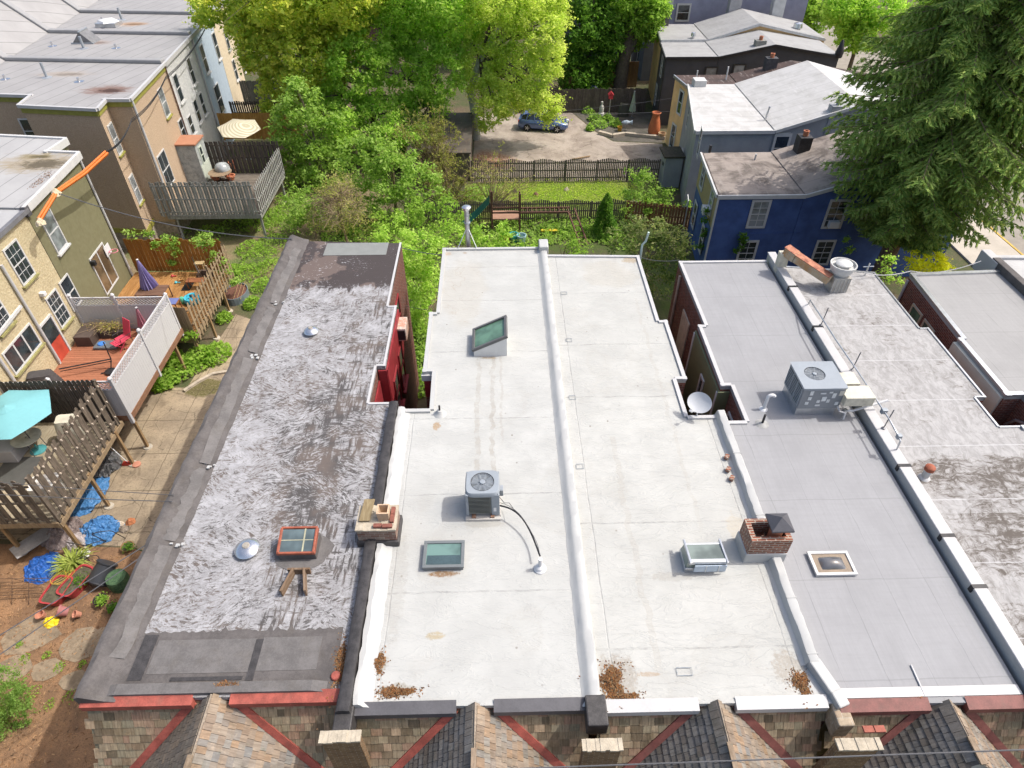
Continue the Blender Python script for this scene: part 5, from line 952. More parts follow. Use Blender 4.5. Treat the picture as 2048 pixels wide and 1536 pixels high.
# cedar deck
dC = deck('cedar_deck', 'oiled cedar deck behind the olive house with the purple umbrella', -20.9, -15.5, 26.75, 32.6, 1.55, F_CD, 'Y', W_TN, [(-15.45, 30.8), (-15.4, 28.3), (-15.8, 26.9)])
fence_part(dC, (-20.9, 32.75), (-15.6, 32.75), 1.5, 2.05, W_OR, w=.2, gap=.02, top='flat', jit=.03)
fence_part(dC, (-15.45, 32.7), (-15.45, 26.7), 1.05, 2.15, W_TN, both=True, w=.12, gap=.06, top='dog', posts=(.45,), ph=2.45)
fence_part(dC, (-16.9, 26.7), (-15.5, 26.7), .95, 2.2, W_TN, w=.16, gap=.015, top='flat')
# grey deck
dD = deck('grey_deck', 'silver grey deck with tall slat fence behind the tan house', -21.2, -15.3, 38.7, 44.9, 2.0, F_GR, 'X', W_GR, [(-15.45, 39.0), (-15.45, 44.5), (-18.6, 44.6)], W_GR)
fence_part(dD, (-21.6, 38.65), (-15.3, 38.65), 1.9, 2.3, W_GR, w=.13, gap=.05, both=True, jit=.02); fence_part(dD, (-15.22, 38.7), (-15.22, 44.9), 1.9, 1.95, wood('silvered_wood', (.27, .27, .25), (.4, .4, .38)), w=.12, gap=.045, both=True)
fence_part(dD, (-20.6, 44.95), (-15.2, 44.95), 1.95, 2.3, W_DK, w=.13, gap=.035, both=True)
# porch on the grey deck
PAINTP = M('peeling_blue_grey', (.3, .33, .32), .8, .2, 5, col2=(.42, .44, .42), dirt=.5); t = thing('porch_shed', 'peeling blue grey porch with flat rust brown roof on the grey deck', 'porch', (-20.9, 44.2, 2))
MB().box(-21.75, -20.2, 43.3, 44.9, 2.0, 4.65).build('wall', PAINTP, t); MB().box(-21.8, -20.1, 43.2, 44.92, 4.65, 4.75).build('roof', M('rust_brown_felt', (.36, .17, .1), .9, .08, 2), t); MB().box(-21.85, -21.7, 43.15, 44.92, 4.76, 4.95).build('roof_kerb', M('dark_red_kerb', (.2, .07, .06), .8), t)
window(t, (-20.19, 43.95, 3.75), Y3, X3, .5, 1.2, M('pale_green_paint', (.5, .55, .46), .6), GLASSD, False, rows=2); b = MB()
for i in range(12): b.box(-20.2, -20.17, 43.35, 44.85, 2.02+i*.1, 2.1+i*.1)
b.build('clapboard', M('pale_green_board', (.48, .52, .44), .7, .1), t)
# bamboo screen, striped umbrella beyond
t = thing('bamboo_fence', 'orange bamboo screen fence behind the striped umbrella', 'fence', (-18.5, 51.5, 0)); fence_part(t, (-21.6, 51.8), (-15.4, 51.8), 1.8, 2.0, wood('bamboo', (.33, .17, .04), (.45, .26, .08)), w=.05, gap=.006, jit=.01, rails=(.5,), posts=(0, .5, 1))
t = thing('slat_fence', 'dark brown picket fence below the pale blue house', 'fence', (-19, 56, 0)); fence_part(t, (-22.2, 56.3), (-14.5, 56.3), 1.3, 1.9, W_DK, w=.13, gap=.05, posts=(0, .5, 1))
t = thing('board_fence', 'grey board fence below the last cream house', 'fence', (-19, 60, 0)); fence_part(t, (-22.4, 60.3), (-15.0, 60.3), 1.6, 2.0, wood('cool_grey_wood', (.09, .09, .085), (.16, .16, .15)), w=.16, gap=.01, posts=(0, .5, 1))
def umbrella(name, label, c, zt, r, base, m, n=8, h=.45, tilt=(0, 0), pole=GREYMET, basem=GREYMET, baser=.25, scallop=.0, vent=True, group=None):
    t = thing(name, label, 'umbrella', base, group); c = V((c[0], c[1], zt)); up = V((tilt[0], tilt[1], 1)).normalized(); a = up.cross(Y3).normalized()*-1; b_ = up.cross(a); vs_ = []; K = 6
    for i in range(n*4):
        an = i*2*math.pi/(n*4); q = i % 4; sag = 1. if q == 0 else math.cos(math.pi/n)/math.cos(math.pi/n*(1-q/2))
        for k in range(K+1):
            f = k/K; rr_ = r*f*(1-(1-sag)*f); zz = -h*(f**1.15)-(.03*f if q == 2 else .015*f if q else 0); vs_.append(c+a*rr_*math.cos(an)+b_*rr_*math.sin(an)+up*zz)
    N = n*4; fs = [(i*(K+1)+k, ((i+1) % N)*(K+1)+k, ((i+1) % N)*(K+1)+k+1, i*(K+1)+k+1) for i in range(N) for k in range(K)]
    cn_ = MB().raw(vs_, fs).build('canopy', m, t, smooth=25); b = MB()
    for i in range(n): an = i*2*math.pi/n; b.beam(c-up*.03, c+a*r*.99*math.cos(an)+b_*r*.99*math.sin(an)-up*(h+.015), .015, .012)
    b.build('ribs', pole, cn_)
    if vent: MB().lathe(c+up*.0, [(r*.22, -h*.16), (r*.12, -.01), (.03, .05), (.01, .07)], n*2, up).build('vent_flap', m, t)
    MB().tube([V((base[0], base[1], base[2])), V((base[0], base[1], base[2]+.5)), c], .022, 8).build('pole', pole, t); MB().lathe(base, [(baser, 0), (baser, .04), (baser*.5, .1), (.04, .13), (.035, .35)], 18).build('base', basem, t, smooth=40); return t
def closed_umbrella(label, base, top, r, m, n=14):
    t = thing('folded_umbrella', label, 'umbrella', base, None); base, top = V(base), V(top); ax = (top-base); H = ax.length; ax.normalize(); a = ax.cross(Y3).normalized(); b_ = ax.cross(a); vs_ = []; K = 14; N = n*2
    for k in range(K+1):
        f = k/K; rr_ = (.04+r*(f**.8)*(1-.15*math.sin(5*f))) if f > .04 else .05
        for i in range(N): an = i*2*math.pi/N+.3*f; q = rr_*(1+(.2 if i % 2 else -.2)*min(1, f*3)); vs_.append(top-ax*(f*H*.72)+a*q*math.cos(an)+b_*q*math.sin(an)-ax*(.05*f if i % 2 else 0))
    MB().raw(vs_, [(k*N+i, k*N+(i+1) % N, (k+1)*N+(i+1) % N, (k+1)*N+i) for k in range(K) for i in range(N)]).build('folded_canopy', m, t, smooth=25); MB().tube([base, top+ax*.06], .02, 8).build('pole', GREYMET, t); MB().lathe(top+ax*.03, [(.05, 0), (.06, .04), (.01, .07)], 10).build('finial', PLASW, t); MB().lathe(base, [(.24, 0), (.22, .05), (.04, .1)], 16).build('base', DARKG, t); return t
CLOTH = lambda nm, c: M(nm, c, .8, .1, 2, bump=.15, bs=9)
TEAL = M('teal_canvas', (.15, .37, .4), .7, .05, 1, bump=.1); umbrella('patio_umbrella', 'open teal hexagonal umbrella over the near brown deck', (-18.95, 18.35), 4.45, 1.58, (-18.77, 18.26, 2.1), TEAL, 6, .36, basem=M('teal_base', (.06, .25, .26), .5), pole=DARKG, baser=.3)
t = thing('glass_table', 'round glass table on thin legs below the teal umbrella', 'table', (-18.9, 18.3, 2.1)); MB().lathe((-18.95, 18.3, 2.8), [(.04, 0), (.55, 0), (.55, .02), (.04, .02)], 28, cap=False).build('table_top', glass('frosted_table_glass', (.3, .31, .28), .25), t); b = MB()
for k in range(4): an = k*math.pi/2+.5; b.tube([(-18.95+.4*math.cos(an), 18.3+.4*math.sin(an), 2.8), (-18.95+.45*math.cos(an), 18.3+.45*math.sin(an), 2.1)], .015, 6)
b.build('legs', DARKG, t)
STR = NT('striped_canvas'); _p = STR.pos(); _d = STR.vm('DISTANCE', _p, (-17.9, 47.4, 4.75)); STR.fin(STR.mix(STR.mr(STR.mt('FRACT', STR.mt('MULTIPLY', _d, 4.5)), .45, .55), (.6, .55, .42), (.42, .38, .26)), .8)
umbrella('striped_umbrella', 'cream and olive striped umbrella open beside the bamboo screen', (-18.55, 47.5), 4.6, 1.55, (-18.4, 47.4, 2.0), STR.m, 6, .4, tilt=(.05, -.12), vent=False)
closed_umbrella('folded purple umbrella standing through the slatted table on the cedar deck', PZ(308, 592, 1.56), PZ(275, 521, 4.1), .3, CLOTH('purple_canvas', (.24, .21, .42)))
closed_umbrella('folded pink umbrella in the corner of the lattice deck', PZ(290, 662, 2.2), PZ(273, 617, 3.9), .13, CLOTH('pink_canvas', (.5, .22, .28)), 8)
def table(name, label, cx, cy, z, sx, sy, h, m, cloth=None, cat='table', rz=0., slats=True):
    t = thing(name, label, cat, (cx, cy, z)); b = MB(); u = V((math.cos(rz), math.sin(rz), 0)); w = V((-math.sin(rz), math.cos(rz), 0)); n = max(3, int(sy/.11)) if slats else 1; C0 = V((cx, cy, z))
    for i in range(n): b.ob(C0+w*(-sy/2+sy*(i+.5)/n)+Z3*(h-.015), u, w, Z3, sx, sy/n-(.012 if slats else 0), .03)
    b.build('table_top', m, t)
    for a in (-1, 1):
        for c in (-1, 1): MB().ob(C0+u*(a*(sx/2-.05))+w*(c*(sy/2-.05))+Z3*((h-.03)/2), u, w, Z3, .05, .05, h-.03).build('leg', m, t)
    if cloth: MB().ob(C0+Z3*(h+.008), u, w, Z3, sx*.96, sy*.96, .012).build('cloth', cloth, t)
    return t
TW = wood('slat_table_wood', (.13, .07, .045), (.22, .13, .09), 'X'); RW = wood('red_oiled_wood', (.25, .09, .035), (.36, .15, .07), 'X')
table('slatted_table', 'dark slatted table around the purple umbrella pole', -18.55, 29.6, 1.56, 1.5, 1.0, .72, TW); table('side_table', 'small wooden table under a blue cloth by the lattice fence', -17.3, 28.7, 1.56, .8, .6, .6, RW, CLOTH('blue_cloth', (.12, .15, .34)))
table('low_table', 'low reddish bench table near the cedar deck pickets', -16.75, 30.9, 1.56, 1.0, .45, .5, RW, cat='bench'); table('wooden_crate_seat', 'pale slatted stool against the vine covered cedar fence', -16.95, 32.3, 1.56, .5, .35, .75, wood('raw_pine', (.5, .36, .18), (.6, .46, .26), 'X'), cat='stool')
t = thing('play_table', 'bright teal plastic play ring on the cedar deck', 'toy', (-16.55, 29.5, 1.56)); MB().lathe((-16.55, 29.5, 1.56), [(.22, 0), (.4, .02), (.46, .2), (.4, .34), (.26, .34), (.2, .2), (.18, .05)], 24).build('ring', M('teal_plastic', (.06, .42, .55), .35, .1, 3), t, smooth=50); MB().lathe((-16.55, 29.5, 1.9), [(.1, 0), (.1, .08), (.01, .1)], 12).build('knob', BLACK, t)
tag(MB().lathe((-17.05, 29.4, 1.56), [(.12, 0), (.16, .1), (.15, .28), (.1, .36), (.01, .38)], 16).build('green_bucket', M('sea_green_plastic', (.1, .4, .25), .4), smooth=40), 'sea green rounded bucket beside the teal play ring', 'bucket')
tag(MB().box(-17.6, -17.15, 30.6, 31.6, 1.56, 1.59).build('door_mat', BLACK), 'black mat lying on the cedar deck by the bench', 'mat')
tag(MB().box(-17.0, -16.2, 32.0, 32.15, 1.56, 1.95).box(-17.0, -16.9, 31.6, 32.0, 1.56, 1.95).build('storage_bench', wood('dark_bench', (.12, .08, .06), (.2, .14, .1), 'X')), 'dark low planter box against the cedar fence', 'planter box')
for i, (px, py, c, l) in enumerate(((352, 565, (.1, .45, .5), 'teal toy scoop on the cedar deck'), (345, 552, (.5, .05, .05), 'red toy on the cedar deck near the fence'), (358, 560, (.6, .3, .1), 'orange toy lying by the black mat'))):
    q = PZ(px, py, 1.6); tag(MB().lathe((q.x, q.y, 1.56), [(.06, 0), (.09, .05), (.05, .12), (.01, .14)], 10).ob((q.x+.12, q.y, 1.6), X3, Y3, Z3, .22, .05, .03).build('toy', M('toy_plastic_%d' % i, c, .4), smooth=40), l, 'toy')
# lattice deck furniture
RC = M('raspberry_sling', (.52, .05, .09), .6, .08, 3); q = PZ(252, 690, 2.2)
t = thing('patio_chair', 'raspberry red sling chair on the lattice deck', 'chair', q); x, y, z = q; f_ = V((-.55, -.83, 0)); u = V((.83, -.55, 0)); C0 = V((x, y, z))
MB().ob(C0+Z3*.42, u, f_, Z3, .55, .52, .03).build('seat', RC, t); bu = (Z3-f_*.35).normalized(); MB().ob(C0-f_*.38+Z3*.82, u, f_, bu, .55, .03, .85).build('backrest', RC, t)
for s in (-1, 1):
    MB().tube([C0+u*s*.29+f_*.25, C0+u*s*.29+f_*.26+Z3*.62, C0+u*s*.29-f_*.3+Z3*.64], .016, 6).build('armrest', BLACK, t); MB().tube([C0+u*s*.29-f_*.3, C0+u*s*.29-f_*.25+Z3*.45], .016, 6).build('leg', BLACK, t)
t = thing('folding_stool', 'raspberry red slatted folding stool before the sling chair', 'stool', PZ(243, 698, 2.2)); C0 = PZ(243, 698, 2.2); b = MB()
for i in range(6): b.ob(C0+f_*(-.22+.09*i)+Z3*.42, u, f_, Z3, .5, .07, .02)
b.build('seat', RC, t)
for s in (-1, 1):
    for g in (-1, 1): MB().beam(C0+u*s*.22+f_*g*.22, C0+u*s*.22-f_*g*.22+Z3*.41, .035, .02).build('leg', RC, t)
q = PZ(185, 672, 2.2); t = thing('planter_trough', 'dark brown corner planter with dry straggling plants on the lattice deck', 'planter', (-19.8, 25.5, 2.2)); PB = M('planter_brown', (.075, .055, .045), .7, .15)
MB().box(-20.3, -19.5, 24.9, 26.1, 2.2, 2.75).box(-19.5, -18.2, 25.5, 26.1, 2.2, 2.6).build('trough', PB, t, bevel=.02); MB().box(-19.45, -18.25, 25.55, 26.05, 2.601, 2.62).build('soil', M('dark_soil', (.04, .03, .02), .95), t)
t = thing('toy_pile', 'shallow tray of blue and grey toys under the straggling planter', 'tray', (-18.9, 24.9, 2.2)); MB().box(-19.4, -18.3, 24.6, 25.2, 2.21, 2.34).build('tray', M('slate_tray', (.12, .13, .14), .5, .2, 6), t, bevel=.03); MB().lathe((-19.1, 24.9, 2.33), [(.18, 0), (.15, .07), (.01, .09)], 12).build('blue_toy', M('toy_blue', (.05, .18, .5), .5), t)
GC = M('grill_cover', (.06, .055, .055), .7, .2, 4, bump=.4, bs=8); x, y = -20.0, 21.7
def cover(name, label, cat, x, y, z, sx, sy, h, m, rz=0, top=.7):
    b = MB(); n = 28; vs_ = []; K = 7
    for k in range(K+1):
        f = k/K; sh = 1-(1-top)*f**2
        for i in range(n):
            an = i*2*math.pi/n; ca, sa = math.cos(an), math.sin(an); q = (abs(ca)**5+abs(sa)**5)**(-.2); w = 1+.035*math.sin(an*9+k)*(1-f*.6); px_, py_ = sx/2*ca*q*sh*w, sy/2*sa*q*sh*w
            vs_.append((x+px_*math.cos(rz)-py_*math.sin(rz), y+px_*math.sin(rz)+py_*math.cos(rz), z+h*f+.02*math.sin(an*3+1)*f))
    fs = [(k*n+i, k*n+(i+1) % n, (k+1)*n+(i+1) % n, (k+1)*n+i) for k in range(K) for i in range(n)]+[tuple(K*n+i for i in range(n))]
    return tag(b.raw(vs_, fs).build(name, m, smooth=50), label, cat)
cover('covered_grill', 'barbecue under a dark grey cover on the lattice deck', 'barbecue', x, y, 2.2, 1.3, .75, 1.05, GC, .3); cover('covered_grill', 'barbecue under a grimy cream cover beside the teal umbrella', 'barbecue', -17.55, 18.9, 2.1, .95, .75, 1.15, M('cream_cover', (.58, .54, .43), .8, .1, 3, bump=.5, bs=7, dirt=.3), .2)
cover('covered_box', 'white covered box in the near corner of the brown deck', 'storage box', -17.2, 16.1, 2.1, 1.1, .8, .6, M('white_cover', (.66, .63, .57), .7, .08, 3), .3, .95)
tag(MB().box(-19.8, -18.4, 16.2, 17.9, 2.105, 2.12).build('deck_mat', M('dark_grey_rug', (.08, .08, .075), .95, .1)), 'dark grey rug lying on the brown deck', 'rug')
tag(MB().box(-20.0, -19.2, 17.6, 18.9, 2.1, 2.75).build('storage_chest', M('pale_grey_chest', (.4, .4, .42), .6, .06), bevel=.03), 'pale grey storage chest at the frame edge on the brown deck', 'chest')
t = thing('umbrella_stand', 'black cantilever umbrella frame folded down on the lattice deck', 'umbrella frame', PZ(215, 745, 2.2)); a_, b_ = PZ(118, 738, 2.7), PZ(222, 718, 2.7); c_ = PZ(222, 745, 2.2)
MB().tube([a_, b_], .03, 8).tube([a_-Z3*.14, b_-Z3*.12], .02, 8).build('boom', BLACK, t); MB().tube([c_, V((b_.x, b_.y, 2.7)), V((b_.x-.02, b_.y+.1, 3.6))], .025, 8).build('mast', BLACK, t); MB().lathe(c_, [(.26, 0), (.24, .1), (.06, .16)], 18).tube([c_+V((-.4, -.1, .03)), c_+V((.4, .2, .03))], .03, 6).build('base', BLACK, t, smooth=40)
t = thing('round_table', 'rusty round table with a glass dome on the grey deck', 'table', (-19.3, 43.2, 2)); q = PZ(440, 345, 2.7); MB().lathe((q.x, q.y, 2.7), [(.75, 0), (.78, .04), (.7, .05), (.01, .05)], 28).build('table_top', M('rusted_mesh', (.22, .16, .1), .8, .3, 9), t)
for k in range(3): an = k*2.1; MB().tube([(q.x+.5*math.cos(an), q.y+.5*math.sin(an), 2.7), (q.x+.6*math.cos(an), q.y+.6*math.sin(an), 2.0)], .02, 6).build('leg', DARKG, t)
tag(MB().lathe((q.x+.1, q.y+.35, 2.76), [(.5, 0), (.47, .25), (.33, .42), (.01, .5)], 24).build('glass_cloche', glass('cloche', (.3, .32, .32), .1), smooth=50), 'clear domed cloche on the rusty round table', 'cloche')
for px, py, h, l in ((468, 340, .6, 'square terracotta planter box on the grey deck'), (462, 357, .25, 'low terracotta pot under the square planter'), (432, 357, .22, 'low terracotta pot at the foot of the rusty table')):
    q = PZ(px, py, 2.1); tag(MB().lathe((q.x, q.y, 2.02), [(.2, 0), (.3, h), (.34, h), (.34, h+.08), (.26, h+.08), (.24, h-.05)], 4 if h > .5 else 14).build('terracotta_pot', TERRA), l, 'plant pot')
# ------------------------------------------------------------------ clutter in the left yard
def crumple(name, label, cat, cx, cy, rx, ry, h, m, seed=0, z=0., rz=0., kind=None):
    K, n = 30, 96; vs_ = [(cx, cy, z+h)]; fs = []
    for k in range(1, K+1):
        f = k/K
        for i in range(n):
            an = 2*math.pi*i/n; r0 = 1+.22*MN.noise(V((math.cos(an)*1.6, math.sin(an)*1.6, seed)))+.1*MN.noise(V((math.cos(an)*5, math.sin(an)*5, seed+4)))
            x, y = rx*f*r0*math.cos(an), ry*f*r0*math.sin(an); hh = h*max(0, 1-f**2.2)*(.75+.5*MN.noise(V((x*2.2, y*2.2, seed)))); rid = 1-abs(MN.noise(V((x*4.2, y*4.2, seed+9)))); r2 = 1-abs(MN.noise(V((x*7+.4*y, y*6.5, seed+21)))); hh += .3*min(h, .6)*(rid**3-.5)+.2*min(h, .5)*(r2**4-.4)+.06*min(h, .4)*MN.noise(V((x*17, y*17, seed)))
            vs_.append((cx+x*math.cos(rz)-y*math.sin(rz), cy+x*math.sin(rz)+y*math.cos(rz), z+max(.006, hh)))
    fs += [(0, 1+i, 1+(i+1) % n) for i in range(n)]
    for k in range(K-1): fs += [(1+k*n+i, 1+(k+1)*n+i, 1+(k+1)*n+(i+1) % n, 1+k*n+(i+1) % n) for i in range(n)]
    return tag(MB().raw(vs_, fs).build(name, m, org=(cx, cy, z)), label, cat, kind=kind)
BT = M('blue_tarp', (.06, .18, .38), .45, .15, 3, bump=.3, bs=15); BT2 = M('deep_blue_tarp', (.02, .1, .36), .45, .2, 3, bump=.3, bs=15)
q = PZ(165, 992, 0); crumple('tarpaulin', 'flat bright blue tarpaulin beneath the near deck beam', 'tarpaulin', q.x+.2, q.y, .75, 1.15, .12, BT, 1)
q = PZ(200, 1062, 0); crumple('tarpaulin', 'crumpled bright blue tarpaulin under black hoops', 'tarpaulin', q.x, q.y, .82, .7, .4, BT, 2)
q = PZ(88, 1135, 0); crumple('tarpaulin', 'darker blue tarpaulin half under the near deck', 'tarpaulin', q.x, q.y, .7, .65, .4, BT2, 3)
q = PZ(212, 932, 0); crumple('tarpaulin', 'grey and black plastic sheeting heaped by a deck post', 'tarpaulin', q.x, q.y, .6, .8, .6, M('grey_plastic_sheet', (.3, .3, .31), .4, .5, 3, col2=(.05, .05, .05), bump=.3), 4)
q = PZ(105, 1060, 0); crumple('sack_pile', 'brown and mauve sacks piled at the corner deck post', 'sack pile', q.x+.5, q.y-.2, .75, .8, .65, M('mauve_sacking', (.17, .12, .11), .7, .4, 4, col2=(.34, .28, .26)), 5)
q = PZ(160, 1082, 0); crumple('plastic_bag', 'pale grey plastic bag beside the crumpled blue tarpaulin', 'bag', q.x, q.y, .4, .5, .5, M('pale_bag', (.42, .37, .36), .5, .3, 5), 6)
q = PZ(165, 1110, 0); crumple('plastic_bag', 'white torn bag at the edge of the long grass clump', 'bag', q.x, q.y, .28, .25, .2, M('white_bag', (.6, .6, .6), .5, .15, 5), 7)
q = PZ(238, 1055, 0)
for i, (dx, dy, c, l) in enumerate(((0, .1, (.5, .42, .32), 'cream stone lump beside the crumpled blue tarpaulin'), (.25, -.1, (.22, .18, .14), 'dark broken stone beside the cream lump'), (.35, .25, (.42, .16, .07), 'small orange brick by the cream stone lump'))):
    crumple('rubble_stone', l, 'stone', q.x+dx, q.y+dy, .2, .17, .22, M('rubble_%d' % i, c, .9, .2, 6), 20+i)
DARKM = M('dark_rod', (.03, .027, .025), .5)
def hoop(label, pa, w, h, yaw, tilt, r=.016):
    c = PZ(*pa, 0); u = V((math.cos(yaw), math.sin(yaw), 0)); up = (Z3+V((-math.sin(yaw), math.cos(yaw), 0))*tilt).normalized(); p = [c-u*w/2]+[c-u*w/2+up*(h-.15)]
    for k in range(7): an = math.pi-k*math.pi/6; p.append(c+u*(w/2*math.cos(an))+up*(h-.15+.15*math.sin(an)))
    p.append(c+u*w/2); return tag(MB().tube(p, r, 6).build('metal_hoop', DARKM, org=c, smooth=60), label, 'metal hoop', 'black garden hoops in the left yard')
hoop('tall black hoop leaning over the crumpled blue tarpaulin', (232, 1080), .7, 1.3, .2, -.4); hoop('black hoop lying across the middle of the crumpled tarpaulin', (200, 1085), .5, .8, .4, -.8); hoop('black hoop over the pale grey plastic bag', (170, 1092), .5, .8, -.2, -.5); hoop('black bent hoop standing in front of the dark barrel', (190, 1135), .5, .5, .5, .5); hoop('smaller black hoop in the bark left of the barrel', (172, 1130), .35, .4, 1., .3)
t = thing('wire_frame', 'tangled rusty wire frame at the left edge of the bark', 'wire frame', PZ(45, 1180, 0)); c = PZ(45, 1185, 0); b = MB()
for i in range(7): z = .05+.07*i; b.tube([c+V((-.9, -.3+.1*i, z)), c+V((.9, -.2+.08*i, z+.03*math.sin(i)))], .01, 5)
for k in range(3): b.tube([c+V((-.7+.6*k, -.5, .02)), c+V((-.65+.6*k, .1, .75)), c+V((-.4+.6*k, .4, .3)), c+V((-.2+.6*k, .45, .02))], .012, 5)
b.build('bars', M('rusty_rod', (.1, .06, .04), .8), t)
REDPL = M('red_planter_plastic', (.38, .045, .05), .5, .12, 4, dirt=.15); SOIL = M('potting_soil', (.09, .08, .05), .95, .4, 8, bump=.6, bs=20)
def trough(label, pa, sx, sy, h, yaw, m, group=None):
    c = PZ(*pa, 0); t = thing('planter', label, 'planter', c, group); u = V((math.cos(yaw), math.sin(yaw), 0)); w = V((-math.sin(yaw), math.cos(yaw), 0)); vs_ = []
    for z, k in ((0, .8), (h, 1), (h+.03, 1.05), (h+.03, .95), (h-.06, .93)):
        for i in range(48):
            an = 2*math.pi*i/48; ca, sa = math.cos(an), math.sin(an); q = (abs(ca)**5+abs(sa)**5)**(-.2); vs_.append(c+u*(sx/2*ca*q*k)+w*(sy/2*sa*q*k)+Z3*z)
    MB().raw(vs_, [(k*48+i, k*48+(i+1) % 48, (k+1)*48+(i+1) % 48, (k+1)*48+i) for k in range(4) for i in range(48)]).build('tub', m, t, smooth=40)
    MB().raw([c+(u*(sx/2*.93*math.cos(2*math.pi*i/48))+w*(sy/2*.93*math.sin(2*math.pi*i/48)))*(abs(math.cos(2*math.pi*i/48))**5+abs(math.sin(2*math.pi*i/48))**5)**-.2+Z3*(h-.03) for i in range(48)], [tuple(range(48))]).build('soil', SOIL, t); return t
trough('left red trough planter with bare soil and yellow wire', (122, 1190), .72, 1.1, .36, -.15, REDPL, 'red trough planters'); trough('right red trough planter with grassy soil beside the barrel', (160, 1172), .66, 1.25, .38, -.35, REDPL, 'red trough planters')
b = MB(); c = PZ(128, 1168, 0)
for k in range(3): b.tube([c+V((.25*math.cos(a)+.12*k, .28*math.sin(a+k), .42+.06*math.sin(2*a+k))) for a in np.linspace(0, 6.2, 18)], .009, 5)
tag(b.build('yellow_wire', M('yellow_wire', (.5, .33, .04), .5)), 'loose loops of yellow wire on the left red planter', 'wire')
c = PZ(203, 1168, 0); ax = V((.35, .75, .55)).normalized(); t = thing('barrel_pot', 'large charcoal plastic pot tipped on its side in the bark', 'plant pot', c); MB().lathe(c+Z3*.22-ax*.1, [(.38, 0), (.42, .06), (.39, .09), (.36, .45), (.33, .72), (.37, .76), (.37, .8), (.01, .81)], 26, ax, cap=False).lathe(c+Z3*.22-ax*.1, [(.36, .0), (.33, .6)], 26, ax, cap=True).build('pot_body', M('charcoal_plastic', (.035, .037, .042), .45, .1, 3), t, smooth=35)
def rpot(label, pa, r, h, m, tip=None, soil=False, group=None):
    c = PZ(*pa, 0); ax = V(tip).normalized() if tip else Z3; t = thing('plant_pot', label, 'plant pot', c, group); cc = c+Z3*(0 if not tip else r*.75)
    MB().lathe(cc, [(r*.7, 0), (r*.95, h*.8), (r*1.05, h*.8), (r*1.05, h), (r*.9, h), (r*.62, .04), (.01, .04)], 20, ax, cap=False).build('pot_body', m, t, smooth=35)
    if soil: MB().lathe(c, [(r*.88, h*.85), (.01, h*.87)], 16).build('soil', SOIL, t)
    return t
MAUVE = M('mauve_clay', (.36, .14, .13), .7, .12); TC2 = M('pale_terracotta', (.45, .2, .13), .8, .12)
rpot('pinkish clay pot tipped open to the sky beside the yellow bag', (90, 1235), .16, .2, TC2, (-.2, -.2, .9)); rpot('mauve clay pot tipped on its side in the bark', (140, 1228), .2, .32, MAUVE, (-.75, -.1, .45)); rpot('small pale terracotta pot lying beside the mauve one', (163, 1232), .13, .22, TC2, (-.4, -.25, .6))
rpot('black pot of bright green seedlings on the bark', (205, 1205), .22, .25, M('black_pot', (.03, .03, .03), .6), soil=True); rpot('clay pot of dark herbs at the edge of the shadow', (228, 1220), .2, .28, M('brown_pot', (.2, .09, .06), .8), soil=True); rpot('wooden tub of herbs by the wall shadow', (258, 1098), .24, .2, wood('tub_wood', (.25, .15, .07), (.35, .22, .1)), soil=True)
q = PZ(103, 1245, 0); crumple('yellow_bag', 'crumpled bright yellow bag among the clay pots', 'bag', q.x, q.y, .26, .22, .25, M('yellow_plastic', (.75, .55, .02), .4, .1, 4), 12)
t = thing('tomato_cage', 'dark green mesh covered planting bag by the wall shadow', 'planter', PZ(245, 1165, 0)); c = PZ(243, 1170, 0); MB().lathe(c, [(.36, 0), (.38, .3), (.35, .55), (.3, .5), (.01, .48)], 22).build('mesh_bag', M('green_mesh', (.035, .09, .045), .8, .4, 14, col2=(.09, .16, .07), bump=.7, bs=40), t, smooth=40)
t = thing('lawn_tool', 'red handled garden tool at the foot of the deck post', 'garden tool', PZ(258, 932, 0)); c = PZ(258, 928, 0); MB().box(c.x-.25, c.x+.15, c.y-.12, c.y+.1, 0, .1).build('head', M('tool_red', (.38, .04, .025), .5), t, bevel=.03); MB().tube([c+Z3*.08, c+V((-.65, .3, .9)), c+V((-.85, .35, .92))], .014, 6).build('handle', GALV, t)
q = PZ(274, 930, 0); tag(MB().lathe((q.x, q.y, 0), [(.17, 0), (.18, .07), (.13, .09), (.01, .09)], 18).build('clay_saucer', TC2, smooth=40), 'round clay saucer on the concrete beside the deck post', 'saucer')
tag(MB().rbox(PZ(70, 1080, .4), .9, 1.6, .7, .03).build('plasterboard_sheet', M('grey_board', (.3, .29, .28), .8)), 'grey flat board stored under the near deck', 'board')
# raised bed behind the cedar deck
q = PZ(475, 595, 0); t = thing('raised_bed', 'galvanised raised bed of bare soil with stakes beside the cedar deck', 'raised bed', (q.x, q.y, 0)); MB().lathe((q.x, q.y, 0), [(.66, 0), (.66, .45), (.63, .45), (.63, .36)], 24, sx=1., sy=1.35, cap=False).build('bed_wall', M('blue_grey_corrugated', (.2, .24, .28), .5, .1, metal=.4), t); MB().lathe((q.x, q.y, .0), [(.63, .36), (.01, .38)], 24, sx=1., sy=1.35, cap=False).build('soil', M('red_brown_soil', (.13, .06, .04), .95, .3, 6, bump=.6), t)
for k in range(3): MB().tube([(q.x+.1+.2*k, q.y-.8, .4), (q.x+.2*k, q.y+.7, .55)], .018, 5).build('stake', POST, t)
# stone kerbs in the yard
def kerbline(label, pts, w, h, m):
    b = MB()
    for i in range(len(pts)-1): b.beam(PZ(*pts[i], h/2), PZ(*pts[i+1], h/2), w, h)
    return tag(b.build('stone_edging', m), label, 'edging')
KS = M('pale_edge_stone', (.42, .36, .28), .9, .2, 4, dirt=.3); kerbline('curved stone edging round the mossy patch in the yard', [(368, 782), (395, 764), (425, 748), (462, 742)], .16, .12, KS)
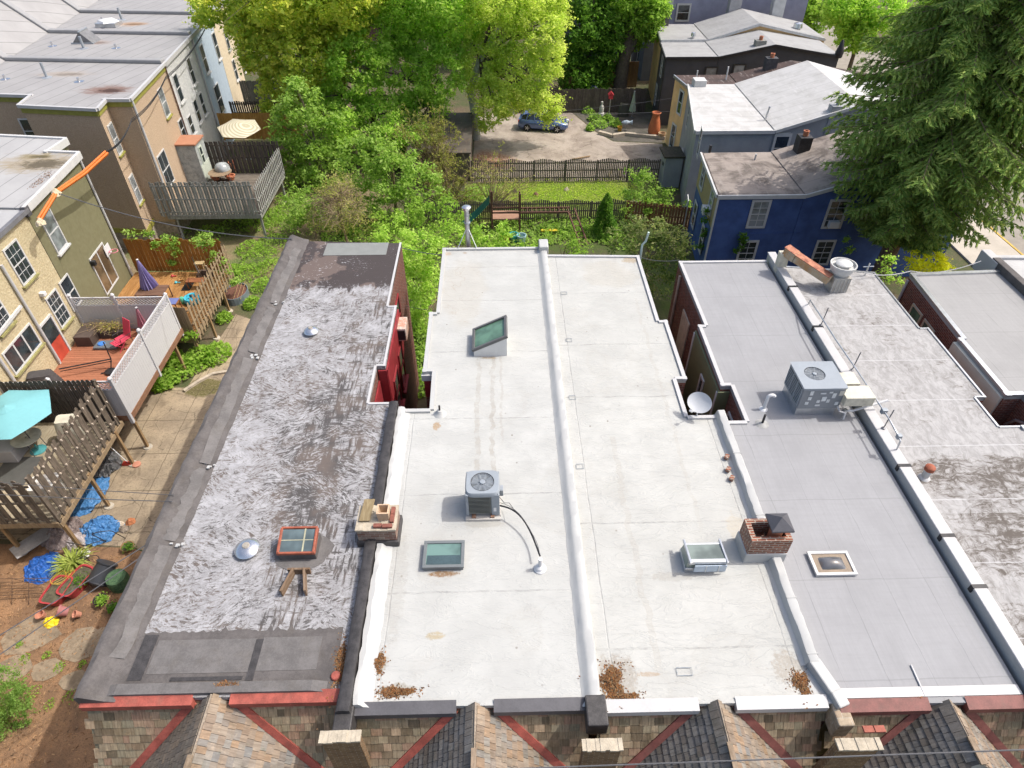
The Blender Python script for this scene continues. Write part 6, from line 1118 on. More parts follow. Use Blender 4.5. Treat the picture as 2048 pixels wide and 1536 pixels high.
# ------------------------------------------------------------------ houses across the back gardens, seen from the side
RG = 'houses across the gardens on the right'
def painted(name, c, var=.1, rows=True, dirt=.12):
    t = NT(name); p = t.pos(); x, y, z = t.sep(p); n = t.noise(p, 1.2, 5, .6); cc = t.mix(t.mr(n, .3, .7), sc3(c, 1-var), sc3(c, 1+var)); h = t.noise(p, 20, 3)
    if rows: r = t.mt('FRACT', t.mt('MULTIPLY', z, 12.)); rr_ = t.mr(t.mt('ABSOLUTE', t.mt('SUBTRACT', r, .5)), .38, .5); cc = t.mix(t.mt('MULTIPLY', rr_, .3), cc, sc3(c, .55)); h = t.mt('SUBTRACT', t.mt('MULTIPLY', h, .5), rr_)
    cc = t.mix(t.mr(t.noise(t.map(p, (2, 2, .4)), 1, 4), .55, .8, 0, dirt), cc, sc3(c, .5)); return t.fin(cc, .7, 0, t.bump(h, .3, .012), .3)
BLUE = painted('blue_painted_brick', (.06, .108, .275), .2, dirt=.35); GREY = painted('grey_painted_wall', (.29, .3, .315), rows=False); YEL = painted('ochre_wall', (.7, .46, .22), rows=False); BLK = painted('charcoal_wall', (.06, .06, .064)); LAV = painted('lavender_grey_wall', (.26, .27, .36), rows=False); CRM2 = painted('cream_rear_wall', (.36, .29, .15))
def aged_roof(name, c, dark, light, amt=.8, lt=.4):
    t = NT(name); p = t.pos(); n = t.noise(p, .8, 6, .65, .4); s_ = t.noise(t.map(p, (5, .9, 1), rot=(0, 0, .3)), 1, 6, .7); cc = t.mix(t.mr(n, .42, .66, 0, amt), c, dark); cc = t.mix(t.mr(s_, .52, .72, 0, lt), cc, light)
    x, y, z = t.sep(p); f = t.mt('ABSOLUTE', t.mt('SUBTRACT', t.mt('FRACT', t.mt('DIVIDE', y, .95)), .5)); cc = t.mix(t.mr(f, .01, .035, .45, 0), cc, sc3(c, .45)); return t.fin(cc, .75, 0, t.bump(s_, .3, .02), .3)
def gable_house(label, y0, y1, xr0, xr1, xv, xe, ze, zp, wm, rm, fm, rear=None, xm=23.3, ell0=None):
    """xr0/xr1 rear wall x at near/far side; ell to xv at flat height ze, main block xv..xe with a low ridge along y at xm"""
    h = thing('gabled_row_house', label, 'house', ((xr0+xe)/2, (y0+y1)/2, 0), RG); yn = y0 if ell0 is None else ell0
    MB().prism([(xr0, yn), (xv-.02, yn), (xv-.02, y1), (xr1, y1)], 0, ze-.1, top=False).build('ell_wall', wm, h)
    pts = [(xv, 0), (xe, 0), (xe, ze), (xm, zp), (xv, ze)]; b = MB(); b.raw([(x, y0, z) for x, z in pts]+[(x, y1, z) for x, z in pts], [(0, 1, 2, 3, 4), (9, 8, 7, 6, 5), (0, 4, 9, 5), (1, 6, 7, 2)]); b.build('wall', wm, h)
    r = MB(); r.face([(xr0-.12, yn-.1, ze-.05), (xv, yn-.1, ze-.05), (xv, y1, ze-.05), (xr1-.12, y1, ze-.05)]); r.face([(xr0-.12, yn-.1, ze-.05), (xr0-.12, yn-.1, ze-.13), (xv, yn-.1, ze-.13), (xv, yn-.1, ze-.05)]); r.face([(xr0-.12, yn-.1, ze-.13), (xr0-.12, yn-.1, ze-.05), (xr1-.12, y1, ze-.05), (xr1-.12, y1, ze-.13)])
    r.face([(xv-.05, y0-.1, ze+.0), (xm, y0-.1, zp+.05), (xm, y1, zp+.05), (xv-.05, y1, ze+.0)]); r.face([(xm, y0-.1, zp+.05), (xe, y0-.1, ze+.02), (xe, y1, ze+.02), (xm, y1, zp+.05)]); r.build('roof', rm, h)
    f = MB(); f.beam((xr0-.1, yn-.12, ze-.12), (xv, yn-.12, ze-.12), .1, .22).beam((xr0-.14, yn, ze-.12), (xr1-.14, y1, ze-.12), .1, .22).beam((xv, y0-.14, ze-.1), (xm, y0-.14, zp-.04), .1, .2).beam((xm, y0-.14, zp-.04), (xe, y0-.14, ze-.1), .1, .2); f.build('gutter', fm, h)
    if rear: MB().beam((xr0-.015, yn+.01, ze-1.1), (xr1-.015, y1-.01, ze-1.1), .04, 2.1).build('upper_rear_wall', rear, h)
    return h
def chim(root, x, y, zb, w, d, h, m, pot_=TERRA):
    c = MB().box(x-w/2, x+w/2, y-d/2, y+d/2, zb-.3, zb+h).build('chimney', m, root, bevel=.02)
    if pot_: MB().lathe((x, y, zb+h-.02), [(.15, 0), (.17, .32), (.12, .32), (.11, .1)], 12).build('flue_pot', pot_, c, smooth=40)
    return c
DKROOF = aged_roof('aged_brown_roof', (.27, .23, .2), (.075, .06, .05), (.38, .35, .32)); WRF = aged_roof('white_wrinkled_roof', (.44, .437, .43), (.32, .315, .3), (.54, .535, .525), .6, .6); BRF = aged_roof('dark_brown_felt', (.07, .045, .038), (.035, .028, .025), (.36, .32, .3), .6, .6); LGR = aged_roof('light_grey_felt', (.3, .3, .297), (.2, .195, .19), (.38, .38, .375), .4)
BW = WHITE
# blue house
hB = gable_house('deep blue painted house with white windows beside the spruce', 33.55, 39.4, 12.25, 12.75, 17.05, 26.6, 5.5, 7.4, BLUE, DKROOF, BW, CRM2)
for px, py, w, h, p in ((1517, 428, 1.1, 1.75, GLASSC), (1671, 428, 1.15, 1.8, GLASSD), (1493, 506, 1.1, 1.7, GLASSD), (1645, 505, 1.15, 1.7, GLASSD)):
    q = PY(px, py, 33.53); w_ = window(hB, q, X3, -Y3, w, h, fw=.13, pane=p, cols=2, rows=4, mw=.03, sill=False)
    if px == 1671: MB().box(q.x-.28, q.x+.28, 33.2, 33.5, q.z-.75, q.z-.35).build('window_air_conditioner', M('ac_grey_white', (.6, .6, .6), .5, .05), w_, bevel=.02)
rn = V((-1, .086, 0)).normalized(); rx = V((.086, 1, 0)).normalized()
for d, z, p in ((1.2, 4.6, GLASSC), (4.4, 4.6, GLASSC), (1.5, 1.9, GLASSD), (4.6, 1.9, GLASSD)):
    q = V((12.25, 33.55, z))+rx*d; w_ = window(hB, q+rn*.05, rx, rn, .95, 1.7, fw=.12, pane=p, sill=False)
    if d == 1.2: MB().ob(q+rn*.25-Z3*.65, rx, rn, Z3, .6, .45, .4).build('window_air_conditioner', PLASW, w_, bevel=.02)
downspout(hB, (12.2, 33.45, 5.4), (12.2, 33.45, 0), .06, WHITE); MB().beam(PY(1500, 468, 33.5), PY(1600, 466, 33.5), .03, .03).build('cable_pipe', BLUE, hB)
q = PZ(1595, 318, 5.5); chim(hB, q.x+.2, q.y+.3, 5.5, .75, .75, 1.3, M('tarred_chimney', (.03, .028, .03), .6, .4, 5)); q = PZ(1510, 318, 5.5); MB().tube([(q.x, q.y, 5.45), (q.x, q.y, 5.8)], .06, 8).build('vent_pipe', WMET, hB); q = PZ(1420, 300, 5.6); MB().tube([(q.x, q.y, 5.4), (q.x, q.y, 5.9)], .09, 8).build('vent_pipe', BLACK, hB)
# grey house
hG = gable_house('slate grey house with white wrinkled roof and arched window', 42.6, 52.0, 13.1, 14.75, 18.25, 29.6, 5.65, 7.2, GREY, WRF, WHITE)
q = PY(1578, 277, 42.58); window(hG, V((18.9, 42.58, 4.4)), X3, -Y3, 1.15, 2.0, fw=.16, arch=True, sill=False)
rx = V((.1755, 1, 0)).normalized(); rn = V((-1, .1755, 0)).normalized()
for px, py, w, h in ((1377, 232, .9, 1.8), (1400, 285, .9, 1.8), (1362, 325, .9, 2.0)): q = PP(px, py, (13.1, 42.6, 0), rn); window(hG, q, rx, rn, w, h, fw=.12, sill=False)
d_ = PP(1381, 382, (13.1, 42.6, 0), rn); MB().ob(V((d_.x, d_.y, 1.05))+rn*.06, rx, rn, Z3, 1.0, .06, 2.1).build('door', WHITE, hG)
q = PZ(1612, 225, 5.65); c_ = chim(hG, q.x+.6, 42.85, 5.6, .85, .6, 1.5, GREY, None); MB().tube([(q.x+.6, 42.85, 7.1), (q.x+.6, 42.85, 7.7)], .12, 10).build('flue_pipe', GREYMET, c_)
q = PZ(1530, 240, 5.6); MB().tube([(q.x, q.y, 5.55), (q.x+.1, q.y, 6.5)], .07, 8).build('vent_pipe', GALV, hG); q = PZ(1388, 170, 5.6); MB().box(q.x-.1, q.x+.8, q.y-.5, q.y+.4, 5.5, 6.05).build('roof_box', WHITE, hG, bevel=.03)
b = MB()
for px, py in ((1320, 300),): pass
sh = thing('garden_shed', 'small grey lean-to with mossy dark roof against the grey house', 'shed', (12.9, 46.7, 0)); MB().box(12.3, 13.6, 46.2, 47.9, 0, 2.3).build('wall', GREY, sh); MB().box(12.15, 13.7, 46.05, 48.0, 2.3, 2.42).build('roof', M('mossy_black_roof', (.05, .045, .03), .9, .5, 5), sh); MB().box(12.28, 12.31, 46.6, 46.95, 1.5, 1.75).build('vent_hole', BLACK, sh)
# ochre house
hY = gable_house('ochre rear walled house with dark brown felt roof', 52.05, 54.8, 14.75, 14.3, 18.65, 29.6, 5.5, 6.45, YEL, BRF, GALV)
rx = V((-.163, 1, 0)).normalized(); rn = V((-1, -.163, 0)).normalized()
for px, py, w, h in ((1361, 205, .9, 1.9), (1346, 272, .95, 2.0)): q = PP(px, py, (14.75, 52.05, 0), rn); window(hY, q, rx, rn, w, h, fw=.14, sill=False)
q = PY(1540, 128, 54.2); chim(hY, q.x, 54.1, 5.9, .9, .6, 1.0, M('black_white_chimney', (.06, .06, .065), .7, .3, 4)); q = PZ(1452, 158, 5.5); MB().tube([(q.x, q.y, 5.45), (q.x, q.y, 6.4)], .06, 8).build('vent_pipe', PLASW, hY); q = PZ(1392, 160, 5.5); MB().tube([(q.x, q.y, 5.45), (q.x, q.y, 6.2)], .05, 8).build('vent_pipe', PLASW, hY)
q = PZ(1625, 148, 5.9); MB().lathe((q.x, q.y, 5.7), [(.25, 0), (.22, .35), (.32, .4), (.3, .65), (.01, .75)], 16).build('turbine_vent', ALU, hY, smooth=40)
# black house and the pale roofed pair behind
hK = gable_house('charcoal black house with pale grey felt roof', 58.8, 63.4, 14.35, 14.8, 18.75, 29.0, 5.75, 6.6, BLK, LGR, BLACK)
for px, py in ((1424, 133), (1478, 138)): q = PY(px, py, 58.77); window(hK, V((q.x, 58.77, 4.0 if px < 1450 else 4.2)), X3, -Y3, 1.1, 1.9, frame=M('black_frame%d' % px, (.03, .03, .03), .5), pane=GLASSC, sill=False, fw=.12)
rx = V((.097, 1, 0)).normalized(); rn = V((-1, .097, 0)).normalized()
for d, z in ((2.2, 4.4), (3.4, 1.6)): window(hK, V((14.35, 58.8, z))+rx*d+rn*.01, rx, rn, .9, 1.8, sill=False)
downspout(hK, (14.25, 58.75, 5.6), (14.25, 58.75, 0), .05, BLACK); q = PZ(1385, 80, 5.7); MB().lathe((q.x, q.y, 5.65), [(.12, 0), (.12, .35), (.24, .4), (.2, .65), (.01, .72)], 14).build('turbine_vent', ALU, hK, smooth=40); q = PZ(1500, 76, 5.9); MB().lathe((q.x, q.y, 5.65), [(.12, 0), (.12, .45), (.24, .5), (.2, .75), (.01, .82)], 14).build('turbine_vent', GREYMET, hK, smooth=40)
q = PY(1518, 92, 59.6); chim(hK, q.x, 59.5, 6.0, .9, .6, .8, M('concrete_chimney', (.22, .22, .2), .85, .15, 3)); MB().lathe((28.9, 58.8, 5.6), [(.3, 0), (.34, .4), (.2, .9), (.1, 1.3), (.01, 1.4)], 12).build('cornice_bracket', BLACK, hK, smooth=40); q = PZ(1592, 66, 6); MB().lathe((q.x, q.y, 5.9), [(.3, 0), (.28, .5), (.42, .55), (.36, .9), (.01, 1.0)], 16).build('turbine_vent', ALU, hK, smooth=40)
hL = gable_house('plain house with bright grey hipped roof behind the charcoal one', 63.5, 69.0, 14.85, 15.4, 19.0, 29.5, 5.9, 7.1, YEL, LGR, GALV); q = PZ(1325, 50, 5.9); chim(hL, q.x+.1, q.y+.3, 5.85, .9, .9, 1.7, M('dark_block_chimney', (.11, .1, .1), .8, .2, 3)); 
hV = thing('lavender_house', 'lavender grey house wall across the top of the frame', 'house', (24, 74, 0), RG); MB().box(17.0, 30.5, 71.5, 78, 0, 11).build('wall', LAV, hV); MB().box(15.0, 16.9, 71.4, 78, 0, 10).build('side_bay', painted('slate_side', (.14, .16, .18), rows=False), hV); MB().box(16.9, 30.6, 71.3, 78.1, 11, 11.2).build('roof', LGR, hV)
q = PY(1366, 27, 71.48); window(hV, V((q.x, 71.48, 6.3)), X3, -Y3, 1.4, 1.6, fw=.16, sill=False); MB().box(16.7, 17.2, 71.0, 71.5, 7, 11).build('bay_post', WHITE, hV)
for px, z, m in ((1460, 7.0, 'pale_tall_chimney'), (1546, 6.4, 'whitewashed_chimney')): q = PY(px, 30, 70.2); chim(hL, q.x, 69.5, 6.0, 1.1, .8, 2.6 if px < 1500 else 2.0, M(m, (.36, .35, .36) if px < 1500 else (.5, .5, .5), .8, .12, 3), None)
# dark buildings behind the trees
hF = thing('distant_house', 'brown brick houses glimpsed behind the central trees', 'house', (-5, 88, 0)); MB().box(-16, 4, 88, 96, 0, 8.2).build('wall', brick('far_brick', (.2, .12, .09), (.15, .09, .07), (.25, .2, .17)), hF); MB().box(-16.3, 4.3, 87.8, 96.2, 8.2, 8.4).build('roof', LGR, hF)
for x in (-14, -11, -8, -5, -2, 1): window(hF, (x, 87.98, 5.6), X3, -Y3, 1, 1.7); window(hF, (x, 87.98, 2.6), X3, -Y3, 1, 1.7)
hS = thing('slate_house', 'slate blue house glimpsed between the big trunk and the charcoal house', 'house', (11, 80, 0)); MB().box(6.5, 14.0, 74, 82, 0, 8.5).build('wall', painted('slate_blue', (.13, .15, .2), rows=False), hS); window(hS, PY(1283, 105, 73.98), X3, -Y3, .9, 1.7)
# shed with dark roof among the shrubs
t = thing('flat_shed', 'low shed with dark leaf strewn flat roof among the shrubs', 'shed', (-4.3, 51.5, 0)); MB().box(-6.6, -2.1, 47.6, 55.6, 0, 2.2).build('wall', M('shed_wall', (.12, .1, .08), .9, .2), t); MB().box(-6.8, -2.0, 47.4, 55.8, 2.2, 2.32).build('roof', aged_roof('leafy_roof', (.1, .085, .07), (.05, .04, .035), (.25, .15, .08), .8, .6), t)
# ------------------------------------------------------------------ garden fences, car, garden things
FD = wood('dark_fence_wood', (.1, .082, .065), (.2, .17, .14)); FS = wood('stockade_wood', (.075, .06, .05), (.15, .125, .105)); FO = wood('orange_fence_wood', (.3, .16, .06), (.42, .25, .11))
t = thing('scalloped_fence', 'dark scalloped picket fence between the lawn and the parking ground', 'fence', (5, 47.3, 0), 'dark scalloped garden fences'); fence_part(t, (-2.0, 47.3), (12.2, 47.3), .1, 1.65, FD, w=.1, gap=.04, scal=(.09, 2.4), posts=[i/6 for i in range(7)], pw=.07, rails=(.15, .5, .85))
t = thing('scalloped_fence', 'dark scalloped picket fence behind the climbing frame', 'fence', (2, 40.9, 0), 'dark scalloped garden fences'); fence_part(t, (-5.0, 40.9), (8.6, 40.9), .1, 1.5, FD, w=.1, gap=.04, scal=(.09, 2.4), posts=[i/6 for i in range(7)], pw=.07, rails=(.15, .5, .85))
t = thing('cedar_fence', 'ivy topped cedar board fence beside the blue house', 'fence', (10.5, 40.6, 0)); fence_part(t, (8.7, 40.7), (13.0, 39.6), .05, 1.6, wood('cedar_fence_wood', (.22, .1, .045), (.3, .16, .08)), w=.16, gap=.03, both=True, posts=(0, .5, 1))
t = thing('stockade_fence', 'weathered brown stockade fence behind the parked car', 'fence', (9, 62.3, 0)); fence_part(t, (2.0, 62.3), (13.8, 62.3), 0, 2.1, FS, w=.16, gap=.005, jit=.03, posts=[0, .25, .5, .75, 1])
t = thing('plank_fence', 'orange plank fence in the garden beyond the stockade', 'fence', (11, 70, 0)); fence_part(t, (6.5, 69.5), (14.2, 69.5), 0, 2.4, FO, w=.2, gap=.015, posts=(0, .5, 1))
b = MB()
for i in range(5): b.ob((12.6+.35*i*1, 65.8-.1*i, .2+.17*i), X3, Y3, Z3, .3, 1.2, .06)
tag(b.build('garden_steps', WHITE), 'pale garden steps beyond the stockade fence', 'steps')
t = thing('kettle_grill', 'dark blue covered barbecue beyond the stockade fence', 'barbecue', (9.2, 64.5, 0)); MB().lathe((9.2, 64.5, .0), [(.5, 0), (.55, .9), (.45, 1.4), (.2, 1.7), (.01, 1.75)], 10).build('cover', M('navy_cover', (.012, .025, .06), .6), t)
# car
def car(cx, cy, yaw):
    t = thing('parked_car', 'blue hatchback with roof rails parked under the overhanging branches', 'car', (cx, cy, 0)); u = V((math.cos(yaw), math.sin(yaw), 0)); w = V((-math.sin(yaw), math.cos(yaw), 0)); C0 = V((cx, cy, 0))
    P_ = NT('car_paint'); P_.fin((.09, .14, .3), .25, .35, None, .6); P_.b.inputs['Coat Weight'].default_value = .6; CP = P_.m
    def at(x, y, z): return C0+u*x+w*y+Z3*z
    st = [(-2.2, .42, .62, .7), (-2.15, .3, .95, .8), (-1.9, .22, 1.0, .86), (-1.2, .2, 1.0, .88), (0, .2, .97, .89), (.9, .2, .94, .88), (1.5, .22, .84, .85), (2.0, .25, .72, .78), (2.2, .35, .6, .62)]
    vs_ = []; n = 10
    for x, zb, zt_, hw_ in st:
        pr = [(-hw_*.86, zb), (-hw_, zb+.12), (-hw_*1.01, (zb+zt_)/2), (-hw_*.97, zt_-.06), (-hw_*.88, zt_), (hw_*.88, zt_), (hw_*.97, zt_-.06), (hw_*1.01, (zb+zt_)/2), (hw_, zb+.12), (hw_*.86, zb)]; vs_ += [at(x, y, z) for y, z in pr]
    fs = [(i*n+k, i*n+(k+1) % n, (i+1)*n+(k+1) % n, (i+1)*n+k) for i in range(len(st)-1) for k in range(n)]+[tuple(range(n))[::-1], tuple((len(st)-1)*n+k for k in range(n))]
    body = MB().raw(vs_, fs).build('body', CP, t, smooth=50)
    cab = [(-2.02, .98, .99, .8, .8), (-1.75, .98, 1.36, .78, .6), (-1.3, .98, 1.44, .8, .62), (-.2, .96, 1.47, .8, .63), (.35, .95, 1.4, .8, .6), (1.05, .93, .95, .78, .76)]
    vs_ = []
    for x, zb, zt_, h0, h1_ in cab: vs_ += [at(x, -h0, zb), at(x, -h1_, zt_), at(x, h1_, zt_), at(x, h0, zb)]
    MB().raw(vs_, [(i*4+k, i*4+k+1, (i+1)*4+k+1, (i+1)*4+k) for i in range(5) for k in range(3)]).build('window', glass('car_glass', (.02, .025, .03), .04), t)
    r = MB(); vs_ = []
    for x, zb, zt_, h0, h1_ in cab[1:5]: vs_ += [at(x, -h1_-.02, zt_-.01), at(x, -h1_*.9, zt_+.035), at(x, h1_*.9, zt_+.035), at(x, h1_+.02, zt_-.01)]
    r.raw(vs_, [(i*4+k, i*4+k+1, (i+1)*4+k+1, (i+1)*4+k) for i in range(3) for k in range(3)])
    for s in (-1, 1):
        for (xa, xb_, za, zb_, ya, yb_) in ((-1.78, -1.95, 1.38, .98, .61, .8), (-.75, -.72, 1.46, .97, .64, .81), (.4, 1.02, 1.39, .95, .61, .79), (-1.3, -1.45, 1.43, .98, .63, .81)): r.beam(at(xa, s*ya, za), at(xb_, s*yb_, zb_), .06, .05)
    r.build('roof', CP, t, smooth=40); b = MB()
    for s in (-1, 1): b.beam(at(-1.5, s*.58, 1.53), at(.1, s*.58, 1.54), .04, .04)
    for x in (-1.2, -.2): b.beam(at(x, -.62, 1.56), at(x, .62, 1.56), .05, .03)
    b.build('roof_rack', GALV, t)
    for x in (-1.35, 1.3):
        for s in (-1, 1):
            c = at(x, s*.82, .32); wl = MB().lathe(c-w*s*.1, [(.2, 0), (.3, 0), (.32, .05), (.32, .16), (.29, .2), (.21, .2)], 22, w*s).build('wheel', M('tyre', (.02, .02, .02), .9) if 'tyre' not in bpy.data.materials else bpy.data.materials['tyre'], t, smooth=40); q = MB()
            q.lathe(c+w*s*.07, [(.21, 0), (.2, .02), (.05, .03), (.01, .035)], 18, w*s)
            for k in range(5): an = k*1.257; q.beam(c+w*s*.1, c+w*s*.1+u*.2*math.cos(an)+Z3*.2*math.sin(an), .05, .03, w)
            q.build('rim', GALV, wl)
    for s in (-1, 1):
        MB().ob(at(2.02, s*.55, .66), u, w, Z3, .3, .3, .13).build('headlight', M('headlight_glass', (.6, .62, .65), .1) if 'headlight_glass' not in bpy.data.materials else bpy.data.materials['headlight_glass'], t, bevel=.03); MB().ob(at(-2.08, s*.68, .82), u, w, Z3, .2, .22, .22).build('tail_light', M('tail_red', (.5, .02, .02), .2) if 'tail_red' not in bpy.data.materials else bpy.data.materials['tail_red'], t, bevel=.03); MB().ob(at(.75, s*.95, 1.0), u, w, Z3, .14, .16, .12).build('wing_mirror', CP, t, bevel=.03)
    MB().ob(at(2.17, 0, .52), u, w, Z3, .06, .9, .2).build('grille', BLACK, t); MB().ob(at(-.72, -.905, .7), u, w, Z3, .012, .012, .5).build('door_gap', BLACK, t); return t
car(4.1, 58.3, -.17)
# patio of the charcoal house
q = PZ(1310, 270, 0); t = thing('terracotta_urn', 'tall orange terracotta urn by the charcoal house', 'urn', (13.6, 56.5, 0)); MB().lathe((13.6, 56.5, 0), [(.38, 0), (.52, .35), (.5, .8), (.34, 1.5), (.28, 1.75), (.4, 1.95), (.36, 1.98), (.24, 1.75)], 24).build('urn_body', M('orange_terracotta', (.42, .13, .05), .7, .15, 3), t, smooth=50)
q = PZ(1202, 230, 0); t = thing('garden_statue', 'small pale garden statue before the stockade fence', 'statue', q); MB().lathe(q, [(.3, 0), (.28, .2), (.2, .25), (.22, .6), (.15, .85), (.08, .95), (.12, 1.05), (.1, 1.2), (.01, 1.25)], 12).build('figure', M('pale_stone', (.45, .44, .4), .85), t, smooth=50)
q = PZ(1217, 240, 0); t = thing('birdhouse', 'red birdhouse on a thin pole in the far garden', 'birdhouse', q); MB().tube([q, q+Z3*1.9], .03, 6).build('pole', GALV, t); MB().box(q.x-.18, q.x+.18, q.y-.18, q.y+.18, 1.9, 2.25).build('box', M('red_wood', (.5, .04, .05), .6), t); MB().raw([(q.x-.25, q.y-.25, 2.25), (q.x+.25, q.y-.25, 2.25), (q.x+.25, q.y+.25, 2.25), (q.x-.25, q.y+.25, 2.25), (q.x, q.y-.25, 2.5), (q.x, q.y+.25, 2.5)], [(0, 1, 4), (1, 2, 5, 4), (2, 3, 5), (3, 0, 4, 5)]).build('roof', M('red_wood_roof', (.42, .03, .04), .6), t)
q = PZ(1263, 236, 0); closed_umbrella('folded pale green umbrella on the far patio', (q.x, q.y, 0), (q.x, q.y, 2.3), .2, CLOTH('pale_green_canvas', (.3, .36, .28)), 8); q = PZ(1246, 232, 0); cover('covered_grill', 'dark covered barbecue beside the folded pale green umbrella', 'barbecue', q.x, q.y, 0, 1.0, .7, 1.1, M('dark_olive_cover', (.06, .06, .045), .7)); q = PZ(1250, 262, 0)
t = thing('garden_ornament', 'pale blue wire ornament on the far patio', 'ornament', q); MB().tube([q, q+Z3*.7], .02, 6).build('stake', GALV, t); MB().lathe(q+Z3*.75-X3*.4, [(.01, 0), (.15, .2), (.2, .45), (.1, .75), (.2, .95)], 10, X3).build('figure', M('pale_blue_wire', (.35, .42, .48), .5), t); q = PZ(1240, 262, 0); rpot('ochre pot beside the pale blue ornament', (1239, 262), .22, .4, M('ochre_glaze', (.45, .25, .03), .5)); rpot('square tan pot beside the orange urn', (1323, 277), .32, .5, M('tan_pot', (.42, .28, .16), .8))
# climbing frame
PW = wood('playset_wood', (.1, .05, .035), (.18, .1, .07)); t = thing('climbing_frame', 'brown wooden climbing frame with overhead ladder behind the white roofs', 'climbing frame', (1.5, 39.6, 0))
for x, y, h in ((-.45, 39.4, 3.05), (1.4, 39.4, 2.85), (-.45, 40.5, 2.5), (1.4, 40.5, 2.5)): MB().box(x-.06, x+.06, y-.06, y+.06, 0, h).build('post', PW, t)
MB().box(-.5, 1.45, 39.35, 40.55, 1.05, 1.12).build('platform', wood('playset_floor', (.3, .17, .11), (.4, .25, .18), 'X'), t); b = MB()
for z in (1.5, 1.85): b.box(-.45, 1.4, 39.36, 39.42, z, z+.1)
b.build('guard_rail', PW, t); b = MB(); b.box(1.4, 4.75, 39.45, 39.53, 1.42, 1.54); b.box(1.4, 4.75, 40.1, 40.18, 1.42, 1.54)
for i in range(11): b.box(1.6+.3*i, 1.64+.3*i, 39.53, 40.1, 1.47, 1.51)
b.build('overhead_ladder', PW, t); b = MB(); e0, e1 = V((4.6, 39.5, 1.5)), V((5.35, 37.6, 0)); g = V((.35, .1, 0)); b.beam(e0, e1, .09, .1).beam(e0+g+V((.1, .4, 0)), e1+g*1.4, .09, .1)
for i in range(6): f = (i+.5)/6; b.beam(e0.lerp(e1, f), e0.lerp(e1, f)+g*1.2, .04, .04)
b.build('leaning_ladder', PW, t); t2 = MB(); K = 8; vs_ = []
for i in range(K+1):
    f = i/K; z = 1.9*(1-f)**1.4+.05
    for k in range(5): vs_.append((-.6-2.1*f, 39.4+.3*k+.2*f, z+.25*abs(k-2)/2))
t2.raw(vs_, [(i*5+k, i*5+k+1, (i+1)*5+k+1, (i+1)*5+k) for i in range(K) for k in range(4)]).build('slide', M('green_slide', (.012, .09, .07), .45), t)
for i, (px, py, c, l) in enumerate(((1027, 468, (.05, .35, .32), 'teal toy tub below the climbing frame'), (1010, 470, (.5, .4, .05), 'yellow toy beside the teal tub'), (1042, 470, (.35, .5, .55), 'pale blue toy bin at the post of the climbing frame'))):
    q = PZ(px, py, .1); tag(MB().lathe((q.x, q.y-.8, 0), [(.25, 0), (.33, .55), (.28, .55), (.25, .1)], 14).build('toy_tub', M('tub_%d' % i, c, .5), smooth=40), l, 'toy')
b = MB(); q = PZ(1100, 470, 0); b.beam((q.x-.6, q.y, .35), (q.x+.6, q.y, .35), .25, .05); tag(b.build('yellow_seesaw', M('yellow_plastic2', (.55, .42, .03), .5)), 'small yellow toy seat in the green garden', 'toy')
for i, (px, py) in enumerate(((1030, 383), (1072, 388), (1133, 378))): q = PZ(px, py+3, 0); crumple('garden_stone', ['dark stump stone at the left of the lawn', 'brown stone in the middle of the lawn', 'pale stone near the middle of the lawn'][i], 'stone', q.x, q.y, .22, .2, .3, M('lawn_stone_%d' % i, ((.1, .08, .06), (.2, .12, .07), (.4, .34, .26))[i], .9), 40+i)
for i in range(5):
    x = 8.6+.8*i; MB; o = MB().beam((x, 47.9, .05), (x+.2, 48.5, .5), .14, .03).build('leaning_board', wood('cut_board', (.4, .3, .18), (.5, .4, .26)) if 'cut_board' not in bpy.data.materials else bpy.data.materials['cut_board']); tag(o, 'pale cut board leaning behind the scalloped fence, '+('first', 'second', 'third', 'fourth', 'fifth')[i]+' from the left', 'board', 'boards leaning behind the scalloped fence')
tag(MB().beam(PZ(1145, 318, .1), PZ(1180, 312, .1), .12, .04).build('timber', POST), 'long pale timber lying on the parking ground by the fence', 'timber')
t = thing('retaining_kerb', 'low stone kerb between parking ground and far patio', 'kerb', (11, 54.7, 0)); b = MB(); kp = [(1198, 265), (1225, 272), (1250, 268), (1330, 276)]
for i in range(3): b.beam(PZ(*kp[i], .12), PZ(*kp[i+1], .12), .3, .3)
b.build('kerb_stones', KS, t)
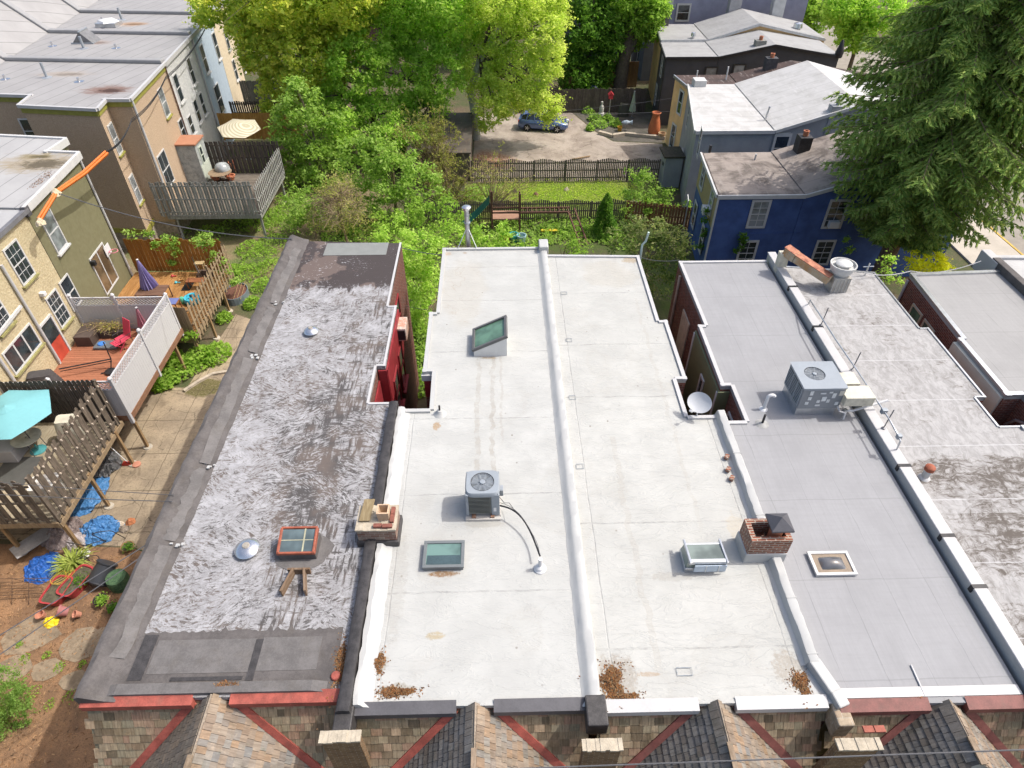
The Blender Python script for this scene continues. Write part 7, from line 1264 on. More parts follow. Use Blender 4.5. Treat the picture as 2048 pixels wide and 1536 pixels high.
# ------------------------------------------------------------------ ground
def gmat(name, a, b_, c_, sc=.6, fine=9, rough=.95):
    t = NT(name); p = t.pos(); n = t.noise(p, sc, 6, .65); f = t.noise(p, fine, 5, .7); cc = t.mix(t.mr(n, .38, .62), a, b_); cc = t.mix(t.mr(f, .45, .7, 0, .75), cc, c_); return t.fin(cc, rough, 0, t.bump(f, .6, .04), .2)
GR = gmat('bare_garden_soil', (.11, .085, .055), (.06, .08, .03), (.16, .12, .08), .4)
struct('ground', MB().face([(-250, -60, 0), (250, -60, 0), (250, 420, 0), (-250, 420, 0)]), GR)
def yard():
    t = NT('stained_yard_concrete'); p = t.pos(); x, y, z = t.sep(p); n = t.noise(p, .7, 6, .65); f = t.noise(p, 11, 5, .7); c = t.mix(t.mr(n, .35, .65), (.37, .295, .2), (.25, .2, .14)); c = t.mix(t.mr(f, .45, .7, 0, .6), c, (.16, .125, .085))
    st_ = t.noise(t.map(p, (1.2, .5, 1)), 1, 6, .7, 1.); c = t.mix(t.mr(st_, .52, .7, 0, .7), c, (.13, .1, .07)); ms = t.spot(p, PZ(395, 775, 0).x+.3, PZ(395, 775, 0).y, 1.1, .75, n, .25, .6); c = t.mix(t.mt('MULTIPLY', ms, t.mr(f, .3, .6, .5, 1)), c, (.1, .09, .03))
    w = t.mt('MULTIPLY', t.noise(p, 2, 3), .1); jx = t.mt('ABSOLUTE', t.mt('SUBTRACT', t.mt('FRACT', t.mt('DIVIDE', t.mt('ADD', x, w), 1.75)), .5)); jy = t.mt('ABSOLUTE', t.mt('SUBTRACT', t.mt('FRACT', t.mt('DIVIDE', t.mt('ADD', y, w), 2.1)), .5)); c = t.mix(t.mr(t.mt('MINIMUM', jx, jy), .004, .012, .75, 0), c, (.08, .06, .04))
    ck = t.vor(t.vm('ADD', p, t.vm('MULTIPLY', t.noise(p, 3, 3, col=True), (.3, .3, 0))), .75, 'DISTANCE_TO_EDGE'); c = t.mix(t.mt('MULTIPLY', t.mr(ck, .003, .012, .8, 0), t.mr(n, .45, .55)), c, (.06, .05, .035)); return t.fin(c, .9, 0, t.bump(f, .3, .015), .2)
YD = yard(); struct('yard', MB().prism([(-21, 15.6), (-14.5, 15.0), (-12.2, 14.2), (-8.7, 13.8), (-8.7, 27.5), (-12.5, 29.2), (-15.0, 30.5), (-15.6, 24.3), (-21, 24.3)], -.02, .006), YD)
struct('bark_mulch', MB().prism([(-24, 2), (-8.7, 2), (-8.7, 13.75), (-12.2, 14.15), (-14.5, 14.95), (-24, 15.5)], -.02, .005), gmat('bark', (.3, .175, .095), (.2, .12, .07), (.09, .055, .035), 1.2, 26))
b = MB()
for k, (px, py, r) in enumerate(((60, 1270, 1.0), (160, 1290, .85), (30, 1335, .6), (95, 1340, .55), (205, 1275, .5), (260, 1290, .6), (150, 1360, .45))):
    q = PZ(px, py, 0); n = 9; b.prism([(q.x+r*(.8+.35*random.random())*math.cos(i*2*math.pi/n), q.y+r*.75*(.8+.35*random.random())*math.sin(i*2*math.pi/n)) for i in range(n)], -.01, .02+.002*k)
struct('flagstone_path', b, M('tan_flagstone', (.24, .185, .125), .9, .3, 1.5, bump=.4, dirt=.5))
def lot():
    t = NT('worn_parking_asphalt'); p = t.pos(); n = t.noise(p, .45, 6, .7, .5); f = t.noise(p, 7, 5, .75); c = t.mix(t.mr(n, .38, .62), (.36, .31, .26), (.24, .2, .165)); c = t.mix(t.mr(f, .5, .7, 0, .6), c, (.17, .13, .1)); ck = t.vor(t.vm('ADD', p, t.vm('MULTIPLY', t.noise(p, 1.5, 4, col=True), (.8, .8, 0))), .5, 'DISTANCE_TO_EDGE'); c = t.mix(t.mt('MULTIPLY', t.mr(ck, .004, .02, .55, 0), t.mr(n, .46, .56)), c, (.09, .07, .05))
    lf = t.spot(p, -.6, 51.2, 2.6, 3., n, .7, .8); c = t.mix(t.mt('MULTIPLY', lf, t.mr(f, .38, .55)), c, (.24, .11, .05)); return t.fin(c, .9, 0, t.bump(f, .4, .03), .2)
struct('parking_ground', MB().prism([(-2.0, 47.5), (13.2, 47.5), (14.0, 54.6), (9.9, 55.2), (8.6, 57.5), (7.0, 62.2), (-2.0, 62.2)], -.02, .006), lot())
struct('far_patio', MB().prism([(8.8, 57.4), (10, 55.3), (14.1, 54.8), (14.3, 62.2), (7.1, 62.2)], -.02, .012), gmat('patio_paving', (.13, .115, .1), (.09, .08, .07), (.06, .07, .035), .8, 6))
LW = gmat('lawn_turf', (.12, .18, .03), (.17, .2, .045), (.22, .19, .09), .5, 12); struct('lawn', MB().prism([(-2.5, 41), (12.0, 41), (12.2, 47.2), (-2.5, 47.2)], -.02, .008), LW); struct('garden_path', MB().prism([(9.3, 41.2), (10.4, 41.2), (10.5, 44.2), (9.4, 44.2)], 0, .014), M('pale_path', (.4, .34, .25), .9, .15))
struct('shaded_garden', MB().prism([(-8, 24.8), (13, 24.8), (12.2, 40.8), (-8, 40.8)], -.02, .007), gmat('garden_green', (.055, .085, .02), (.075, .07, .04), (.1, .12, .035), .5, 9)); struct('left_garden', MB().prism([(-24, 33.2), (-8.4, 30), (-8.4, 47), (-24, 60)], -.02, .004), gmat('garden_dirt', (.2, .15, .09), (.08, .12, .03), (.28, .22, .14), .35, 9))
struct('street', MB().prism([(33.5, 0), (45, 0), (45, 300), (33.5, 300)], -.02, .006), M('street_asphalt', (.25, .225, .19), .9, .12, 1.5, bump=.3, dirt=.2)); struct('pavement', MB().prism([(29.6, 0), (33.3, 0), (33.3, 300), (29.6, 300)], -.02, .13), M('pavement_concrete', (.4, .36, .3), .9, .1, 1)); struct('kerb_line', MB().box(33.35, 33.5, 0, 300, 0, .14), M('yellow_kerb', (.5, .33, .07), .8, .2, 2))
# ------------------------------------------------------------------ trees, shrubs, ground plants
def np_mesh(name, verts, m, parent, k=4, org=None):
    nq = len(verts)//k; me = bpy.data.meshes.new(name); o_ = ORG[parent.name] if parent is not None else V(org)
    v = verts-np.array(o_); me.vertices.add(len(v)); me.vertices.foreach_set('co', v.astype(np.float32).ravel()); me.loops.add(nq*k); me.loops.foreach_set('vertex_index', np.arange(nq*k, dtype=np.int32)); me.polygons.add(nq)
    me.polygons.foreach_set('loop_start', np.arange(0, nq*k, k, dtype=np.int32))
    me.materials.append(m); me.update(calc_edges=True); me.validate(); o = bpy.data.objects.new(name, me); COL.objects.link(o)
    if parent is not None: o.parent = parent; ORG[o.name] = o_
    else: o.location = o_; ORG[o.name] = V(o_)
    return o
def unit(a): return a/np.maximum(np.linalg.norm(a, axis=1, keepdims=True), 1e-9)
def leaves(cen, out, size, asp=.55, up=.8, outw=.2, jit=.55):
    n = len(cen); nr = unit(RNG.normal(size=(n, 3))+np.array([0, 0, up*1.6])+out*outw*1.6); a = RNG.normal(size=(n, 3)); a = unit(a-nr*(a*nr).sum(1, keepdims=True)); b = np.cross(nr, a); L = size*(1+jit*RNG.uniform(-1, 1, size=(n, 1))); w = L*asp
    q = np.stack([cen-a*L*.5, cen+b*w*.5+a*L*.08, cen+a*L*.5-nr*L*.12, cen-b*w*.5+a*L*.08], 1); return q.reshape(-1, 3)
def cloud(blobs, dens, clump=.55, per=36, shell=.55, flat=.75):
    """leaf positions: leaf clumps spread through every blob (centre, radius), thinner inside"""
    C = []; O = []
    for c, r in blobs:
        c = np.array(c); r = np.array(r if hasattr(r, '__len__') else (r, r, r)); nc = max(4, int(dens*(r[0]*r[1]*r[2])**(2/3)))
        d = unit(RNG.normal(size=(nc, 3))); rad = RNG.uniform(shell**3, 1, size=(nc, 1))**(1/3); cc = c+d*rad*r; cr = clump*RNG.uniform(.5, 1.25, size=(nc, 1))
        for i in range(nc):
            m = max(4, int(per*RNG.uniform(.4, 1.5))); dd = RNG.normal(size=(m, 3))*.5; dd[:, 2] *= flat; C.append(cc[i]+dd*cr[i]); O.append(np.repeat(d[i:i+1], m, 0)*.6+unit(dd)*.6)
    return np.concatenate(C), np.concatenate(O)
BARK = M('grey_brown_bark', (.12, .095, .07), .9, .3, 5, bump=.8, bs=14); BARKP = M('peeling_white_bark', (.5, .48, .44), .85, .25, 3, col2=(.66, .64, .6), bump=.5, bs=10, dirt=.5); TWIG = M('pale_twig', (.24, .18, .11), .9, .2)
def limbs(root, base, blobs, r0, m, lean=(0, 0), top=None, per=4):
    base = V(base); tops = [V(b[0]) for b in blobs]; cz = max(t.z for t in tops) if top is None else top; cx = sum(t.x for t in tops)/len(tops); cy = sum(t.y for t in tops)/len(tops)
    tip = V((cx*.6+base.x*.4+lean[0], cy*.6+base.y*.4+lean[1], cz)); tr = []; n = 9
    for i in range(n+1): f = i/n; tr.append(base.lerp(tip, f)+V((.25*math.sin(4*f+base.x), .2*math.cos(5*f+base.y)-.2, 0))*f)
    t = MB().tube(tr, [r0*(1.25 if i == 0 else 1)*(1-.85*i/n) for i in range(n+1)], 10).build('trunk', m, root, smooth=60); b = MB()
    for c, r in blobs:
        c = V(c); k = min(n-1, max(2, int(n*.85*max(.15, min(1, (c.z-base.z-1.5)/(tip.z-base.z+.1)))))); s_ = tr[k]; mid = s_.lerp(c, .5)+V((0, 0, .3)); b.tube([s_, mid, c], [r0*.28, r0*.17, r0*.06], 6); rr = r if not hasattr(r, '__len__') else r[0]
        for j in range(per): e = c+V((random.gauss(0, 1), random.gauss(0, 1), random.gauss(.2, .8)))*rr*.55; b.tube([mid.lerp(c, .6), c.lerp(e, .4)+V((0, 0, .12)), e], [r0*.09, r0*.06, r0*.025], 5)
    b.build('limb_set', m, t); return t
def plant(name, label, cat, base, px, Y, mat, size, dens, clump, per, trunk=None, group=None, asp=.55, shell=.55, flat=.75, up=.8, squash=.9, depth=1.0, dy=.4, crown='crown', stems=4, lim=True):
    t = thing(name, label, cat, base, group); blobs = []
    for q in px:
        P_ = PY(q[0], q[1], Y+RNG.uniform(-1, 1)*dy*q[2]/40); r = q[2]*(P_-V((0, 0, HC))).length/FPX*.97; blobs.append((tuple(P_), (r, r*depth, r*squash)))
    C, O = cloud(blobs, dens, clump, per, shell, flat); g = C[:, 2] > base[2]+.05; C, O = C[g], O[g]; np_mesh(crown, leaves(C, O, size, asp, up), mat, t)
    if trunk and lim: limbs(t, base, blobs, trunk[0], trunk[1], per=stems)
    return t, blobs
L_YEL = leafmat('yellow_green_leaves', [(.11, .17, .022), (.165, .215, .03), (.225, .25, .042), (.28, .265, .05), (.13, .19, .028)]); L_MID = leafmat('fresh_green_leaves', [(.08, .145, .02), (.13, .21, .03), (.175, .255, .042), (.225, .295, .07), (.105, .165, .025)])
L_LIT = leafmat('light_green_leaves', [(.15, .2, .036), (.2, .25, .046), (.245, .285, .062), (.28, .3, .085), (.17, .215, .04)]); L_DRK = leafmat('deep_green_leaves', [(.022, .055, .008), (.04, .09, .012), (.07, .13, .018), (.1, .17, .03)]); L_BRI = leafmat('bright_lime_leaves', [(.07, .12, .016), (.105, .17, .024), (.145, .215, .038), (.085, .14, .02)])
L_SAP = leafmat('sapling_green_leaves', [(.07, .115, .018), (.105, .165, .028), (.145, .21, .05), (.18, .235, .07)]); L_OLV = leafmat('olive_leaves', [(.07, .085, .02), (.13, .14, .035), (.18, .17, .06), (.22, .18, .1)]); L_HDG = leafmat('mottled_hedge_leaves', [(.03, .05, .015), (.055, .085, .022), (.09, .12, .035), (.17, .17, .075), (.045, .07, .02)]); L_GOLD = leafmat('golden_leaves', [(.3, .25, .015), (.45, .36, .02), (.55, .44, .03), (.25, .24, .02)]); L_SPA = leafmat('spring_bud_leaves', [(.08, .095, .022), (.12, .125, .03), (.15, .13, .045)])
L_SPR = leafmat('spruce_needles', [(.04, .07, .02), (.065, .11, .026), (.105, .16, .034), (.17, .2, .055), (.08, .125, .03), (.14, .11, .06)], .25, .65)
plant('yellow_tree', 'yellow green leafed tree over the end of the left terrace', 'tree', (-10.5, 58, 0), [(500, 50, 48), (550, 30, 66), (640, 40, 60), (590, 110, 60), (560, 165, 40), (640, 140, 55), (440, 20, 34), (520, 105, 42), (690, 70, 50), (610, 195, 35), (560, 220, 30), (405, 22, 24), (690, 20, 55), (560, -40, 90), (680, -40, 80)], 54.5, L_YEL, .3, 17, .62, 46, (.38, BARK), dy=1.5, depth=.9)
plant('green_tree', 'tall fresh green tree left of the white barked one', 'tree', (-5.2, 57.5, 0), [(760, 50, 68), (840, 60, 70), (715, 135, 55), (800, 150, 70), (880, 150, 55), (755, 235, 50), (850, 230, 48), (690, 235, 45), (900, 50, 55), (715, 300, 40), (820, 290, 36), (660, 190, 35), (800, -30, 85), (880, -40, 80), (650, 270, 32)], 54, L_MID, .25, 18, .55, 52, (.42, BARK), dy=1.5, depth=.9)
t, bl = plant('birch_tree', 'light green drooping tree with white bark beside the parked car', 'tree', (-1.8, 57, 0), [(990, 50, 62), (1065, 60, 58), (960, 135, 50), (1040, 140, 60), (1098, 120, 42), (985, 205, 40), (1075, 190, 36), (1110, 205, 18), (1098, 40, 40), (968, 245, 22), (935, 80, 32), (1010, -30, 80), (1080, -20, 60), (1112, 232, 14), (1020, 180, 45), (1100, 240, 12), (1085, 220, 20)], 54.5, L_LIT, .2, 21, .5, 58, None, dy=1.2, depth=.85)
tb = [PY(953, 272, 56), PY(949, 225, 56), PY(941, 180, 55.8), PY(960, 120, 55.5), PY(1000, 50, 55), PY(1020, -20, 55)]; tb[0].z = 0; tk = MB().tube(tb, [.38, .34, .3, .26, .2, .1], 12).build('trunk', BARKP, t, smooth=60); b = MB()
for c, r in bl: b.tube([tb[3], tb[3].lerp(V(c), .5)+Z3*.4, V(c)], [.12, .08, .03], 6)
for e in ((1112, 225), (1100, 210), (1118, 195)): b.tube([PY(1040, 130, 54.5), PY(1075, 165, 54.3), PY(*e, 54.2)], [.06, .04, .015], 5)
b.build('limb_set', BARK, tk)
plant('shade_tree', 'dark green tree behind the light drooping one', 'tree', (9.0, 68, 0), [(1160, 50, 48), (1190, 120, 46), (1150, 135, 42), (1205, 50, 42), (1185, 165, 32), (1165, 185, 25), (1160, -20, 60), (1215, 100, 28)], 66, L_DRK, .3, 17, .62, 44, (.4, BARK), dy=1.5)
t, bl = plant('lime_tree', 'bright lime leafed tree on a stout bare trunk by the charcoal house', 'tree', (12.0, 68.5, 0), [(1255, 35, 38), (1290, 15, 38), (1245, 70, 26), (1295, 55, 26), (1310, 20, 24), (1270, 80, 18), (1260, -30, 50), (1225, 20, 26)], 67.5, L_BRI, .3, 18, .6, 46, None, dy=1)
tb = [PY(1236, 190, 67), PY(1247, 120, 67.2), PY(1262, 60, 67.4), PY(1275, -10, 67.5)]; tb[0].z = 0; tk = MB().tube(tb, [.75, .62, .5, .3], 14).build('trunk', BARK, t, smooth=60); MB().tube([tb[1], PY(1265, 95, 67), PY(1285, 50, 67)], [.35, .25, .1], 8).tube([tb[2], PY(1240, 40, 67.5), PY(1225, 0, 67.8)], [.25, .2, .1], 8).build('limb_set', BARK, tk)
for lab, base, px, Y, m in (('bright young street tree beyond the pale roofs', (33, 84, 0), [(1610, 20, 26), (1630, 45, 22), (1600, 0, 30), (1640, 10, 26)], 84, L_BRI), ('street tree half hidden behind the top of the spruce', (37, 72, 0), [(1700, 30, 34), (1730, 60, 36), (1690, 5, 34), (1760, 20, 40), (1705, 75, 22)], 72, L_MID), ('lime green tree seen through the spruce on the right', (42, 66, 0), [(1850, 60, 50), (1920, 40, 60), (1990, 80, 55), (1900, 130, 45), (2030, 150, 45), (1990, 260, 50), (2035, 230, 55), (2030, 330, 45), (1970, 340, 40), (2045, 400, 36), (1985, 400, 30)], 62, L_BRI)): plant('street_tree', lab, 'tree', base, px, Y, m, .34, 15, .7, 42, (.25, BARK), 'street trees on the right')
for lab, px, Y, m in (('round green tree in the far top left corner', [(15, 25, 40), (55, 5, 40), (-20, 60, 40), (20, -10, 50)], 84, L_DRK), ('green trees crowding the top edge above the yellow tree', [(740, -10, 50), (800, -20, 50), (680, -20, 50), (860, -15, 50)], 76, L_DRK), ('green tree at the top edge behind the light drooping one', [(960, -10, 50), (1040, -15, 50), (1110, -10, 50)], 78, L_MID)):
    q = PY(px[0][0], px[0][1], Y); plant('background_tree', lab, 'tree', (q.x, Y, 0), px, Y, m, .36, 14, .7, 40, (.25, BARK), 'trees along the top edge')
# saplings and shrubs of the gardens
plant('tall_shrub', 'leafy green thicket below the tall green tree', 'shrub', (-7.5, 50, 0), [(690, 250, 40), (740, 265, 42), (800, 260, 40), (850, 270, 34), (670, 300, 34), (780, 300, 36)], 50, L_MID, .21, 17, .5, 44, (.14, BARK), 'broadleaf shrubs between the gardens', dy=1.2)
plant('tall_shrub', 'leafy green bank beside the grey deck and dark roof end', 'shrub', (-12.2, 39, 0), [(600, 400, 32), (628, 430, 28), (590, 440, 22), (640, 470, 22), (700, 475, 26), (750, 480, 24)], 39.5, L_SAP, .18, 19, .42, 42, (.08, TWIG), 'broadleaf shrubs between the gardens', dy=.8)
plant('tall_shrub', 'bright green shrubs crowding behind the silver roof', 'shrub', (-6.0, 37, 0), [(780, 440, 34), (840, 430, 30), (890, 420, 26), (760, 490, 22), (820, 480, 28), (880, 465, 24), (920, 440, 20)], 37, L_BRI, .17, 20, .42, 44, (.08, TWIG), 'broadleaf shrubs between the gardens', dy=.8)
plant('maple_sapling', 'young maple with light green leaves beside the grey deck', 'tree', (-13.2, 47.5, 0), [(605, 205, 42), (572, 255, 32), (620, 270, 42), (578, 310, 34), (640, 320, 38), (608, 365, 30), (560, 225, 18), (655, 240, 30), (590, 175, 20), (650, 375, 26)], 47, L_SAP, .23, 17, .52, 40, (.14, BARK), 'broadleaf shrubs between the gardens', dy=1)
plant('tall_shrub', 'bushy bright green shrub in the middle of the gardens', 'shrub', (-7.2, 42.5, 0), [(755, 305, 40), (715, 345, 40), (788, 355, 46), (830, 330, 30), (738, 405, 40), (810, 412, 46), (862, 372, 26), (765, 458, 34), (838, 455, 34), (700, 300, 24), (880, 410, 22), (735, 270, 22)], 41.5, L_SAP, .2, 19, .48, 44, (.12, TWIG), 'broadleaf shrubs between the gardens', dy=1)
plant('round_shrub', 'round tangle of pale twigs and olive leaves', 'shrub', (-9.9, 38, 0), [(680, 412, 56), (650, 430, 34), (712, 440, 36), (680, 380, 36)], 38, L_OLV, .12, 24, .5, 26, (.1, TWIG), dy=.5, shell=.75, stems=14)
t = bpy.data.objects['round_shrub']; b = MB()
for i in range(230):
    a = random.random()*6.28; e = random.uniform(.1, 1.45); c = PY(680, 425, 38); r = 1.75; p1 = c+V((r*math.cos(a)*math.cos(e), r*math.sin(a)*math.cos(e), r*math.sin(e)*.95)); p0 = c+(p1-c)*.5+V((random.gauss(0, .3), random.gauss(0, .3), random.gauss(0, .2))); p2 = p1+V((random.gauss(0, .35), random.gauss(0, .35), -random.uniform(0, .5))); b.tube([p0, p1, p2], .013, 4)
b.build('twigs', TWIG, t)
def twiggy(label, base, px, Y, m, n, size, grp='sparse budding shrubs'):
    t = thing('budding_shrub', label, 'shrub', base, grp); b = MB(); C = []; base = V(base)
    for (x, y, r) in px:
        c = PY(x, y, Y); R = r*(c-V((0, 0, HC))).length/FPX
        for i in range(n):
            e = c+V((random.gauss(0, .5), random.gauss(0, .5), random.gauss(0, .5)))*R; mid = base.lerp(e, .5)+V((random.gauss(0, .2), random.gauss(0, .2), .3)); b.tube([base+V((random.gauss(0, .15), random.gauss(0, .15), 0)), mid, e], [.025, .018, .006], 4)
            for k in range(5):
                f = random.uniform(.45, 1); s_ = mid.lerp(e, f); g = s_+V((random.gauss(0, .3), random.gauss(0, .3), random.gauss(.1, .25))); b.tube([s_, g], .006, 3); C += [tuple(s_.lerp(g, random.random())+V((random.gauss(0, .06), random.gauss(0, .06), random.gauss(0, .06)))) for _ in range(7)]
    b.build('stems', TWIG, t); C = np.array(C); np_mesh('foliage', leaves(C, np.zeros_like(C), size), m, t)
twiggy('sparse yellow budding shrub above the dark shed roof', (-4.4, 47, 0), [(830, 265, 50), (890, 300, 40), (870, 235, 35)], 47, L_SPA, 34, .14); twiggy('sparse budding shrub in front of the dark shed', (-3.5, 44, 0), [(900, 340, 45), (930, 385, 35), (860, 350, 35)], 44.3, L_SPA, 30, .13); twiggy('thin reddish twiggy shrub at the near end of the lawn fence', (-.5, 43, 0), [(990, 340, 45), (1040, 370, 35), (1010, 400, 30)], 43.2, L_OLV, 22, .1)
plant('tall_shrub', 'green shrub filling the gap between the two roofs', 'shrub', (-3.3, 30, 0), [(790, 470, 40), (838, 490, 38), (862, 540, 26), (835, 560, 36), (838, 610, 30), (850, 650, 18), (800, 500, 26), (880, 480, 24), (830, 525, 40), (812, 560, 26), (850, 600, 24), (820, 640, 20), (800, 530, 20), (832, 668, 20), (838, 700, 16), (815, 600, 20), (845, 630, 18), (860, 580, 18), (836, 730, 14)], 28.5, L_MID, .14, 24, .36, 52, (.08, TWIG), 'broadleaf shrubs between the gardens', dy=1.4)
plant('tall_shrub', 'low green shrub behind the stainless flue', 'shrub', (0, 34, 0), [(975, 470, 28), (1010, 480, 26), (900, 468, 30), (1000, 450, 16), (1060, 492, 22)], 34, L_MID, .15, 23, .4, 46, (.06, TWIG), 'broadleaf shrubs between the gardens', dy=.5)
plant('tall_shrub', 'green undergrowth between climbing frame and dish roof', 'shrub', (4, 34.5, 0), [(1110, 478, 22), (1160, 488, 22), (1085, 494, 16), (1140, 500, 20)], 34.2, L_BRI, .14, 22, .38, 44, (.06, TWIG), 'broadleaf shrubs between the gardens')
plant('hedge_bush', 'large mottled cream and green bush behind the dish roof', 'shrub', (8.6, 33, 0), [(1240, 482, 32), (1290, 468, 46), (1342, 485, 36), (1300, 515, 36), (1345, 530, 30), (1320, 570, 26), (1328, 620, 16), (1262, 455, 22), (1370, 500, 18)], 31, L_HDG, .15, 22, .36, 46, (.08, TWIG), dy=.8)
plant('lawn_shrub', 'soft bright green shrub at the right end of the lawn', 'shrub', (10.9, 42.4, 0), [(1285, 378, 34), (1310, 412, 32), (1262, 400, 24), (1275, 350, 18), (1330, 395, 20)], 42.2, L_SAP, .17, 20, .42, 40, (.07, TWIG))
plant('ivy', 'ivy spilling over the cedar fence beside the blue house', 'climber', (11, 40.4, .9), [(1335, 412, 15), (1300, 412, 14), (1365, 410, 14), (1255, 425, 12), (1290, 425, 10), (1375, 425, 10)], 40.4, L_BRI, .15, 22, .3, 40, None, depth=.5); plant('ivy', 'ivy growing up the corner of the blue house', 'climber', (12.1, 34.5, 0), [(1415, 420, 7), (1410, 440, 8), (1405, 465, 9), (1400, 490, 10)], 34.4, L_DRK, .13, 30, .22, 30, None, depth=.4); plant('ivy', 'ivy patch on the long blue wall by the lower window', 'climber', (14.2, 33.3, 0), [(1482, 480, 9), (1478, 500, 10), (1490, 470, 6)], 33.3, L_DRK, .13, 30, .22, 30, None, depth=.4); plant('ivy', 'thin ivy streak on the blue wall near the spruce trunk', 'climber', (19, 33.3, 0), [(1692, 478, 8), (1698, 500, 7)], 33.3, L_MID, .13, 26, .2, 28, None, depth=.4)
plant('golden_shrub', 'golden yellow shrub beside the spruce trunk', 'shrub', (22.8, 29.5, 0), [(1835, 520, 20), (1868, 525, 20), (1848, 545, 20), (1885, 540, 12)], 29.5, L_GOLD, .17, 26, .32, 46, (.07, TWIG)); plant('tall_shrub', 'small green bush between the mottled roof and the brick row', 'shrub', (15.3, 23.5, 0), [(1765, 545, 16), (1785, 560, 16), (1775, 520, 10)], 23.6, L_MID, .12, 26, .26, 40, (.05, TWIG), 'broadleaf shrubs between the gardens')
# cone evergreen
t = thing('cone_evergreen', 'small dark cone shaped evergreen in the garden behind the dish roof', 'conifer', (7.0, 39.0, 0)); n = 5200; z = RNG.uniform(0, 1, n)**1.25; a = RNG.uniform(0, 6.283, n); r = .95*(1-z)**.6*(.82+.18*np.sin(a*3+z*9))*RNG.uniform(.6, 1.1, n); C = np.stack([7.0+r*np.cos(a), 39.0+r*np.sin(a), .1+2.9*z], 1); O = np.stack([np.cos(a), np.sin(a), np.full(n, .6)], 1); np_mesh('crown', leaves(C, O, .16, .35), L_DRK, t); MB().tube([(7, 39, 0), (7, 39, 2.4)], [.08, .02], 6).build('trunk', BARK, t)
# spruce
def spruce(x, y, H, R, z0):
    t = thing('spruce_tree', 'huge dark green spruce overhanging the blue house', 'conifer', (x, y, 0)); tr = [V((x+.1*math.sin(i), y, H*i/12)) for i in range(13)]; tk = MB().tube(tr, [.48*(1-.9*i/12) for i in range(13)], 12).build('trunk', M('spruce_bark', (.17, .12, .09), .95, .3, 5, bump=.8, bs=12), t, smooth=60); br = MB(); C = []; D = []; z = z0
    while z < H-.5:
        f = (z-z0)/(H-z0); L0 = R*(1-f)**.75*(.22+.78*min(1, f*3.2)); nb = 10
        for k in range(nb):
            a = 6.283*(k+random.random()*.8)/nb; L = L0*random.uniform(.72, 1.08)*(1+.16*math.cos(a)); pts = []; ns = 12; d = V((math.cos(a), math.sin(a), 0)); w = V((-d.y, d.x, 0)); zz = z+random.uniform(-.25, .25); bend = random.uniform(-.1, .1)
            for i in range(ns+1): g = i/ns; pts.append(V((x, y, zz))+d*L*g+w*bend*L*g*g+Z3*(L*(.16*g-.42*g*g+.16*g**4)))
            br.tube(pts, [.06*(1-g/ns)+.012 for g in range(ns+1)], 4)
            for i in range(2, ns+1):
                g = i/ns; p = pts[i]; ax = (pts[i]-pts[i-1]).normalized(); tw = L*.26*(1-.72*g)*random.uniform(.8, 1.2)+.2
                for s in (-1, 0, 1):
                    if s == 0 and i < ns: sd = (ax*.5-Z3*.85).normalized(); ln = tw*.75*random.uniform(.6, 1.2)
                    elif s == 0: sd = ax; ln = .3
                    else: sd = (w*s+ax*.75-Z3*random.uniform(.25, .6)).normalized(); ln = tw
                    m = max(3, int(ln/.085))
                    for j in range(m):
                        u = (j+.5)/m; C.append(tuple(p+sd*ln*u-Z3*(.14*ln*u*u))); D.append(tuple(sd))
        z += .5*(1-.3*f)
    br.build('branches', TWIG, tk); C = np.array(C); D = np.array(D); n = len(C); q = []
    for rep in range(3):
        c = C+RNG.normal(size=(n, 3))*.035; dr = unit(D+RNG.normal(size=(n, 3))*.38); up = unit(RNG.normal(size=(n, 3))*.6+np.array([0, 0, 1.])); b_ = unit(np.cross(dr, up)); L = RNG.uniform(.2, .36, size=(n, 1)); w_ = RNG.uniform(.024, .046, size=(n, 1)); q.append(np.stack([c-dr*L*.4, c+b_*w_, c+dr*L*.6, c-b_*w_], 1).reshape(-1, 3))
    np_mesh('needles', np.concatenate(q), L_SPR, t); print('spruce', n*2)
spruce(21.9, 31.8, 24.0, 8.3, 3.9)
# plants of the left yard
def patch(name, label, px, z, m, size, n, h, r, kind=None, cat='plants', asp=.7, up=.9, group=None):
    C = []
    for (x, y, k) in px:
        c = PZ(x, y, z); R = k*(c-V((0, 0, HC))).length/FPX; a = RNG.uniform(0, 6.283, n); q = np.sqrt(RNG.uniform(0, 1, n)); hh = h*(1-q**2*.75); C.append(np.stack([c.x+R*q*np.cos(a), c.y+R*1.25*q*np.sin(a), c.z+.02+hh*RNG.uniform(.25, 1, n)], 1))
    C = np.concatenate(C); o = np_mesh(name, leaves(C, np.zeros_like(C), size, asp, up), m, None, org=(float(C[:, 0].mean()), float(C[:, 1].mean()), z)); return tag(o, label, cat, group, kind)
patch('leafy_weeds', 'broad leaved bright green plants below the lattice deck', [(335, 765, 22), (365, 742, 30), (400, 722, 30), (435, 712, 26), (345, 720, 20), (320, 775, 14)], 0, L_BRI, .19, 420, .75, 1, 'stuff')
patch('rough_grass', 'rough green grass along the left side of the dark roof', [(520, 520, 34), (495, 550, 24), (545, 490, 30), (500, 500, 24), (560, 455, 30), (525, 575, 20), (470, 545, 16), (505, 610, 16), (450, 640, 14), (560, 430, 26), (600, 440, 20), (540, 540, 26)], 0, L_BRI, .15, 520, .55, 1, 'stuff', asp=.4)
patch('undergrowth', 'green undergrowth below the grey deck', [(470, 455, 30), (510, 450, 26), (545, 440, 26), (250, 470, 22), (300, 468, 26), (350, 470, 26), (580, 400, 26), (600, 350, 26), (420, 470, 24)], 0, L_SAP, .16, 300, .6, 1, 'stuff')
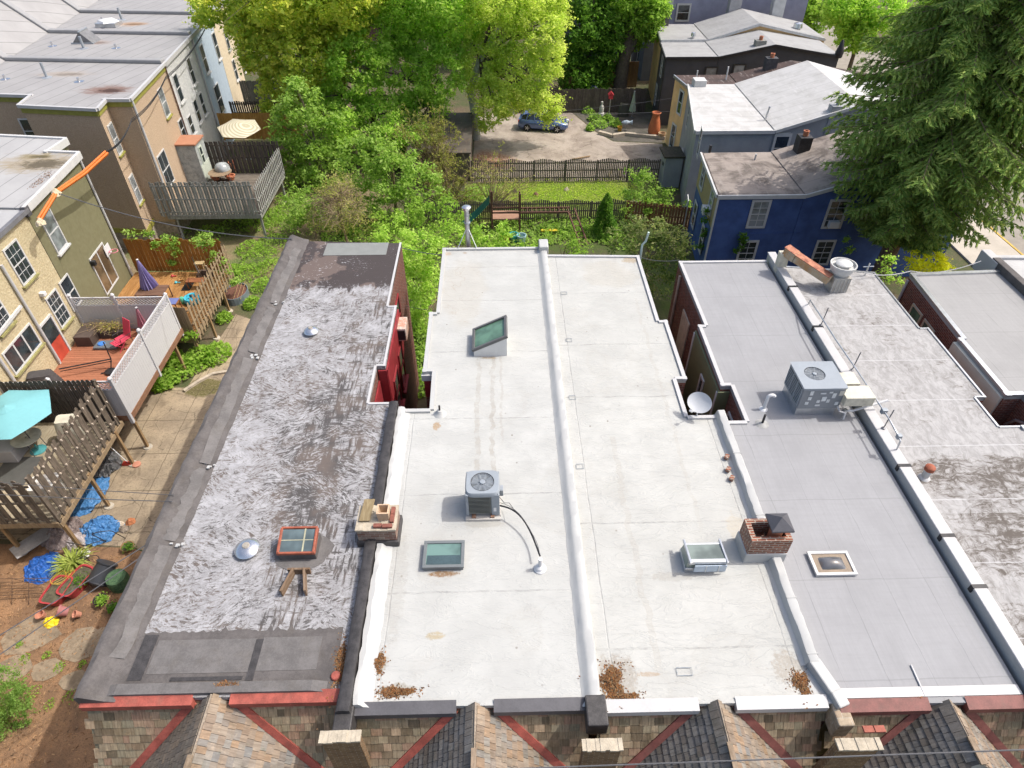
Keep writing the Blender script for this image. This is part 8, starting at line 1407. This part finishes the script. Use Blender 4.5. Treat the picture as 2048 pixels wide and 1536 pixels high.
patch('undergrowth', 'low green undergrowth over the middle gardens', [(x, y, 34) for x, y in ((680, 470), (740, 470), (800, 450), (860, 440), (900, 400), (960, 390), (620, 420), (640, 380), (760, 330), (680, 330), (930, 470), (980, 480), (1040, 480), (1100, 470), (1160, 470), (1210, 470), (1010, 455), (1130, 455), (1180, 455), (1240, 480), (1085, 450), (800, 490), (820, 540), (830, 600), (840, 650), (835, 690), (838, 730), (836, 770), (850, 560), (1030, 440), (1230, 445), (930, 440))], 0, L_SAP, .17, 480, .5, 1, 'stuff')
patch('lawn_grass', 'mown green grass of the lawn between the two dark fences', [(x, y, 30) for x in range(1010, 1270, 24) for y in (372, 386, 398)], 0, leafmat('lawn_grass_blades', [(.12, .18, .02), (.17, .23, .03), (.22, .25, .05)]), .12, 330, .12, 1, 'stuff', asp=.3)
patch('leafy_weeds', 'green plants at the edge of the far patio', [(1175, 225, 12), (1190, 240, 14), (1200, 252, 14), (1215, 240, 10), (1230, 250, 12), (1180, 260, 8)], 0, L_SAP, .2, 240, .6, 1, 'stuff')
patch('bark_weeds', 'small green weeds sprouting from the bark mulch', [(50, 1320, 8), (95, 1310, 6), (120, 1335, 9), (70, 1385, 10), (140, 1395, 10), (100, 1410, 8), (165, 1330, 6), (175, 1375, 8), (40, 1290, 5)], 0, L_BRI, .055, 60, .1, 1, 'stuff')
for i, (pts, z, l) in enumerate((([(262, 468, 10), (300, 475, 10), (335, 478, 12), (360, 490, 15), (385, 475, 16), (345, 505, 12), (310, 490, 8), (350, 525, 8)], 3.0, 'vine climbing along the orange cedar fence'), ([(400, 480, 14), (425, 500, 16), (440, 520, 16), (452, 545, 14), (415, 475, 12), (465, 560, 10)], 2.4, 'vine spilling over the far corner of the cedar deck'))): plant('vine', l, 'climber', (-18+2*i, 32.6, 0), pts, 32.5 if i == 0 else 31.8, L_SAP, .15, 26, .25, 30, None, depth=.5)
plant('garden_shrub', 'small leaved bright green shrub in the lower left corner', 'shrub', (-16.6, 8.5, 0), [(10, 1395, 34), (30, 1425, 30), (-10, 1440, 36), (5, 1360, 20), (45, 1395, 16), (20, 1450, 26)], 8.7, leafmat('box_leaves', [(.05, .095, .018), (.085, .14, .028), (.125, .19, .05)]), .055, 120, .16, 60, (.05, TWIG))
plant('papaya_weed', 'single bright green leafy weed under the corner of the lattice deck', 'plant', (-15.6, 26.9, 0), [(375, 672, 10), (382, 668, 7)], 26.6, L_BRI, .16, 40, .2, 18, (.03, TWIG))
def blades(name, label, px, n, h, r, m, w=.028):
    c = PZ(*px, 0); t = thing(name, label, 'plant', c); b = MB()
    for i in range(n):
        a = random.random()*6.283; q = random.random()*r*.5; s_ = c+V((q*math.cos(a), q*math.sin(a), 0)); d = V((math.cos(a), math.sin(a), 0)); sp = random.uniform(.3, 1)*r; hh = h*random.uniform(.6, 1.1); wv = V((-d.y, d.x, 0))*w
        p = [s_, s_+d*sp*.35+Z3*hh*.7, s_+d*sp*.75+Z3*hh*.85, s_+d*sp*1.1+Z3*hh*.55]
        for k in range(3): f0, f1 = 1-k/3.2, 1-(k+1)/3.2; b.face([p[k]-wv*f0, p[k]+wv*f0, p[k+1]+wv*f1, p[k+1]-wv*f1])
    b.build('blade_set', m, t)
blades('daylily_clump', 'clump of long arching yellow green blades in the bark', (150, 1130), 190, .5, .68, leafmat('daylily_blades', [(.07, .1, .015), (.12, .15, .025), (.17, .19, .05), (.06, .09, .012)], .3))
for nm, px, n, h, r, l in (('seedling_plant', (205, 1203), 70, .2, .2, 'bright seedlings growing in the black pot'), ('herb_plant', (228, 1218), 50, .15, .18, 'dark herbs growing in the clay pot'), ('herb_plant', (258, 1095), 40, .15, .18, 'herbs growing in the wooden tub'), ('sparse_plant', (160, 1165), 80, .12, .3, 'sparse grass growing in the right red trough')):
    q = PZ(px[0], px[1], .25); C = RNG.normal(size=(n*5, 3))*np.array([r*.5, r*.5, .05])+np.array([q.x, q.y, .28+h*.4]); tag(np_mesh(nm, leaves(C, np.zeros_like(C), .07, .6, .8), L_BRI if nm == 'seedling_plant' else L_DRK, None, org=(q.x, q.y, .25)), l, 'plant')
C = RNG.normal(size=(700, 3))*np.array([.4, .14, .12])+np.array([-19.0, 25.75, 2.75]); tag(np_mesh('trailing_plant', leaves(C, np.zeros_like(C), .09, .5, .3), leafmat('dry_trailing_leaves', [(.16, .14, .05), (.25, .24, .08), (.2, .12, .07), (.3, .3, .1)]), None, org=(-19.0, 25.75, 2.6)), 'dry straggling plant in the dark brown trough', 'plant')
tw = MB()
for i in range(60): s_ = V((-19.6+1.2*random.random(), 25.6+.3*random.random(), 2.62)); tw.tube([s_, s_+V((random.gauss(-.1, .25), random.gauss(0, .2), .3*random.random()+.1)), s_+V((random.gauss(-.15, .4), random.gauss(-.1, .3), random.uniform(-.1, .5)))], .007, 4)
tag(tw.build('dry_twigs', TWIG), 'dry bare twigs sticking out of the dark brown trough', 'twigs')

b = MB()
for i in range(5200):
    x, y = random.uniform(-19, -8.9), random.uniform(6.5, 14.6); k = random.uniform(.02, .055); a = random.random()*6.28; u = V((math.cos(a), math.sin(a), random.gauss(0, .25))).normalized(); w = V((-u.y, u.x, random.gauss(0, .3))).normalized(); c = V((x, y, random.uniform(.012, .035))); b.face([c-u*k-w*k*.3, c+u*k-w*k*.35, c+u*k*.8+w*k*.3, c-u*k+w*k*.35])
tag(b.build('bark_chips', tilemat('bark_chip', [(.1, .05, .025), (.3, .16, .075), (.4, .25, .13), (.2, .1, .05), (.34, .22, .13), (.07, .045, .03)], .2)), 'loose orange brown bark chips spread over the near yard', 'bark chips', None, 'stuff')
# ------------------------------------------------------------------ overhead wires
WIRE = M('weathered_wire', (.1, .1, .105), .5, .1); OCH = M('orange_line_hose', (.58, .15, .03), .55, .12, 4, bump=.3, bs=10)
def ext(a, b_, x): a, b_ = V(a), V(b_); return a+(a-b_)*((x-a.x)/(a.x-b_.x))
def wire(label, a, b_, sag=.2, r=.012, m=None, name='overhead_wire', group='overhead service wires'):
    a, b_ = V(a), V(b_); pts = [a.lerp(b_, i/24)-Z3*(sag*4*(i/24)*(1-i/24)) for i in range(25)]; return tag(MB().tube(pts, r, 5).build(name, m or WIRE, org=a, smooth=60), label, 'wire', group)
XW = -19.7
hA, hB_ = PX(78, 440, XW), PX(212, 306, XW); hM = PX(112, 385, XW); far1 = PX(262, 245, XW); far2 = PX(330, 160, -20.6); far3 = PX(410, 60, -21.8)
for i, l in enumerate(('lowest', 'second lowest', 'second highest', 'highest')):
    o = V((.07*math.cos(i*1.7), .0, .07*math.sin(i*1.7)+.0)); t = thing('line_hose', l+' of the four orange line hoses by the olive roof', 'line hose', hA+o, 'orange line hoses on the service wires'); MB().tube([hA+o, hM+o*.8], .05, 8).build('hose', OCH, t, smooth=60); MB().tube([hM+o*.8, hM.lerp(hB_, .5)+o-Z3*.1, hB_+o*1.1], .055, 8).build('hose_end', OCH, t, smooth=60)
KN = M('pale_tape', (.55, .47, .33), .8, .15, 9, bump=.5)
for q, l in ((hM, 'cream taped joint in the middle of the orange hoses'), (hA-Z3*.1, 'cream taped bracket where the orange hoses meet the cream wall')): crumple('taped_joint', l, 'joint', q.x, q.y, .2, .22, .34, KN, 60+int(q.y), q.z-.12)
for i in range(3):
    o = V((.06*i, 0, .1*i)); t = MB(); P_ = [hB_+o*.5, far1+o, far2+o, far3+o]; pts = []
    for k in range(3): pts += [P_[k].lerp(P_[k+1], j/8)-Z3*(.25*4*(j/8)*(1-j/8)) for j in range(8)]
    tag(t.tube(pts+[P_[3]], .018, 5).build('service_wire', M('black_cable', (.02, .02, .022), .6) if 'black_cable' not in bpy.data.materials else bpy.data.materials['black_cable']), ('lower', 'middle', 'upper')[i]+' black service cable along the backs of the left terrace', 'wire', 'black service cables along the terrace')
wire('wire from the taped joint across to the dark roof corner', hM, PZ(585, 478, 8.3), .5, .022)
wire('pale wire from the grey deck post down to the cedar deck post', PY(362, 470, 38.6), PZ(398, 545, 3.5), .02, .02)
wire('lower of the thin dark wires crossing above the yard concrete', ext(PZ(0, 985, 6.5), PZ(345, 1003, 8.3), -20.3), PZ(345, 1003, 8.3), .1, .012); wire('upper of the thin dark wires crossing above the yard concrete', ext(PZ(0, 960, 6.5), PZ(348, 990, 8.3), -20.3), PZ(348, 990, 8.3), .12, .01)
wire('upper of the pale wires slanting over the clay pots', ext(PZ(-20, 1280, 7.5), PZ(300, 1085, 8.2), -20.25), PZ(300, 1085, 8.2), .05, .013); wire('lower of the pale wires slanting over the clay pots', ext(PZ(-20, 1320, 7.5), PZ(285, 1112, 8.2), -20.25), PZ(285, 1112, 8.2), .05, .013)
wire('long wire crossing the slate gables along the bottom of the frame', PY(600, 1553, 3.6), PY(2600, 1478, 3.6), .02, .012)
wire('thin wire from the dark roof corner to the white condenser roof', PZ(802, 495, 8.1), PZ(885, 510, 8.05), .05, .015); wire('wire across the air shaft beside the rusty window unit', PZ(812, 612, 7.2), PZ(880, 622, 7.6), .04, .008)
wire('white cable from the mottled roof corner to the brick row', PZ(1728, 545, 8.3), PZ(1822, 542, 8.1), .15, .02, WMET); wire('white cable from the brick row corner to the farthest white roof', PZ(1822, 542, 8.1), PZ(1962, 522, 8.2), .25, .018, WMET)
wire('upper wire crossing before the stockade fence', PY(1120, 222, 56), PY(1345, 196, 55), .1, .014); wire('lower wire crossing before the stockade fence', PY(1120, 228, 55), PY(1350, 222, 55), .1, .014)
wire('wire from the dish roof corner to the seamed grey roof', PZ(1282, 515, 8.1), PZ(1360, 520, 8.1), .1, .012)
